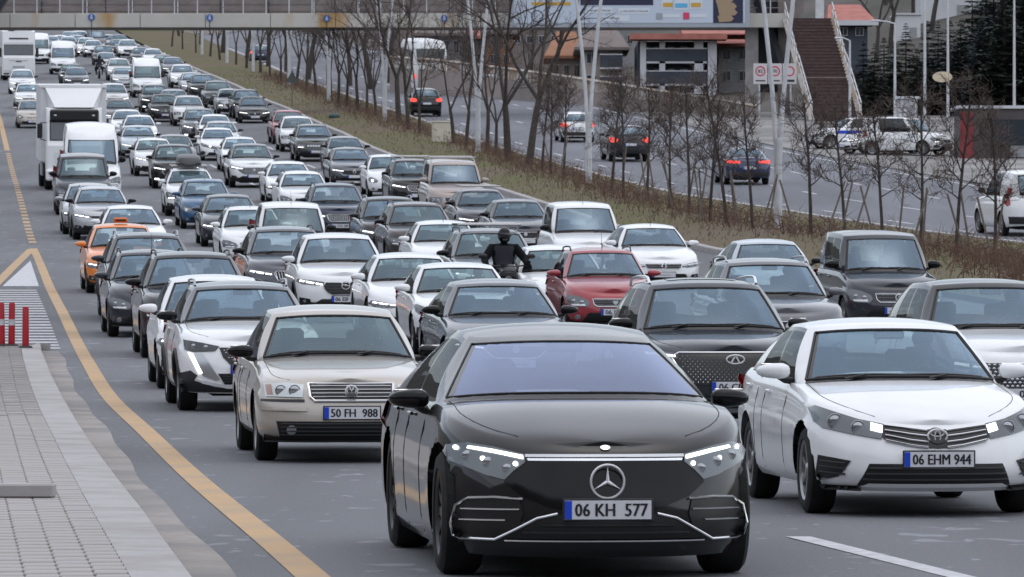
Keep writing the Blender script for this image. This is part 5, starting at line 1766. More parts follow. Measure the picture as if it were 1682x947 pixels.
# ---- right queues
car(1262, 423, 'suv_a', 'midgrey', 'grey SUV with roof rails right behind the star-grille SUV')
car(1262, 392, 'sedan_b', 'iceblue', 'pale blue saloon beside the dark compact van')
car(1448, 378, 'combi_a', 'graphite', 'dark grey compact van with round badge and clear lamps', plate='06 K')
car(990, 406, 'hatch_b', 'red', 'dark red hatchback with black roof rails and plate 06 FL', plate='06 FL 17')
car(1070, 367, 'sedan_c', 'white', 'white saloon with diamond badge behind the red hatchback')
car(958, 331, 'combi_b', 'white', 'white compact van with thin antenna near the median kerb')
car(850, 326, 'sedan_b', 'graphite', 'dark saloon between the white compact van and another dark saloon')
car(790, 309, 'sedan_d', 'graphite', 'dark saloon with curved lit lamps in front of the taupe van')
car(745, 262, 'pickup', 'taupe', 'taupe van with roof bars beside the median')
car(678, 260, 'suv_v', 'black', 'black SUV with ribbed grille left of the taupe van')
car(636, 253, 'hatch_s', 'white', 'white hatchback with round lit headlight left of the black SUV')
car(575, 241, 'sedan_d', 'grey', 'grey saloon with diamond badge and bright hooked running lights')
car(567, 223, 'sedan_b', 'midgrey', 'grey saloon right behind the diamond-badge grey saloon')
car(514, 203, 'suv_j', 'green', 'dark green SUV with seven-slot grille')
car(488, 190, 'suv_d', 'white', 'white SUV behind the seven-slot SUV')
car(474, 180, 'suv_d', 'red', 'red SUV behind a white SUV near the median')
car(415, 158, 'sedan_b', 'black', 'black saloon with bright fog lamps near the median kerb')
car(405, 146, 'suv_a', 'graphite', 'dark SUV right behind the black saloon with fog lamps')
car(378, 145, 'csuv_b', 'silver', 'silver car left behind the black saloon with fog lamps')
car(357, 132, 'suv_d', 'green', 'dark green SUV with bright lamps in the right far queue')
car(333, 121, 'suv_a', 'black', 'black SUV behind the dark green SUV')
car(316, 118, 'hatch_a', 'silver', 'silver hatchback left of the black SUV in the right far queue')
car(299, 105, 'suv_a', 'white', 'white SUV right of the white high-roof van')
car(284, 93, 'sedan_b', 'midgrey', 'grey saloon behind the white SUV right of the high-roof van')
car(268, 89, 'sedan_a', 'grey', 'grey saloon behind the top of the white high-roof van')
car(251, 79, 'sedan_c', 'white', 'white saloon two rows behind the high-roof van')
car(232, 77, 'sedan_a', 'graphite', 'dark saloon left of a white saloon, behind the high-roof van')
car(209, 64, 'suv_a', 'white', 'white SUV seen alone high on the hill in the middle')
car(193, 64, 'sedan_b', 'graphite', 'dark saloon left of the lone white SUV high on the hill')
# ---- far left middle
car(103, 67, 'panel_van', 'white', 'white minibus with blue windscreen beside the lorry tractor')
car(125, 110, 'sedan_b', 'grey', 'grey saloon with white lamps in front of the white minibus')
car(117, 104, 'csuv_a', 'green', 'greenish crossover wedged behind the grey saloon with white lamps')
car(203, 109, 'sedan_a', 'silver', 'silver saloon left of the high-roof van')
car(195, 95, 'suv_a', 'pearl', 'off-white SUV behind the silver saloon, left of the high-roof van')
car(174, 85, 'hatch_a', 'silver', 'silver hatchback behind the far motorcyclist')
car(170, 74, 'suv_j', 'green', 'dark green SUV behind the silver hatchback')
car(153, 65, 'csuv_b', 'white', 'white crossover left of the dark green SUV on the hill')
car(142, 61, 'suv_w', 'white', 'white SUV right behind the white crossover on the hill')
car(158, 48, 'transporter', 'midgrey', 'grey van under the footbridge')
car(178, 56, 'sedan_a', 'silver', 'silver saloon right of the grey van under the footbridge')
car(196, 56, 'sedan_b', 'navy', 'dark blue saloon right of the silver saloon under the footbridge')
car(126, 57, 'hatch_a', 'silver', 'silver hatchback behind the white minibus roof')
car(112, 59, 'sedan_c', 'white', 'white saloon directly above the white minibus')
car(98, 57, 'sedan_a', 'white', 'white saloon left of another above the minibus')
car(84, 58, 'sedan_b', 'pearl', 'off-white saloon left of the minibus roof')
car(115, 51, 'suv_a', 'silver', 'silver SUV farthest left under the footbridge')
car(130, 50, 'suv_w', 'white', 'white SUV left of the grey van under the footbridge')
car(144, 52, 'hatch_a', 'graphite', 'dark hatchback beside the grey van under the footbridge')

PLACED = []
for c in CARS:
    mdl = MODELS[c['model']]
    S = mdl.S
    yroof = S['ywt'] + .45
    if c['d'] is None:
        dr = depth_at(c['py'], mdl.H)             # distance of the roof front
        d = dr - yroof                            # front axle
        X = (c['px'] - 841) * (dr - .5) / LENS_PX
        X -= ROADDIR * (yroof - .5)
    else:
        d = c['d']; X = (c['px'] - 841) * d / LENS_PX
    c['d'] = d; c['X'] = X
    lod = 2 if d < 75 else (1 if d < 330 else 0)
    dm = d + S['wb'] / 2
    pt = road_pitch(dm)
    z = float(road_z(dm)) - math.tan(pt) * S['wb'] / 2
    rz = math.atan(-ROADDIR) + c['dyaw'] + (random.uniform(-.012, .012) if d > 60 else 0)
    kind = KIND[[k for k, v in STYLES.items() if v is S][0]]
    o = instance(c['model'], NAMEOF[kind], (X, d, z), rz, pt, c['col'], roof=c['roof'], lod=lod, plate=c['plate'], dims=c['dims'], skip=('wiper',) if c['model'] == 'limousine' else ())
    o['label'] = c['label']; o['category'] = 'van' if 'van' in kind else 'car'; o['group'] = 'queued vehicles'
    c['obj'] = o
    PLACED.append((c['label'][:40], round(X, 2), round(d, 1), round(X + .11 * d, 2)))
# ================================================================== trees and shrubs
M['bark'] = mottled('bark', (.045, .037, .034), (.078, .066, .060), 9, .95, .4)
M['twig'] = mottled('twig_bark', (.070, .052, .047), (.105, .080, .072), 5, .95)
M['stake'] = mottled('weathered_stake', (.13, .11, .095), (.19, .165, .145), 8, .9)
M['shrub'] = mottled('dry_shrub', (.105, .058, .046), (.165, .105, .080), 2.5, .95)
M['drygrass'] = mottled('dry_grass', (.10, .082, .052), (.075, .074, .036), 1.5, .95)
M['needle'] = mottled('conifer_needle', (.042, .060, .044), (.075, .095, .070), 2.2, .9)
M['needle_b'] = mottled('spruce_needle', (.048, .066, .072), (.080, .102, .108), 2.2, .9)
M['pole'] = mottled('galvanised_pole', (.48, .49, .51), (.58, .59, .61), 2.5, .5, spec=.5)
M['rust_white'] = mottled('stained_girder', (.47, .45, .41), (.53, .51, .47), .5, .7, c3=(.42, .26, .11), scale2=.30, stretch=(1, 1, .35), rust=True)

def rand_perp(d, r):
    v = Vector((r.uniform(-1, 1), r.uniform(-1, 1), r.uniform(-1, 1)))
    v -= d * v.dot(d)
    return v.normalized() if v.length > 1e-4 else d.orthogonal().normalized()

def limb(r, p, d, L, rad, up=.0, wob=.12, n=4):
    pts = [p.copy()]; d = d.normalized()
    for i in range(n):
        d = (d + rand_perp(d, r) * wob + Vector((0, 0, up))).normalized()
        pts.append(pts[-1] + d * (L / n))
    rs = [rad * (1 - .62 * i / n) for i in range(n + 1)]
    return pts, rs, d

def bare_tree(seed, H, trunk_r, clear, forks=0, spread=.55, dens=1.0, lean=0.0, twl=.55):
    r = random.Random(seed)
    T, Cw = MB(), MB()
    tips = []
    def along(pts, t):
        k = min(int(t * (len(pts) - 1)), len(pts) - 2)
        return pts[k].lerp(pts[k + 1], t * (len(pts) - 1) - k)
    def twigs(pts, rs, n, L, lvl):
        for _ in range(n):
            t = r.uniform(.2, 1.0)
            p = along(pts, t)
            d0 = (pts[-1] - pts[0]).normalized()
            d = (d0 * .55 + rand_perp(d0, r) * .85 + Vector((0, 0, .15))).normalized()
            q, qr, _ = limb(r, p, d, L * r.uniform(.6, 1.25), .0065 if lvl else .010, .05, .22, 3 if lvl == 0 else 2)
            Cw.tube(q, qr, n=3, caps=False)
            if lvl == 0: twigs(q, qr, int(4 * dens + .5), L * .55, 1)
    def branch(p, d, L, rad, lvl):
        pts, rs, dd = limb(r, p, d, L, rad, .04, .16, 4)
        T.tube(pts, rs, n=5 if lvl < 2 else 4, caps=False)
        if lvl >= 2:
            twigs(pts, rs, int(7 * dens), twl, 0); return
        for i in range(int((5 if lvl == 0 else 4) * dens + .5)):
            t = r.uniform(.3, 1.0)
            dn = (dd * .6 + rand_perp(dd, r) * .7 + Vector((0, 0, .1))).normalized()
            branch(along(pts, t), dn, L * r.uniform(.38, .6), max(rad * .45, .012), lvl + 1)
        twigs(pts, rs, int(3 * dens), twl, 0)
    d0 = Vector((lean, r.uniform(-.05, .05), 1)).normalized()
    if forks:
        pts, rs, dd = limb(r, Vector((0, 0, -.1)), d0, clear + .1, trunk_r, 0, .05, 4)
        rs = [trunk_r * (1.25 - .35 * i / 4) for i in range(5)]
        T.tube(pts, rs, n=8, caps=False)
        for i in range(forks):
            a = 2 * math.pi * i / forks + r.uniform(-.4, .4)
            d = Vector((math.cos(a) * spread, math.sin(a) * spread, 1)).normalized()
            branch(pts[-1] - dd * .1, d, (H - clear) * r.uniform(.75, 1.0), trunk_r * .62, 0)
    else:
        pts, rs, dd = limb(r, Vector((0, 0, -.1)), d0, H, trunk_r, 0, .035, 8)
        T.tube(pts, rs, n=6, caps=False)
        nb = int(15 * dens)
        for i in range(nb):
            t = (clear + (H * .96 - clear) * (i + .5) / nb) / H
            a = i * 2.4 + r.uniform(-.5, .5)
            up = .65 + .7 * (i / nb)
            d = Vector((math.cos(a), math.sin(a), up)).normalized()
            L = spread * H * (.42 - .26 * abs(i / nb - .35)) * r.uniform(.75, 1.15)
            branch(along(pts, min(t, .99)), d, L, trunk_r * .36, 1)
    return (T.mesh('trunk', [M['bark']], smooth=True, angle=0, recalc=False), Cw.mesh('crown', [M['twig']], smooth=False, recalc=False))

SAP = [bare_tree(100 + i, 3.9 + .25 * (i % 3), .058, 1.45, 0, .54, .80, (i % 3 - 1) * .03, .46) for i in range(5)]
BIG = [bare_tree(200 + i, 9.5 + i % 2, .145, 2.6 + .4 * (i % 2), 3, .50, .85, (-.05, .12, .0)[i % 3], .62) for i in range(3)]
MID = [bare_tree(300 + i, 6.8, .088, 1.9, 3, .42, .8, .08 * (i - 1), .5) for i in range(3)]
stake_me = MB().tube([(0, 0, -.1), (0, 0, 1.75)], .028, n=6).mesh('stake', [M['stake']], smooth=True)

def plant_tree(px, py, proto, name, label, group, scale=1.0, stakes=0, rz=None, pt=None):
    p = ground_pt(px, py) if pt is None else pt
    p.z += .15
    root = empty(name, p, random.uniform(0, 6.3) if rz is None else rz)
    root.scale = (scale,) * 3
    mesh_obj('trunk', proto[0], root); mesh_obj('crown', proto[1], root)
    tag(root, label, 'tree', group)
    for i in range(stakes):
        a = random.uniform(0, 6.3)
        o = mesh_obj('wooden_stake', stake_me)
        o.location = p + Vector((math.cos(a) * .42, math.sin(a) * .42 - .2, 0))
        o.rotation_euler = (random.uniform(-.12, .12), random.choice((-1, 1)) * random.uniform(.06, .34), 0)
        tag(o, 'weathered wooden stake %s %s' % (('leaning beside' if i == 0 else 'standing behind'), label.replace('young bare tree with stakes, ', 'the young tree ').replace(' of the row', '')), 'stake', 'tree stakes')
    return root
ORD = ['zeroth', 'first', 'second', 'third', 'fourth', 'fifth', 'sixth', 'seventh', 'eighth', 'ninth', 'tenth', 'eleventh', 'twelfth', 'thirteenth', 'fourteenth', 'fifteenth', 'sixteenth', 'seventeenth', 'eighteenth', 'nineteenth', 'twentieth', 'twenty-first', 'twenty-second', 'twenty-third', 'twenty-fourth', 'twenty-fifth', 'twenty-sixth']
saps = [(1636, 446), (1570, 436), (1513, 425), (1449, 416), (1388, 407), (1332, 399), (1237, 389), (1194, 380), (1166, 376), (1131, 362), (1100, 355), (1062, 342), (1024, 336), (1005, 326), (925, 303), (905, 296), (890, 290)]
for i, (x, y) in enumerate(saps):
    plant_tree(x, y, SAP[i % 5], 'sapling', 'young bare tree with stakes, %s from the right edge of the row' % ORD[i + 1], 'young staked trees on the median', random.uniform(.95, 1.08), 2 if i < 12 else 1)
bigs = [(836, 273, BIG[0], 1.0, .2), (868, 280, BIG[1], 1.0, 1.1), (655, 208, BIG[2], 1.0, 2.0)]
for (x, y, pr, sc, rz), lb in zip(bigs, ('tall bare tree left of two big ones beside the first lamp post', 'tall bare tree right of two big ones beside the first lamp post', 'tall forked bare tree right of the leaning dark trunks')):
    plant_tree(x, y, pr, 'bare_tree', lb, 'tall bare trees on the median', sc, rz=rz)
mids = [(815, 262), (800, 254), (765, 246), (746, 243), (690, 226), (672, 220), (618, 198), (603, 193), (588, 188), (570, 181), (556, 177), (544, 172), (520, 160), (503, 153), (486, 147), (462, 139), (444, 131), (428, 124), (405, 117), (388, 111), (362, 103), (345, 97), (322, 91), (300, 85), (282, 80)]
for i, (x, y) in enumerate(mids):
    plant_tree(x, y, MID[i % 3], 'bare_tree', 'slim dark bare tree on the median, %s counted leftward from the beige cabinet' % ORD[i + 1], 'bare trees along the far median', random.uniform(.8, 1.15))

# dry shrubs and grass on the median
def along_row(y):
    return float(np.interp(y, [q[0] for q in TREE_ROW], [q[1] for q in TREE_ROW]))
TREE_ROW = sorted([(ground_pt(x, y).y, ground_pt(x, y).x) for x, y in [(1636, 446), (1513, 425), (1332, 399), (1237, 389), (1131, 362), (1024, 336), (925, 303), (836, 273), (765, 246), (672, 220), (588, 188), (503, 153), (428, 124), (345, 97), (282, 80)]])
sh = MB(); gr = MB()
for i in range(5200):
    y = 125 + (430 - 125) * random.random() ** 1.35
    x = along_row(y) + random.gauss(-.1, .75)
    z = float(road_z(y)) + .2
    h = random.uniform(.25, .85) * (1.15 if random.random() < .3 else .8)
    a = random.uniform(0, math.pi); dx, dy = math.cos(a), math.sin(a)
    lx, ly = random.gauss(0, .18), random.gauss(0, .18)
    w = random.uniform(.008, .018)
    sh.add([(x - dx * w, y - dy * w, z), (x + dx * w, y + dy * w, z), (x + lx + .004, y + ly, z + h)], [(0, 1, 2)])
    for _ in range(2):
        t = random.uniform(.3, .8); bx, by, bz = x + lx * t, y + ly * t, z + h * t
        ex, ey = random.gauss(0, .2), random.gauss(0, .2)
        sh.add([(bx, by, bz - .012), (bx, by, bz + .012), (bx + ex, by + ey, bz + random.uniform(.05, .3))], [(0, 1, 2)])
o = sh.build('dry_shrubs', M['shrub'], smooth=False, recalc=False); tag(o, 'reddish dry shrubs lining the young trees on the median', 'shrubs', kind='stuff')
for i in range(9000):
    y = 120 + 330 * random.random() ** 1.4
    a_, b_ = float(kerb_r(y)) + .3, float(OPP_E(y)) - .6
    f = random.random()
    x = a_ + (b_ - a_) * f; z = float(road_z(y)) + .10 + .16 * math.sin(math.pi * f)
    h = random.uniform(.05, .16); an = random.uniform(0, math.pi); w = random.uniform(.008, .025)
    gr.add([(x - math.cos(an) * w, y - math.sin(an) * w, z), (x + math.cos(an) * w, y + math.sin(an) * w, z), (x + random.gauss(0, .05), y, z + h)], [(0, 1, 2)])
o = gr.build('dry_grass', M['drygrass'], smooth=False, recalc=False); tag(o, 'short dry grass tufts on the median', 'grass', kind='stuff')

# conifers on the right slope
def conifer(seed, H, R):
    r = random.Random(seed)
    T, N = MB(), MB()
    T.tube([(0, 0, -.4), (0, 0, H * .5), (0, 0, H * .98)], [.16, .09, .01], n=6, caps=False)
    tiers = int(H * 3.0)
    for k in range(tiers):
        t = (k + r.random()) / tiers
        z = H * (.08 + .9 * t)
        rad = R * (1 - t) ** .8 * r.uniform(.75, 1.12)
        nb = int(12 + 14 * (1 - t))
        for i in range(nb):
            a = r.uniform(0, 6.283)
            L = rad * r.uniform(.6, 1.1)
            d = Vector((math.cos(a), math.sin(a), r.uniform(-.28, .12)))
            p = Vector((0, 0, z)); q = p + d * L
            nseg = 5
            for s in range(nseg):
                c = p.lerp(q, (s + .7) / nseg)
                side = Vector((-d.y, d.x, 0)) * (.30 * L * (1 - .5 * s / nseg) + .10)
                for sg in (-1, 1):
                    tip = c + d * .2 * L + side * sg + Vector((0, 0, r.uniform(-.10, .06)))
                    N.add([c, c + d * (.16 * L + .04) + Vector((0, 0, .03)), tip], [(0, 1, 2)])
    return (T.mesh('trunk', [M['bark']], recalc=False), N.mesh('crown', [M['needle']], smooth=False, recalc=False))
CON = [conifer(11 + i, 8.5 + i, 2.4 + .3 * i) for i in range(3)]
con = [(1402, 0, 332, .30, 0), (1418, 0, 345, .40, 1), (1436, 0, 335, .36, 0), (1452, 0, 352, .46, 1), (1468, 0, 338, .40, 0), (1488, 0, 350, .44, 1), (1506, 0, 336, .42, 0), (1524, 0, 352, .50, 1), (1541, 0, 338, .46, 1), (1560, 0, 350, .56, 0),
       (1578, 0, 336, .52, 1), (1597, 0, 348, .62, 0), (1614, 0, 334, .58, 1), (1632, 0, 346, .70, 1), (1650, 0, 332, .66, 0), (1668, 0, 344, .78, 1), (1686, 0, 334, .75, 0), (1706, 0, 344, .8, 1), (1620, 0, 378, .62, 1), (1645, 0, 385, .72, 0), (1672, 0, 392, .85, 1)]
for i, (px, py, d, sc, kind) in enumerate(sorted(con)):
    x = (px - 841) * d / LENS_PX
    p = Vector((x, d, terrain_z(x, d)))
    root = empty('conifer', p, random.uniform(0, 6))
    sc *= 1.25
    root.scale = (sc * random.uniform(1.0, 1.2), sc * 1.1, sc)
    t, n_ = CON[i % 3]
    mesh_obj('trunk', t, root)
    mesh_obj('crown', n_, root, M['needle_b'] if kind else M['needle'])
    tag(root, '%s conifer on the right slope, %s counted from the stairs' % ('blue-grey' if kind else 'dark green', ORD[i + 1]), 'tree', 'conifers on the right slope')
# far bare trees closing the view
far = [(250, 380, 640), (295, 370, 600), (330, 360, 560), (365, 350, 520), (405, 340, 500), (440, 330, 470), (470, 320, 450), (505, 300, 430), (540, 290, 415), (575, 280, 410), (610, 270, 400), (640, 260, 420), (735, 250, 415), (770, 240, 440), (815, 230, 405), (870, 220, 420), (905, 210, 400), (1440, 60, 430), (1462, 60, 440), (1530, 40, 460), (1500, 30, 470), (1455, 30, 520), (1420, 30, 540)]
for i, (px, _, d) in enumerate(far):
    x = (px - 841) * d / LENS_PX
    plant_tree(0, 0, BIG[i % 3], 'bare_tree', 'far leafless tree behind the median, %s counted from the left' % ORD[i + 1], 'far leafless trees', random.uniform(.9, 1.3), pt=Vector((x, d, terrain_z(x, d))))

# ================================================================== lamp posts with twin masts
def twin_pole(px, py, label, k, i):
    p = ground_pt(px, py)
    root = empty('lamp_post', p + Vector((0, 0, .1)))
    MB().lathe([(0, .16), (.02, .16), (.03, .125), (2.7, .118), (2.75, .13), (2.85, .13), (2.86, .10)], (0, 0, 0), 'Z', 14).build('base_column', M['pole'], root, smooth=True)
    for s in (-1, 1):
        pts = [(s * .05, 0, 2.3), (s * .10, 0, 3.4), (s * .22, 0, 4.8), (s * .45, 0, 7.0), (s * .85, 0, 9.4), (s * 1.3, 0, 10.6)]
        MB().tube(pts, [.078, .075, .07, .063, .055, .05], n=8).build('mast', M['pole'], root, smooth=True)
        MB().box((s * 1.75, 0, 10.72), (.9, .26, .10), bev=.04).build('lamp_head', M['satin'], root)
    MB().box((.0, -.105, .95), (.10, .02, .30), bev=.006).build('service_door', M['plastic' if i == 1 else 'pole'], root)
    tag(root, label, 'lamp post', 'twin-mast lamp posts on the median')
poles = [(1278, 388, 'nearest twin-mast grey lamp post in front of the speed limit panels'), (967, 312, 'twin-mast grey lamp post in front of the billboard'), (785, 258, 'twin-mast lamp post right of the beige cabinet'),
         (632, 207, 'twin-mast lamp post between the leaning dark trunks and the bus'), (540, 173, 'twin-mast lamp post left of the leaning dark trunks'), (475, 146, 'twin-mast lamp post under the rusty end of the footbridge'),
         (416, 123, 'twin-mast lamp post beside the far deep blue car'), (373, 108, 'twin-mast lamp post second from the left under the footbridge'), (332, 94, 'leftmost twin-mast lamp post under the footbridge')]
for i, (x, y, lb) in enumerate(poles): twin_pole(x, y, lb, 0, i)

# beige cabinet
p = ground_pt(726, 241)
root = empty('utility_cabinet', p + Vector((0, 0, .1)), .15)
M['cab'] = mottled('cabinet_paint', (.58, .54, .44), (.64, .60, .50), 3, .6)
MB().box((0, 0, .55), (.92, .6, 1.1), bev=.015).build('case', M['cab'], root)
MB().box((0, 0, 1.13), (1.02, .7, .07), bev=.015).build('lid', M['pearlcap'] if 'pearlcap' in M else M['cab'], root)
MB().box((0, -.306, .55), (.82, .012, .95)).build('door', M['cab'], root)
MB().box((.3, -.316, .6), (.03, .02, .12)).build('handle', M['plastic'], root)
tag(root, 'beige utility cabinet with flat lid on the grass median', 'cabinet')
# little green warning sign seen from behind on the verge
p = ground_pt(480, 178)
root = empty('road_sign', p + Vector((0, 0, .1)))
MB().tube([(0, 0, 0), (0, 0, 2.3)], .03, n=8).build('post', M['stake'], root, smooth=True)
M['greysign'] = simple('sign_back', (.10, .115, .115), .5, .3)
MB().prism([(-.42, 1.5), (.42, 1.5), (0, 2.25)], -.04, -.03).build('panel', M['greysign'], root)
tag(root, 'triangular road sign seen from behind on a thin post', 'sign')
p = ground_pt(549, 199)
bag = MB(); uv_super(bag, (0, 0, .16), (.33, .3, .18), .8)
o = bag.build('rubbish_bag', simple('teal_bag', (.02, .06, .065), .5), smooth=True); o.location = p + Vector((0, 0, .12))
tag(o, 'dark teal rubbish bag lying on the grass median', 'bag')

# ================================================================== footbridge
BD = 335.0
def bx(px, d=BD): return (px - 841) * d / LENS_PX
def bz(py, d=BD): return CAMZ + (473.5 - py) * d / LENS_PX
fb = empty('footbridge', (bx(400), BD, bz(45)))
OX, OZ = bx(400), bz(45)
def local(px, py): return bx(px) - OX, bz(py) - OZ
M['mesh_brown'] = mottled('bridge_mesh', (.18, .155, .148), (.24, .215, .208), 1.2, .8)
M['blue_sign'] = simple('blue_sign', (.01, .10, .42), .4)
gz0, gz1 = 0, bz(22) - OZ
x0, x1 = bx(-90) - OX, bx(1300) - OX
n = 13
for i in range(n):
    a = x0 + (x1 - x0) * i / n; b = x0 + (x1 - x0) * (i + 1) / n
    MB().box(((a + b) / 2, 0, (gz0 + gz1) / 2), (b - a - .03, .5, gz1 - gz0), bev=.02).build('girder_panel', M['rust_white'], fb)
MB().box(((x0 + x1) / 2, 1.7, gz1 - .12), (x1 - x0, 3.2, .2)).build('deck', M['concrete'], fb)
MB().box(((x0 + x1) / 2, 3.4, (gz0 + gz1) / 2), (x1 - x0, .4, gz1 - gz0)).build('rear_girder', M['rust_white'], fb)
x1r = bx(840) - OX
for yy, nm in ((.05, 'railing'), (3.35, 'rear_railing')):
    step = 1.35 if yy < 1 else 2.7
    k = int((x1 - x0) / step)
    for i in range(k + 1):
        x = x0 + i * step
        MB().box((x, yy, gz1 + 1.1), (.06, .06, 2.2)).build('railing_post', M['plastic' if i % 5 == 2 else 'pole'], fb)
    for h in (.35, .75, 1.15, 1.55, 2.1):
        MB().box(((x0 + x1) / 2, yy + .04, gz1 + h), (x1 - x0, .03, .05)).build('railing_rail', M['mesh_brown' if h not in (2.1,) else 'pole'], fb)
    if yy > 1: MB().box(((x0 + x1) / 2, yy + .1, gz1 + .85), (x1 - x0, .02, 1.7)).build('mesh_infill', M['mesh_brown'], fb)
tag(fb, 'steel footbridge with rust-stained pale girder crossing the road', 'footbridge')
for i, (px, py) in enumerate(((151, 28), (345, 29), (537, 30), (730, 30))):
    root = empty('round_sign', (bx(px), BD - .34, bz(py)))
    MB().lathe([(0, .0001), (0, .2), (.03, .2), (.03, .0001)], (0, 0, 0), 'Y', 20).build('disc', M['blue_sign'], root)
    MB().prism([(-.05, .14), (.05, .14), (.05, -.02), (.12, -.02), (0, -.16), (-.12, -.02), (-.05, -.02)], -.012, -.004).build('arrow', M['white_line'], root)
    MB().box((0, .06, -.55), (.03, .03, 1.0)).build('bracket', M['plastic'], root)
    tag(root, 'round blue arrow sign on the footbridge girder, %s from the left' % ORD[i + 1], 'sign', 'blue arrow signs')
# dark stair flank at the far left end of the bridge
o = MB().prism([(bx(-30), bz(-40)), (bx(24), bz(-4)), (bx(20), bz(0)), (bx(0), bz(33)), (bx(-30), bz(80))], BD - 3.0, BD - 2.0).build('bridge_canopy', simple('dark_cladding', (.012, .013, .022), .5))
tag(o, 'dark slanting flank of the footbridge end at the top left corner', 'cladding')

# ================================================================== billboard hung on the bridge
bb = empty('billboard', (bx(1030), BD - 1.3, bz(45)))
ox, oz = bx(1030), bz(45)
def bl(px, py): return bx(px) - ox, bz(py) - oz
def panel(name, l, t, r, b, mat, y, th=.02, par=bb):
    (xa, zt), (xb, zb) = bl(l, t), bl(r, b)
    return MB().box(((xa + xb) / 2, y, (zt + zb) / 2), (xb - xa, th, zt - zb)).build(name, mat, par)
C = lambda nm, c, **k: simple('print_' + nm, c, .45, **k)
pal = dict(white=C('white', (.62, .66, .72)), pale=C('pale', (.50, .56, .66)), navy=C('navy', (.012, .012, .05)), amber=C('amber', (.55, .33, .05)), cyan=C('cyan', (.10, .42, .68)), pink=C('pink', (.60, .04, .12)), sand=C('sand', (.34, .24, .15)), sand2=C('sand2', (.20, .14, .09)), ink=C('ink', (.03, .03, .05)), grey=C('grey', (.30, .33, .36)))
panel('frame', 838, -60, 1230, 46, simple('billboard_frame', (.34, .37, .42), .4, .3), .12, .3)
panel('poster', 844, -58, 1222, 39, pal['pale'], -.05)
panel('print_block', 953, -58, 1072, 10, pal['navy'], -.066)
for l, t, r, b in ((966, 14, 1005, 23), (1015, 15, 1066, 24), (990, 27, 1033, 36), (1086, -8, 1102, 16), (1107, -6, 1130, 18), (1132, -8, 1152, 16)): panel('print_block', l, t, r, b, pal['white'], -.066)
for l, t, r, b, c in ((1088, 6, 1104, 13, 'amber'), (1108, 7, 1128, 14, 'cyan'), (1134, 6, 1150, 13, 'amber'), (1077, 23, 1087, 33, 'grey'), (1121, 22, 1131, 33, 'pink'), (873, 5, 937, 10, 'amber')): panel('print_block', l, t, r, b, pal[c], -.082)
for l, t, r, b in ((1088, 25, 1116, 30), (1132, 25, 1160, 30)): panel('print_block', l, t, r, b, pal['white'], -.066)
panel('print_photo', 1170, -58, 1219, 39, pal['navy'], -.066)
hand = MB()
for i, (dx, w) in enumerate(((0, 30), (3, 33), (5, 32), (4, 27))):
    (xa, z1_), (xb, z0_) = bl(1173 + dx, -4 + i * 10), bl(1173 + dx + w, 8 + i * 10)
    hand.prism([(xa + .1, z0_), (xb - .15, z0_ + .05), (xb, (z0_ + z1_) / 2), (xb - .2, z1_), (xa, z1_ - .05)], -.10 - .006 * i, -.078)
hand.build('print_photo', pal['sand'], bb)
for txt, px, py, w in (('PROBİYOTİKLER', 985, 18.5, 34), ('LI PROBİYOTİKLER', 1041, 19.5, 46), ('LİFLER', 1009, 31, 16)):
    me = text_mesh(txt, .12, w * BD / LENS_PX); me.materials.append(pal['ink']) if not me.materials else None
    o = mesh_obj('lettering', me, bb); q = bl(px, py); o.location = (q[0], -.08, q[1])
o = MB(); o.lathe([(0, .30), (0, .36)], (0, 0, 0), 'Y', 20); oo = o.build('print_emblem', pal['ink'], bb); q = bl(882, 28); oo.location = (q[0], -.07, q[1])
tag(bb, 'wide billboard with pale blue poster and grey frame on the footbridge', 'billboard')

# ================================================================== stairs at the right end
M['stair'] = mottled('stair_tread', (.082, .050, .048), (.11, .072, .068), 3, .85)
M['stair_edge'] = mottled('stair_paint', (.45, .42, .39), (.52, .50, .48), 1.5, .7, c3=(.33, .24, .17), scale2=.6)
sd0 = 323.0
xs0, xs1 = bx(1374, sd0), bx(1328, BD)
zt0, zt1 = float(road_z(sd0)), bz(30)
stair = empty('staircase', (xs0, sd0, zt0))
NS = 31
wst = 2.55
for i in range(NS):
    f = i / NS
    y = (BD - sd0) * f; x = (xs1 - xs0) * f; z = (zt1 - zt0) * (i + .5) / NS
    h = (zt1 - zt0) / NS
    MB().box((x, y + .2, z), (wst, .42, h * 1.0 - .004)).build('step', M['stair'], stair)
    MB().box((x, y - .02, z + h / 2 - .02), (wst, .025, .03)).build('nosing', M['trim' if i != 12 else 'stair_edge'], stair)
for s in (-1, 1):
    sx = s * (wst / 2 + .12)
    MB().tube([(sx, -.2, .05), (sx + (xs1 - xs0), BD - sd0, zt1 - zt0 + .05)], .16, n=4).build('stringer', M['stair_edge'], stair)
    for hh in (.5, .95):
        MB().tube([(sx, -.2, hh + .1), (sx + (xs1 - xs0) * .48, (BD - sd0) * .48, (zt1 - zt0) * .48 + hh), (sx + (xs1 - xs0) * .52, (BD - sd0) * .52, (zt1 - zt0) * .48 + hh + .02), (sx + (xs1 - xs0), BD - sd0, zt1 - zt0 + hh)], .035, n=6).build('handrail', M['pole'], stair)
    for i in range(13):
        f = i / 12
        MB().box((sx + (xs1 - xs0) * f, (BD - sd0) * f, (zt1 - zt0) * f + .5), (.07, .07, 1.0)).build('baluster', M['stair_edge'], stair)
MB().box((xs1 - xs0, BD - sd0 + 1.6, zt1 - zt0 - .1), (3.4, 3.0, .2)).build('landing', M['concrete'], stair)
for s in (-1.4, -.4, .8): MB().box((xs1 - xs0 + s, BD - sd0 + 2.6, zt1 - zt0 + 1.2), (.5, .2, 2.6)).build('landing_panel', M['pole' if s != -.4 else 'mesh_brown'], stair)
tag(stair, 'long brown staircase with pale stringers rising to the footbridge', 'staircase')
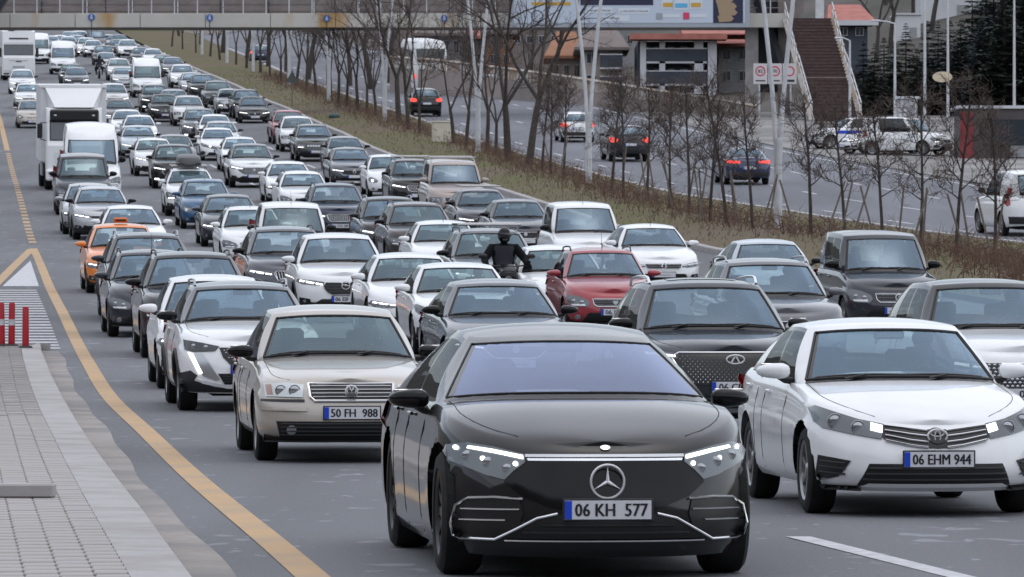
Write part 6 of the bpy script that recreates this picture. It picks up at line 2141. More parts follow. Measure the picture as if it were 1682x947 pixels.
# bridge tower beside the stairs
tw = empty('bridge_tower', (bx(1268), BD + 1.2, terrain_z(bx(1268), BD) - .2))
hz = bz(-30) - tw.location.z
M['navy_clad'] = mottled('navy_cladding', (.016, .018, .028), (.03, .032, .042), .8, .5)
for i, px in enumerate((1236, 1290)):
    MB().box((bx(px) - bx(1268), 0, hz / 2), (.75, .9, hz)).build('pier', M['mesh_brown' if i else 'concrete'], tw)
MB().box((0, 1.0, hz / 2 + 1), (1.6, .5, hz - 2)).build('back_panel', M['navy_clad'], tw)
MB().tube([(bx(1232) - bx(1268), -1.0, hz + .5), (bx(1285) - bx(1268), -1.0, bz(120) - tw.location.z)], .35, n=4).build('brace', M['navy_clad'], tw)
tag(tw, 'dark pier tower of the footbridge left of the stairs', 'tower')
# speed limit panels
sg = empty('speed_limit_sign', (bx(1262), 326.5, bz(138, 326.5)))
M['red_ring'] = simple('sign_red', (.50, .02, .05), .5)
for i, (px, num) in enumerate(((1238, '82'), (1262, '70'), (1286, ''))):
    x = (px - 1262) * 326.5 / LENS_PX
    MB().box((x, 0, .60), (.80, .03, 1.18), bev=.008).build('panel', simple('sign_face', (.56, .53, .55), .5) if i == 0 else bpy.data.materials['sign_face'], sg)
    r_ = MB().lathe([(-.012, .22), (-.012, .29), (.0, .29), (.0, .22)], (0, 0, 0), 'Y', 28, True).build('ring', M['red_ring'], sg); r_.location = (x, -.012, .75)
    if num:
        me = text_mesh(num, .2); me.materials.append(M['ink']) if not me.materials else None
        t = mesh_obj('number', me, sg); t.location = (x, -.02, .75)
    MB().box((x, -.02, .20), (.56, .01, .07 if i < 2 else .13)).build('caption_bar', M['ink'], sg)
MB().box((0, .03, .6), (2.5, .03, .06)).build('rail', M['pole'], sg)
for s in (-.9, .9): MB().box((s, .08, -1.4), (.09, .09, 4.6)).build('leg', M['pole'], sg)
tag(sg, 'row of three white speed limit panels with red rings by the stairs', 'sign')

# ================================================================== ramp wall, buildings, right-hand side
M['ramp'] = mottled('ramp_wall', (.30, .255, .235), (.37, .32, .30), .8, .9, .2, c3=(.24, .21, .20), scale2=.15)
rp = [(640, 92, 392), (720, 97, 385), (840, 112, 372), (930, 124, 362), (1010, 136, 352), (1100, 150, 343), (1180, 162, 336), (1245, 173, 331)]
ramp = empty('ramp_wall', at(840, 112, 372))
L0 = ramp.location.copy()
pts = [at(*q) - L0 for q in rp]
vs = []
for p in pts:
    zb = float(road_z(p.y + L0.y)) - 1.0 - L0.z
    vs += [(p.x, p.y, p.z - .75), (p.x, p.y, zb), (p.x, p.y + 7.5, p.z - .75), (p.x, p.y + 7.5, zb)]
mb = MB(); n = len(pts)
mb.add(vs, [(4 * i, 4 * i + 1, 4 * i + 5, 4 * i + 4) for i in range(n - 1)] + [(4 * i, 4 * i + 4, 4 * i + 6, 4 * i + 2) for i in range(n - 1)] + [(4 * i + 2, 4 * i + 6, 4 * i + 7, 4 * i + 3) for i in range(n - 1)] + [(0, 2, 3, 1), (4 * n - 4, 4 * n - 3, 4 * n - 1, 4 * n - 2)])
mb.build('retaining_wall', M['ramp'], ramp)
rail = MB()
for a, b in zip(pts[:-1], pts[1:]):
    rail.tube([a + Vector((0, .1, -.06)), b + Vector((0, .1, -.06))], .11, n=4)
rail.build('parapet_rail', M['stair_edge'], ramp)
tot = sum((b - a).length for a, b in zip(pts[:-1], pts[1:]))
k = 0
for a, b in zip(pts[:-1], pts[1:]):
    m = int((b - a).length / .62)
    for i in range(m):
        p = a.lerp(b, i / m)
        MB().box((p.x, p.y + .1, p.z - .42), (.16, .16, .66)).build('baluster', M['stair_edge'], ramp)
tag(ramp, 'pinkish retaining wall with concrete balustrade climbing behind the far road', 'wall')

M['pane'] = simple('window_pane', (.03, .04, .05), .08, spec=.8)
M['roof_red'] = mottled('salmon_roof', (.34, .125, .10), (.42, .17, .14), 1.5, .8)
M['bl_beige'] = mottled('beige_render', (.40, .35, .31), (.46, .41, .37), .7, .9)
M['bl_grey'] = mottled('grey_render', (.26, .265, .275), (.33, .335, .34), .5, .9)
M['bl_white'] = mottled('white_render', (.52, .53, .56), (.60, .61, .63), .4, .9)
M['bl_navy'] = mottled('slate_cladding', (.045, .055, .075), (.065, .075, .095), .5, .7)
M['bl_orange'] = mottled('orange_render', (.27, .13, .08), (.32, .165, .10), .6, .9)
M['bl_brown'] = mottled('brown_render', (.17, .14, .13), (.22, .185, .175), .5, .9)

def building(name, l, t, r, b, d, wall, label, depth=12, floors=3, cols=4, roof=None, rooflift=0, balcony=None, roof_l=None, roof_r=None, base_drop=14):
    p = at((l + r) / 2, b, d)
    root = empty(name, p)
    w = (r - l) * d / LENS_PX; h = (b - t) * d / LENS_PX
    MB().box((0, depth / 2, h / 2 - base_drop / 2), (w, depth, h + base_drop)).build('wall', M[wall], root)
    fh = h / floors; cw = w / cols
    for f in range(floors):
        for c in range(cols):
            x = -w / 2 + cw * (c + .5); z = fh * (f + .52)
            ww, wh = cw * .52, fh * .5
            o = MB().box((x, -.03, z), (ww, .10, wh)).build('window', M['bl_white' if wall != 'bl_white' else 'bl_grey'], root)
            MB().box((x - ww * .23, -.09, z), (ww * .40, .03, wh * .86)).build('pane', M['pane'], o)
            MB().box((x + ww * .23, -.09, z), (ww * .40, .03, wh * .86)).build('pane', M['pane'], o)
        if balcony:
            a, b_ = balcony
            xa, xb = -w / 2 + w * a, -w / 2 + w * b_
            bo = MB().box(((xa + xb) / 2, -.7, fh * f + .06), (xb - xa, 1.4, .14)).build('balcony', M['bl_white'], root)
            MB().box(((xa + xb) / 2, -1.38, fh * f + .55), (xb - xa, .06, .85)).build('balcony_panel', M['bl_navy'], bo)
            MB().box(((xa + xb) / 2, -1.38, fh * f + 1.02), (xb - xa + .05, .09, .07)).build('balcony_rail', M['pole'], bo)
    if roof:
        ov = .5
        z = h + rooflift; e = 2.0
        pts_ = [(-w / 2 - ov, -ov - .6, z), (w / 2 + ov, -ov - .6, z), (w / 2 + ov, depth + ov, z), (-w / 2 - ov, depth + ov, z), (-w / 2 + w * .2, depth * .5, z + e), (w / 2 - w * .2, depth * .5, z + e)]
        MB().add(pts_ + [(q[0], q[1], q[2] - .2) for q in pts_[:4]], [(0, 1, 5, 4), (1, 2, 5), (2, 3, 4, 5), (3, 0, 4), (0, 6, 7, 1), (1, 7, 8, 2), (2, 8, 9, 3), (3, 9, 6, 0), (6, 9, 8, 7)]).build('roof', M[roof], root)
    tag(root, label, 'building')
    return root, w, h
ap, w, h = building('apartment_block', 1048, 68, 1178, 178, 398, 'bl_navy', 'slate-clad apartment block with white balconies under the billboard', 12, 3, 6, None, 0, (.10, .86))
for f in (.06, .30, .76, .93): MB().box((-w / 2 + w * f, -.9, h / 2), (.62 if f > .5 else .4, 1.0, h)).build('column', M['bl_white'], ap)
MB().box((0, -1.2, h + .25), (w + 1.2, 3.0, .4)).build('eaves', M['roof_red'], ap)
MB().add([(w * .05, -1.5, h + .5), (w * .95, -1.5, h + .5), (w * .95, 6, h + 1.7), (w * .05, 6, h + 1.7), (w * .05, -1.5, h + .42), (w * .95, -1.5, h + .42), (w * .95, 6, h + .42), (w * .05, 6, h + .42)], [(0, 1, 2, 3), (0, 4, 5, 1), (1, 5, 6, 2), (3, 2, 6, 7), (0, 3, 7, 4)]).build('roof', M['roof_red'], ap)
building('apartment_block', 1180, 72, 1262, 178, 405, 'bl_grey', 'grey apartment wing with salmon roof right of the slate block', 12, 3, 3, 'roof_red')
building('house', 955, 78, 1022, 150, 402, 'bl_beige', 'beige house with small balconies left of the slate apartment block', 10, 2, 2, 'bl_brown', 0, (.45, 1.0))
building('house', 905, 92, 956, 150, 412, 'bl_beige', 'low beige house with orange roof behind the big bare trees', 9, 1, 3, 'bl_orange')
building('house', 800, 52, 842, 112, 430, 'bl_orange', 'orange-walled house behind the big bare tree', 9, 2, 2, 'bl_brown')
building('house', 690, 55, 758, 100, 440, 'bl_grey', 'grey house with white window frames above the bus', 9, 1, 4, 'bl_brown')
building('house', 756, 60, 800, 105, 446, 'bl_brown', 'brown house between the grey and the orange houses', 9, 2, 2, 'roof_red')
building('house', 640, 0, 740, 50, 520, 'bl_brown', 'far brown building above the right half of the footbridge', 12, 2, 6, 'roof_red')
building('apartment_block', 480, -10, 630, 55, 640, 'bl_grey', 'far grey apartment block behind the footbridge railing', 14, 3, 8, 'bl_brown')
building('apartment_block', 250, 38, 300, 82, 640, 'bl_white', 'white far block with small windows under the footbridge', 12, 3, 3)
building('apartment_block', 302, 30, 372, 88, 620, 'bl_beige', 'pale far block behind the leftmost lamp posts', 12, 3, 4)
building('house', 840, 0, 960, 78, 470, 'bl_brown', 'brown building behind the left end of the billboard', 12, 3, 6, 'roof_red')
building('apartment_block', 960, 20, 1060, 80, 480, 'bl_grey', 'grey building peeking out below the billboard', 12, 2, 6, 'bl_brown')
hs, w, h = building('house', 1372, 38, 1425, 66, 392, 'bl_navy', 'dark house with salmon roof behind the stairs', 9, 1, 2)
MB().add([(-w / 2 - .6, -.8, h + .1), (w / 2 + .6, -.8, h + .1), (w / 2 - .2, 5, h + 1.55), (-w / 2 - .2, 5, h + 1.55), (-w / 2 - .6, 5.2, h), (w / 2 + .6, 5.2, h), (-w / 2 - .6, -.8, h - .1), (w / 2 + .6, -.8, h - .1)], [(0, 1, 2, 3), (6, 7, 1, 0), (1, 7, 5, 2), (0, 3, 4, 6), (4, 5, 7, 6)]).build('roof', M['roof_red'], hs)
MB().box((0, -.85, h), (w + 1.4, .2, .35)).build('gutter_board', M['bl_white'], hs)
# white sheds on the slope
def block(name, l, t, r, b, d, mat, label, cat, depth=6, drop=6, top=None):
    p = at((l + r) / 2, b, d)
    w = (r - l) * d / LENS_PX; h = (b - t) * d / LENS_PX
    root = empty(name, p)
    MB().box((0, depth / 2, h / 2 - drop / 2), (w, depth, h + drop), bev=.03).build('wall', M[mat], root)
    MB().box((0, depth / 2, h + .07), (w + .3, depth + .3, .14)).build('roof', M[top or mat], root)
    MB().box((w * .2, -.04, h * .35), (min(1.0, w * .3), .08, h * .6)).build('door', M['bl_grey'], root)
    tag(root, label, cat)
    return root
block('warehouse', 1472, 24, 1512, 84, 455, 'bl_white', 'lower white warehouse block on the right slope', 'building')
block('warehouse', 1512, -30, 1612, 78, 475, 'bl_white', 'tall white warehouse wall at the top right', 'building')
block('shed', 1476, 162, 1507, 190, 322, 'bl_white', 'small white shed among the conifers', 'shed', 2.2, 1.0)
M['kiosk_dark'] = mottled('kiosk_cladding', (.085, .075, .078), (.115, .10, .10), .8, .8)
kd = block('kiosk', 1578, 178, 1720, 262, 262, 'kiosk_dark', 'dark roadside kiosk with red panel at the right edge', 'kiosk', 4, .5, 'bl_white')
M['kiosk_red'] = mottled('faded_red', (.20, .03, .035), (.26, .05, .055), 1.5, .8)
MB().box((-1.72, -.06, 1.1), (.6, .10, 2.2)).build('red_panel', M['kiosk_red'], kd)
MB().box((.2, -.06, 1.25), (1.5, .08, 1.2)).build('window', M['pane'], kd)
# street lamps at the right
def street_lamp(px, pt, pb, d, arm, label):
    x = (px - 841) * d / LENS_PX
    zb = terrain_z(x, d) - .1
    h = at(px, pt, d).z - zb
    root = empty('street_lamp', (x, d, zb))
    MB().tube([(0, 0, 0), (0, 0, h * .5), (0, 0, h)], [.085, .07, .05], n=8).build('post', M['pole'], root, smooth=True)
    MB().tube([(0, 0, h - .02), (arm * .5, 0, h + .10), (arm, 0, h + .14)], .035, n=6).build('arm', M['pole'], root, smooth=True)
    MB().box((arm * 1.18, 0, h + .14), (.55, .2, .10), bev=.04).build('lamp_head', M['bl_white'], root)
    tag(root, label, 'street lamp', 'street lamps at the right')
street_lamp(1470, 38, 195, 300, -.85, 'street lamp with arm pointing left behind the parked cars')
street_lamp(1396, 66, 195, 318, -.5, 'short street lamp just right of the stairs')
street_lamp(1557, -8, 200, 300, -.8, 'street lamp carrying the cream oval sign')
street_lamp(1666, -20, 180, 296, -.8, 'street lamp at the far right edge above the kiosk')
street_lamp(1519, -30, 195, 290, -.6, 'pale street lamp between the other right-hand lamps')
p = at(1548, 126, 299.4)
root = empty('oval_sign', p)
M['cream'] = simple('cream_sign', (.62, .53, .38), .5)
MB().lathe([(-.04, .0001), (-.04, .30), (.04, .30), (.04, .0001)], (0, 0, 0), 'Y', 24).build('panel', M['cream'], root).scale = (1.75, 1, .95)
MB().box((.28, .1, 0), (.05, .2, .05)).build('bracket', M['pole'], root)
tag(root, 'cream oval sign fixed to a street lamp on the right', 'sign')
# ================================================================== lorries, bus, motorcycles, extras on cars
def place_on_road(root, X, d, rz=None, wb=3.0):
    pt = road_pitch(d + wb / 2)
    root.location = (X, d, float(road_z(d + wb / 2)) - math.tan(pt) * wb / 2)
    root.rotation_euler = (pt, 0, math.atan(-ROADDIR) if rz is None else rz)
def big_wheel(par, x, y, r=.5, w=.3):
    o = MB().lathe([(-w / 2, r * .55), (-w / 2, r * .9), (-w * .4, r), (w * .4, r), (w / 2, r * .9), (w / 2, r * .55)], (0, 0, 0), 'X', 26).build('wheel', M['tyre'], par, smooth=True, angle=40)
    o.location = (x, y, r)
    MB().lathe([(-w * .42, .001), (-w * .42, r * .2), (-w * .2, r * .55), (w * .2, r * .55), (w * .42, r * .2), (w * .42, .001)], (0, 0, 0), 'X', 18).build('rim', M['satin'], o, smooth=True, angle=30)
M['truck_glass'] = simple('lorry_glass', (.045, .055, .065), .06, spec=.9)
M['tw'] = mottled('truck_white', (.74, .745, .75), (.80, .805, .81), .7, .4, spec=.5)
M['tg'] = mottled('box_grey', (.62, .625, .64), (.68, .685, .70), .6, .5)

def truck_cab(root, W, zfloor, H, depth, ws0, ws1, mat, visor=True):
    """front at y=-1.35; flat-faced cab with a slightly raked windscreen"""
    y0 = -1.35
    prof = [(y0, zfloor), (y0 - .04, zfloor + .35), (y0, ws0 - .15), (y0 + .10, ws0), (y0 + .34, ws1), (y0 + .55, H - .05), (y0 + .8, H), (y0 + depth, H), (y0 + depth, zfloor)]
    c = MB()
    G = []
    fr = [-1, -.985, -.95, -.85, -.5, 0, .5, .85, .95, .985, 1]
    for f in fr:
        e = abs(f)
        back = .0 if e < .9 else (.16 if e > .99 else (.08 if e > .97 else .03))
        G.append([(f * W / 2, y + (back if y < y0 + 1.2 else 0), z) for y, z in prof])
    c.grid(G)
    for s in (0, -1): c.add(G[s], [tuple(range(len(prof)))])
    c.build('cab', mat, root, smooth=True, angle=28)
    def face_pt(u, z):
        y = np.interp(z, [p[1] for p in prof[:7]], [p[0] for p in prof[:7]])
        return (u, float(y), z)
    def quad(name, x0, x1, z0, z1, m, off=.02, par=root):
        k = 5
        return MB().grid([[(x0 + (x1 - x0) * i / 4, face_pt(0, z0 + (z1 - z0) * j / k)[1] - off, z0 + (z1 - z0) * j / k) for i in range(5)] for j in range(k + 1)], flip=False).build(name, m, par, smooth=True)
    return quad, y0
# --- white box lorry
bt = empty('box_lorry', (0, 0, 0))
q, y0 = truck_cab(bt, 2.12, .45, 3.12, 1.75, 1.84, 2.62, M['tw'])
q('windscreen', -.93, .93, 1.88, 2.66, M['frit'], .015)
q('windscreen_glass', -.88, .88, 1.92, 2.62, M['truck_glass'], .025)
v = MB().box((0, y0 + .22, 2.84), (1.85, .16, .44), bev=.06).build('sun_visor', M['trim'], bt)
for s in (-1, 1): MB().box((s * .72, y0 + .13, 2.84), (.10, .03, .05)).build('marker_lamp', M['drl_dim'], v)
q('grille_panel', -.75, .75, .98, 1.42, M['tg'], .015)
for z in (1.05, 1.14, 1.23): q('grille_slot', -.6, .6, z, z + .03, M['trim'], .022)
b = MB().box((0, y0 - .03, .58), (2.16, .3, .42), bev=.05).build('bumper', M['tw'], bt)
for s in (-1, 1):
    for xx, zz in ((.80, .66), (.93, .66), (.86, .52)):
        MB().lathe([(0, .001), (-.02, .055), (0, .06)], (s * xx, y0 - .185, zz), 'Y', 12).build('lamp', M['lens'], b)
    m_ = MB().box((s * 1.30, y0 + .22, 2.25), (.20, .12, .56), bev=.03).build('wing_mirror', M['trim'], bt)
    MB().tube([(s * 1.04, y0 + .3, 2.56), (s * 1.3, y0 + .24, 2.54)], .02, n=5).build('mirror_arm', M['trim'], m_)
    MB().tube([(s * 1.04, y0 + .3, 1.86), (s * 1.3, y0 + .24, 1.95)], .02, n=5).build('mirror_arm', M['trim'], m_)
MB().box((0, 3.0, 2.5), (2.5, 6.2, 2.9), bev=.03).build('cargo_box', M['tg'], bt)
MB().box((0, -.12, 3.92), (2.52, .10, .10)).build('box_rim', M['tw'], bt)
fs = [(-.72, y0 + .5, 3.13), (.72, y0 + .5, 3.13), (1.08, -.15, 3.88), (-1.08, -.15, 3.88), (-.95, -.12, 3.13), (.95, -.12, 3.13)]
MB().add(fs, [(0, 1, 2, 3), (0, 3, 4), (1, 5, 2), (4, 3, 2, 5), (0, 4, 5, 1)]).build('wind_deflector', M['tw'], bt)
MB().box((0, 2.6, .8), (1.0, 7, .35)).build('chassis', M['under'], bt)
for s in (-1, 1):
    big_wheel(bt, s * .95, 0, .46, .28); big_wheel(bt, s * .95, 4.0, .46, .5)
    MB().box((s * 1.15, 2.0, .75), (.06, 2.4, .5)).build('side_guard', M['satin'], bt)
place_on_road(bt, (122 - 841) * 217 / LENS_PX, 216.5, wb=4)
tag(bt, 'white box lorry with dark sun visor behind the tall white panel van', 'lorry', 'queued vehicles')
# --- white tractor unit
tr = empty('tractor_lorry')
q, y0 = truck_cab(tr, 2.46, .40, 3.72, 2.2, 1.85, 2.65, M['tw'])
q('windscreen', -1.1, 1.1, 1.90, 2.68, M['frit'], .015)
q('windscreen_glass', -1.06, 1.06, 1.94, 2.64, M['truck_glass'], .025)
q('sun_visor', -1.12, 1.12, 2.72, 2.88, M['tg'], .05)
q('roof_lamp_strip', -.72, .72, 3.08, 3.2, M['trim'], .02)
q('grille', -.45, .45, .95, 1.10, M['satin'], .02); q('grille', -.45, .45, .74, .88, M['satin'], .02)
q('chrome_strip', -.7, .7, 1.48, 1.52, M['satin'], .02); q('badge', -.2, .2, 1.40, 1.48, M['trim'], .03)
for s in (-1, 1):
    q('headlight', s * .85 - .25, s * .85 + .25, .62, .82, M['drl_dim'], .02); q('bumper_vent', s * .92 - .2, s * .92 + .2, .46, .56, M['trim'], .02)
    MB().box((s * 1.38, y0 + .3, 2.1), (.22, .14, .7), bev=.03).build('wing_mirror', M['trim'], tr)
    big_wheel(tr, s * 1.02, 0, .5, .3); big_wheel(tr, s * .95, 3.6, .5, .55)
MB().box((0, 2.0, .85), (.9, 6.2, .4)).build('chassis', M['under'], tr)
MB().box((-.55, y0 + .9, 3.88), (.45, .6, .34), bev=.03).build('roof_unit', M['trim'], tr)
MB().box((.2, y0 + .95, 3.8), (1.7, .5, .2), bev=.05).build('light_bar', M['tw'], tr)
MB().box((0, 6.8, 2.3), (2.5, 11, 2.7)).build('trailer', M['tg'], tr)
place_on_road(tr, (30 - 841) * 428 / LENS_PX, 428, wb=3.6)
tag(tr, 'white lorry tractor with black roof unit at the top left edge', 'lorry', 'queued vehicles')

# --- coach seen from behind on the far road
def opp_dir(d):
    return (float(OPP_E(d + 6)) - float(OPP_E(d - 6))) / 12.0
def place_opp(root, px, d, wb=2.7, lat=None):
    X = (px - 841) * d / LENS_PX
    pt = road_pitch(d)
    root.location = (X, d, float(road_z(d)) + .008)
    root.rotation_euler = (pt, 0, math.atan(-opp_dir(d)))
bu = empty('coach')
W_, H_ = 2.5, 3.6
G = []
for zz, ins in ((.35, .04), (.5, 0), (1.6, 0), (2.6, .05), (3.2, .12), (3.5, .26), (3.6, .5)):
    ring = []
    for f in np.linspace(0, 2 * math.pi, 41):
        c, s_ = math.cos(f), math.sin(f)
        ring.append((np.sign(c) * abs(c) ** .25 * (W_ / 2 - ins), 6 + np.sign(s_) * abs(s_) ** .12 * (6 - ins * .9), zz))
    G.append(ring)
mb = MB().grid(G); mb.add(G[-1], [tuple(range(41))])
mb.build('body', M['tw'], bu, smooth=True, angle=35)
def rearq(name, poly, m, off=.02):
    def yy(z): return np.interp(z, [.35, .5, 1.6, 2.6, 3.2, 3.5], [.04, 0, 0, .045, .108, .234]) - off
    return MB().add([(x, yy(z) , z) for x, z in poly], [tuple(range(len(poly)))]).build(name, m, bu)
rearq('rear_window', [(-1.0, 3.05), (1.0, 3.05), (.92, 2.25), (.8, 2.1), (-.8, 2.1), (-.92, 2.25)], M['pane'])
rearq('engine_cover', [(-.8, 1.5), (.8, 1.5), (.8, .8), (-.8, .8)], M['tg']); rearq('number_plate', [(-.26, .72), (.26, .72), (.26, .6), (-.26, .6)], M['plate'])
for s in (-1, 1):
    rearq('tail_light', [(s * 1.02, 1.3), (s * 1.15, 1.3), (s * 1.15, 1.0), (s * 1.02, 1.0)], M['brake'])
    MB().box((s * 1.245, 6, 2.45), (.03, 10, 1.0)).build('side_window', M['pane'], bu)
    for yw in (2.8, 9.2): big_wheel(bu, s * 1.1, yw, .5, .3)
MB().box((0, 6, .45), (2.2, 11, .3)).build('underbody', M['under'], bu)
place_opp(bu, 707, 388)
tag(bu, 'white coach seen from behind through the bare trees', 'bus', 'traffic on the far road')

# --- cars on the far road, seen from behind
def opp_car(model, px, gy, col, label, lod=1, dims=None, extra=0.0, turn=0.0):
    d = depth_at(gy)
    mdl = MODELS[model]; S = mdl.S
    tail = mdl.info['yr']
    X = (px - 841) * d / LENS_PX
    th = math.atan(-opp_dir(d)) + math.pi + turn
    kind = KIND[[k for k, v in STYLES.items() if v is S][0]]
    # tail end at distance d
    cy = d + math.cos(th - math.pi) * tail; cx = X - math.sin(th - math.pi) * tail
    dm = cy - S['wb'] / 2
    o = instance(model, NAMEOF[kind], (cx, cy, float(road_z(cy)) + .008), th, -road_pitch(dm), col, lod=lod, dims=dims)
    o['label'] = label; o['category'] = 'van' if 'van' in kind else 'car'; o['group'] = 'traffic on the far road'
    return o
opp_car('combi_c', 1702, 389, 'white', 'white compact van cut off by the right edge on the far road', dims=(1, 1, 1.08))
opp_car('sedan_rear', 1231, 304, 'deepblue', 'dark blue saloon with red tail lights on the far road')
opp_car('suv_rear', 1036, 266, 'graphite', 'dark grey SUV seen from behind on the far road')
opp_car('hatch_rear', 950, 234, 'white', 'white hatchback seen from behind behind the lamp post')
opp_car('suv_rear', 701, 192, 'black', 'black SUV with lit tail lamps in front of the coach')
opp_car('sedan_rear', 808, 158, 'white', 'white car with red tail lamps beyond the big bare tree')
opp_car('hatch_rear', 428, 103, 'deepblue', 'bright blue car far up the other carriageway')
# --- cars parked right
def parked(model, px, py, d, col, rz, label, roof=None):
    X = (px - 841) * d / LENS_PX
    S = MODELS[model].S
    o = instance(model, NAMEOF[KIND[[k for k, v in STYLES.items() if v is S][0]]], (X, d, float(road_z(d)) + .015), rz, 0, col, lod=1)
    o['label'] = label; o['category'] = 'car'; o['group'] = 'cars parked at the right'
    return o
o1 = parked('hatch_a', 1408, 0, 268, 'white', -1.15, 'white parked car with red stripe nearest the stairs')
o2 = parked('combi_c', 1530, 0, 266, 'white', 1.0, 'white parked van with open-looking side near the red panel')
o3 = parked('hatch_b', 1355, 0, 276, 'white', -1.3, 'white parked car with blue stripe leftmost under the stairs')
for o, mt in ((o1, 'tail'), (o3, 'plate_blue')):
    mb = MB()
    for s in (-1, 1): mb = MB().box((s * .872, 1.4, .78), (.02, 2.2, .16)); mb.build('stripe', M[mt], o)

# --- taxi sign, roof box
for c in CARS:
    if c['label'].startswith('orange taxi'):
        mdl = MODELS[c['model']]
        zr = float(mdl.info['roof'](1.45))
        s = MB().box((0, 1.45, zr + .075), (.32, .14, .12), bev=.03).build('taxi_sign', simple('taxi_sign', (.62, .14, .015), .4), c['obj'])
        MB().box((0, 1.372, zr + .075), (.24, .01, .035)).build('sign_band', M['ink'], s)
    if 'grey roof box' in c['label']:
        mdl = MODELS[c['model']]; zr = mdl.H
        rb = empty('roof_box', c['obj'].location, c['obj'].rotation_euler[2]); rb.rotation_euler = c['obj'].rotation_euler
        mb = MB(); uv_super(mb, (0, 2.0, zr + .24), (.40, 1.0, .20), .55, 20, 10)
        M['boxgrey'] = simple('roof_box_plastic', (.13, .135, .135), .5)
        mb.build('lid', M['boxgrey'], rb, smooth=True)
        MB().box((0, 2.0, zr + .15), (.80, 1.9, .10), bev=.04).build('tray', M['trim'], rb)
        for y in (1.45, 2.5): MB().box((0, y, zr + .06), (1.25, .06, .05), bev=.01).build('crossbar', M['satin'], rb)
        tag(rb, 'grey plastic roof box on the white car in the second queue', 'roof box')
    if 'taupe van' in c['label'] or 'roof bars behind the motorcyclist' in c['label']:
        mdl = MODELS[c['model']]; zr = mdl.H
        for y in (1.35, 2.5): MB().box((0, y, zr + .07), (2 * mdl.S['Wr'] + .10, .06, .04), bev=.01).build('roof_bar', M['satin'], c['obj'])

# ================================================================== people and motorcycles
def skin_body(name, joints, edges, subdiv=2, mat=None):
    me = bpy.data.meshes.new(name)
    me.from_pydata([j[0] for j in joints], edges, [])
    ob = bpy.data.objects.new(name, me); COL.objects.link(ob)
    md = ob.modifiers.new('skin', 'SKIN'); md.use_smooth_shade = True
    for i, j in enumerate(joints):
        sv = me.skin_vertices[0].data[i]
        sv.radius = j[1] if hasattr(j[1], '__len__') else (j[1], j[1])
        sv.use_root = (i == 0)
    sb = ob.modifiers.new('sub', 'SUBSURF'); sb.levels = subdiv; sb.render_levels = subdiv
    dg = bpy.context.evaluated_depsgraph_get()
    res = bpy.data.meshes.new_from_object(ob.evaluated_get(dg))
    bpy.data.objects.remove(ob); bpy.data.meshes.remove(me)
    res.name = name
    res.materials.clear()
    for m_ in (mat or []): res.materials.append(m_)
    res.shade_smooth()
    return res
def hand_edges(J, E, wrist, d, side, curl, s=1.0):
    """five fingers from a palm; d forward, side = thumb direction"""
    d = d.normalized(); side = (side - d * side.dot(d)).normalized(); nrm = d.cross(side)
    J.append((wrist + d * .075 * s, (.038 * s, .022 * s))); palm = len(J) - 1
    for k, (off, L) in enumerate(((.030, .07), (.010, .078), (-.010, .072), (-.030, .058))):
        base = wrist + d * .10 * s + side * off * s
        J.append((base, (.010 * s, .010 * s))); a = len(J) - 1; E.append((palm, a))
        J.append((base + d * L * .45 * s + nrm * curl * .03 * s, (.009 * s, .009 * s))); E.append((a, a + 1))
        J.append((base + d * L * .45 * s + nrm * curl * .08 * s, (.008 * s, .008 * s))); E.append((a + 1, a + 2))
    J.append((wrist + d * .05 * s + side * .045 * s, (.012 * s, .012 * s))); t = len(J) - 1; E.append((palm, t))
    J.append((wrist + d * .09 * s + side * .06 * s + nrm * curl * .03 * s, (.010 * s, .010 * s))); E.append((t, t + 1))
    return palm
V3 = lambda *a: Vector(a)
def seated_person():
    J = [(V3(0, .10, .10), (.15, .12)), (V3(0, .12, .30), (.145, .105)), (V3(0, .14, .46), (.17, .11)), (V3(0, .15, .56), (.075, .07)), (V3(0, .14, .63), (.058, .06)), (V3(0, .11, .72), (.075, .09)), (V3(0, .12, .82), (.072, .088))]
    E = [(i, i + 1) for i in range(6)]
    for s in (1, -1):
        i = len(J)
        J += [(V3(s * .19, .14, .52), (.065, .065)), (V3(s * .23, .02, .30), (.048, .048)), (V3(s * .16, -.22, .36), (.034, .034))]
        E += [(2, i), (i, i + 1), (i + 1, i + 2)]
        p = hand_edges(J, E, J[i + 2][0], V3(-s * .2, -.8, .25), V3(0, 0, 1), 1.0)
        E.append((i + 2, p))
    for s in (1, -1):
        i = len(J)
        J += [(V3(s * .10, -.15, .06), (.085, .085)), (V3(s * .11, -.40, .08), (.065, .065)), (V3(s * .11, -.52, -.20), (.05, .05))]
        E += [(0, i), (i, i + 1), (i + 1, i + 2)]
    me = skin_body('body', J, E, 2, [M['cloth_dark'], M['skin']])
    for p in me.polygons:
        c = p.center
        p.material_index = 1 if c.z > .585 or (c.y < -.24 and c.z > .2) else 0
    return me
SEATED = seated_person()
hairm = MB(); uv_super(hairm, (0, .135, .815), (.086, .100, .075), .95)
HAIR = hairm.mesh('hair', [simple('dark_hair', (.02, .016, .014), .8)], smooth=True)
nose = MB().add([(0, .025, .745), (.016, .045, .715), (-.016, .045, .715), (0, .01, .713)], [(0, 1, 3), (0, 3, 2), (1, 2, 3)])
NOSE_ME = nose.mesh('nose', [M['skin']])
eyes = MB()
for s in (1, -1): uv_super(eyes, (s * .030, .040, .755), (.012, .010, .007), 1.0, 8, 5)
EYES = eyes.mesh('eyes', [M['ink']])
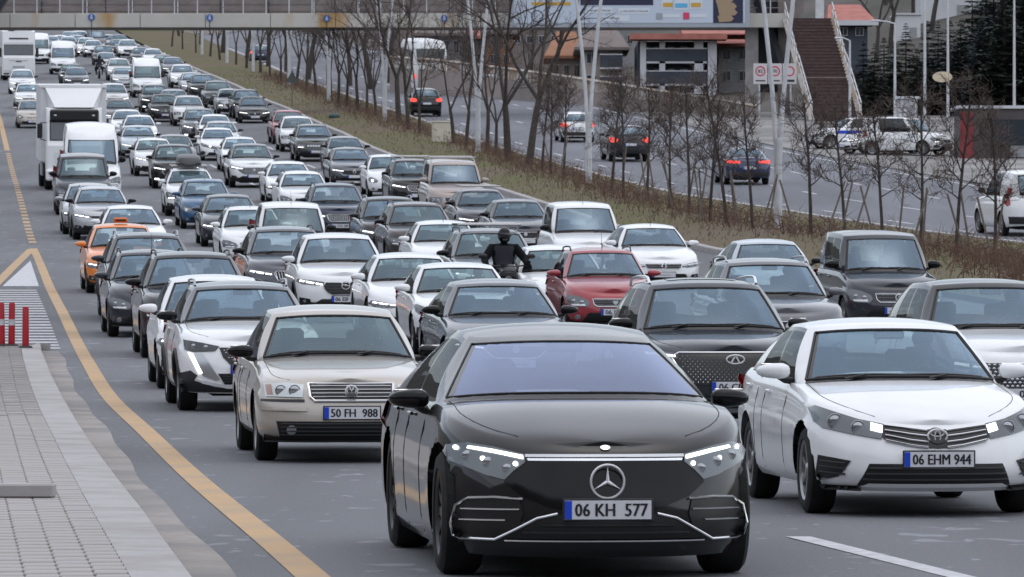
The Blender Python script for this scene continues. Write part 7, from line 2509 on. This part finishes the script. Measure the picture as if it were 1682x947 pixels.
def sit(car_sub, seat_side, label, shirt):
    for c in CARS:
        if c['label'].startswith(car_sub):
            mdl = MODELS[c['model']]
            x, y, top = mdl.seat
            m4 = Matrix.Translation(c['obj'].location) @ c['obj'].rotation_euler.to_matrix().to_4x4()
            o = empty('person', m4 @ Vector((seat_side * x, y - .17, top - .72)))
            o.rotation_euler = c['obj'].rotation_euler
            b = mesh_obj('body', SEATED, o); mesh_obj('hair', HAIR, o); mesh_obj('nose', NOSE_ME, o)
            mesh_obj('eyes', EYES, o)
            b.material_slots[0].link = 'OBJECT'; b.material_slots[0].material = shirt
            tag(o, label, 'person', 'people inside the cars')
red_top = simple('red_top', (.22, .03, .03), .85)
blue_shirt = simple('blue_shirt', (.06, .09, .16), .85); white_shirt = simple('white_shirt', (.5, .5, .5), .85)
sit('dark grey SUV with star', 1, 'driver in dark top at the wheel of the star-grille SUV', M['cloth_dark'])
sit('dark grey compact van', 1, 'driver in pale shirt in the dark compact van', white_shirt)
sit('dark grey compact van', -1, 'passenger in blue shirt in the dark compact van', blue_shirt)
sit('white saloon at the right front', 1, 'driver in dark top in the white saloon at right front', M['cloth_dark'])
sit('white SUV with lightning', 1, 'driver in blue shirt in the lightning-badge SUV', blue_shirt)

for c in CARS:
    if c['d'] < 175 and c['label'].split()[0] not in ('glossy',) and not any(c['label'].startswith(k) for k in ('dark grey SUV with star', 'dark grey compact van', 'white saloon at the right front', 'white SUV with lightning')):
        sit(c['label'], 1, 'driver inside the ' + ' '.join(c['label'].split()[:10]), random.choice((M['cloth_dark'], blue_shirt, white_shirt, red_top, M['cloth_dark'])))
# motorcycle (faces the camera, -Y)
def motorcycle(label):
    root = empty('motorcycle')
    for y in (-.72, .72):
        w = MB().lathe([(-.05, .24), (-.06, .28), (-.035, .315), (.035, .315), (.06, .28), (.05, .24)], (0, 0, 0), 'X', 26).build('wheel', M['tyre'], root, smooth=True)
        w.location = (0, y, .315)
        MB().lathe([(-.03, .02), (-.03, .06), (-.012, .24), (.012, .24), (.03, .06), (.03, .02)], (0, 0, 0), 'X', 20).build('rim', M['rim_dark'], w, smooth=True)
    for s in (1, -1): MB().tube([(s * .09, -.72, .32), (s * .10, -.52, .80), (s * .10, -.46, 1.02)], .028, n=7).build('fork', M['satin'], root, smooth=True)
    t = MB(); uv_super(t, (0, -.08, .86), (.17, .30, .14), .8); t.build('tank', M['gloss_black'], root, smooth=True)
    t = MB(); uv_super(t, (0, .38, .82), (.16, .36, .06), .7); t.build('saddle', M['plastic'], root, smooth=True)
    t = MB(); uv_super(t, (0, 0, .5), (.20, .32, .22), .7); t.build('engine', M['satin'], root, smooth=True)
    f = MB(); uv_super(f, (0, -.52, .86), (.20, .13, .15), .75); f = f.build('fairing', M['gloss_black'], root, smooth=True)
    MB().lathe([(0, .001), (-.02, .07), (.01, .085)], (0, -.65, .82), 'Y', 16).build('headlight', M['lens'], f, smooth=True)
    G = [[(x * (1 - .3 * k / 4), -.60 + .06 * k + .25 * x * x, 1.00 + .03 * k) for x in np.linspace(-.17, .17, 7)] for k in range(5)]
    MB().grid(G).build('windshield', M['glass_dark'], f, smooth=True)
    MB().tube([(-.40, -.26, 1.10), (-.2, -.40, 1.08), (.2, -.40, 1.08), (.40, -.26, 1.10)], .016, n=6).build('handlebar', M['trim'], root, smooth=True)
    for s in (1, -1):
        MB().tube([(s * .33, -.30, 1.10), (s * .42, -.33, 1.24)], .008, n=5).build('mirror_stem', M['trim'], root)
        m_ = MB(); uv_super(m_, (s * .46, -.33, 1.27), (.085, .03, .05), .8); m_.build('wing_mirror', M['trim'], root, smooth=True)
    MB().box((0, -.20, .5), (.12, 1.0, .1), bev=.03).build('frame', M['trim'], root)
    tag(root, label, 'motorcycle', 'motorcycles between the queues')
    return root
def rider(label):
    J = [(V3(0, .34, .98), (.17, .15)), (V3(0, .30, 1.16), (.195, .145)), (V3(0, .22, 1.36), (.235, .145)), (V3(0, .18, 1.47), (.09, .08)), (V3(0, .15, 1.53), (.065, .065)), (V3(0, .12, 1.62), (.075, .085)), (V3(0, .12, 1.68), (.06, .07))]
    E = [(i, i + 1) for i in range(6)]
    for s in (1, -1):
        i = len(J)
        J += [(V3(s * .235, .20, 1.41), (.10, .10)), (V3(s * .40, .02, 1.19), (.078, .078)), (V3(s * .38, -.22, 1.14), (.055, .055))]
        E += [(2, i), (i, i + 1), (i + 1, i + 2)]
        p = hand_edges(J, E, J[i + 2][0], V3(s * .1, -.5, -.15), V3(-s, 0, 0), -1.0 * s * s, 1.15)
        E.append((i + 2, p))
        k = len(J)
        J += [(V3(s * .16, .16, .92), (.095, .095)), (V3(s * .24, -.14, .80), (.075, .075)), (V3(s * .22, .10, .44), (.055, .055)), (V3(s * .22, .14, .34), (.045, .045)), (V3(s * .23, -.04, .30), (.04, .035))]
        E += [(0, k), (k, k + 1), (k + 1, k + 2), (k + 2, k + 3), (k + 3, k + 4)]
    me = skin_body('body', J, E, 2, [M['rider_black'], M['rider_grey']])
    for p in me.polygons:
        c = p.center
        p.material_index = 1 if (p.normal.y < -.3 and abs(c.x) < .175 - .12 * max(0, 1.18 - c.z) and 1.0 < c.z < 1.46) else 0
    root = empty('person')
    mesh_obj('body', me, root)
    h = MB(); uv_super(h, (0, .11, 1.66), (.130, .155, .150), .95, 22, 14)
    hm = h.build('helmet', M['gloss_black'], root, smooth=True)
    G = []
    for k in range(5):
        row = []
        for a in np.linspace(-1.15, 1.15, 11):
            z = 1.625 + .085 * k / 4
            rr = .136 * math.sqrt(max(.05, 1 - ((z - 1.66) / .156) ** 2)) 
            row.append((math.sin(a) * rr, .11 - math.cos(a) * rr * 1.19 - .004, z))
        G.append(row)
    MB().grid(G).build('visor', simple('dark_visor', (.02, .02, .024), .08), hm, smooth=True)
    MB().box((0, -.045, 1.575), (.10, .03, .04), bev=.012).build('chin_vent', M['plastic'], hm)
    tag(root, label, 'person', 'motorcyclists')
    return root
M['rider_grey'] = simple('grey_panel', (.045, .047, .056), .9, spec=.2)
M['rider_black'] = simple('black_textile', (.006, .0062, .0075), .9, spec=.15)
for px, d, l1, l2 in ((829, 108.3, 'black motorcycle between the white saloon and the red hatchback', 'motorcyclist in black helmet and jacket with grey chest panel'),
                      (163, 433.0, 'far black motorcycle left of the silver hatchback', 'far motorcyclist in black beside the silver hatchback')):
    mc, rd = motorcycle(l1), rider(l2)
    for o in (mc, rd): place_on_road(o, (px - 841) * d / LENS_PX, d, wb=0)
    rd.location.z += .0
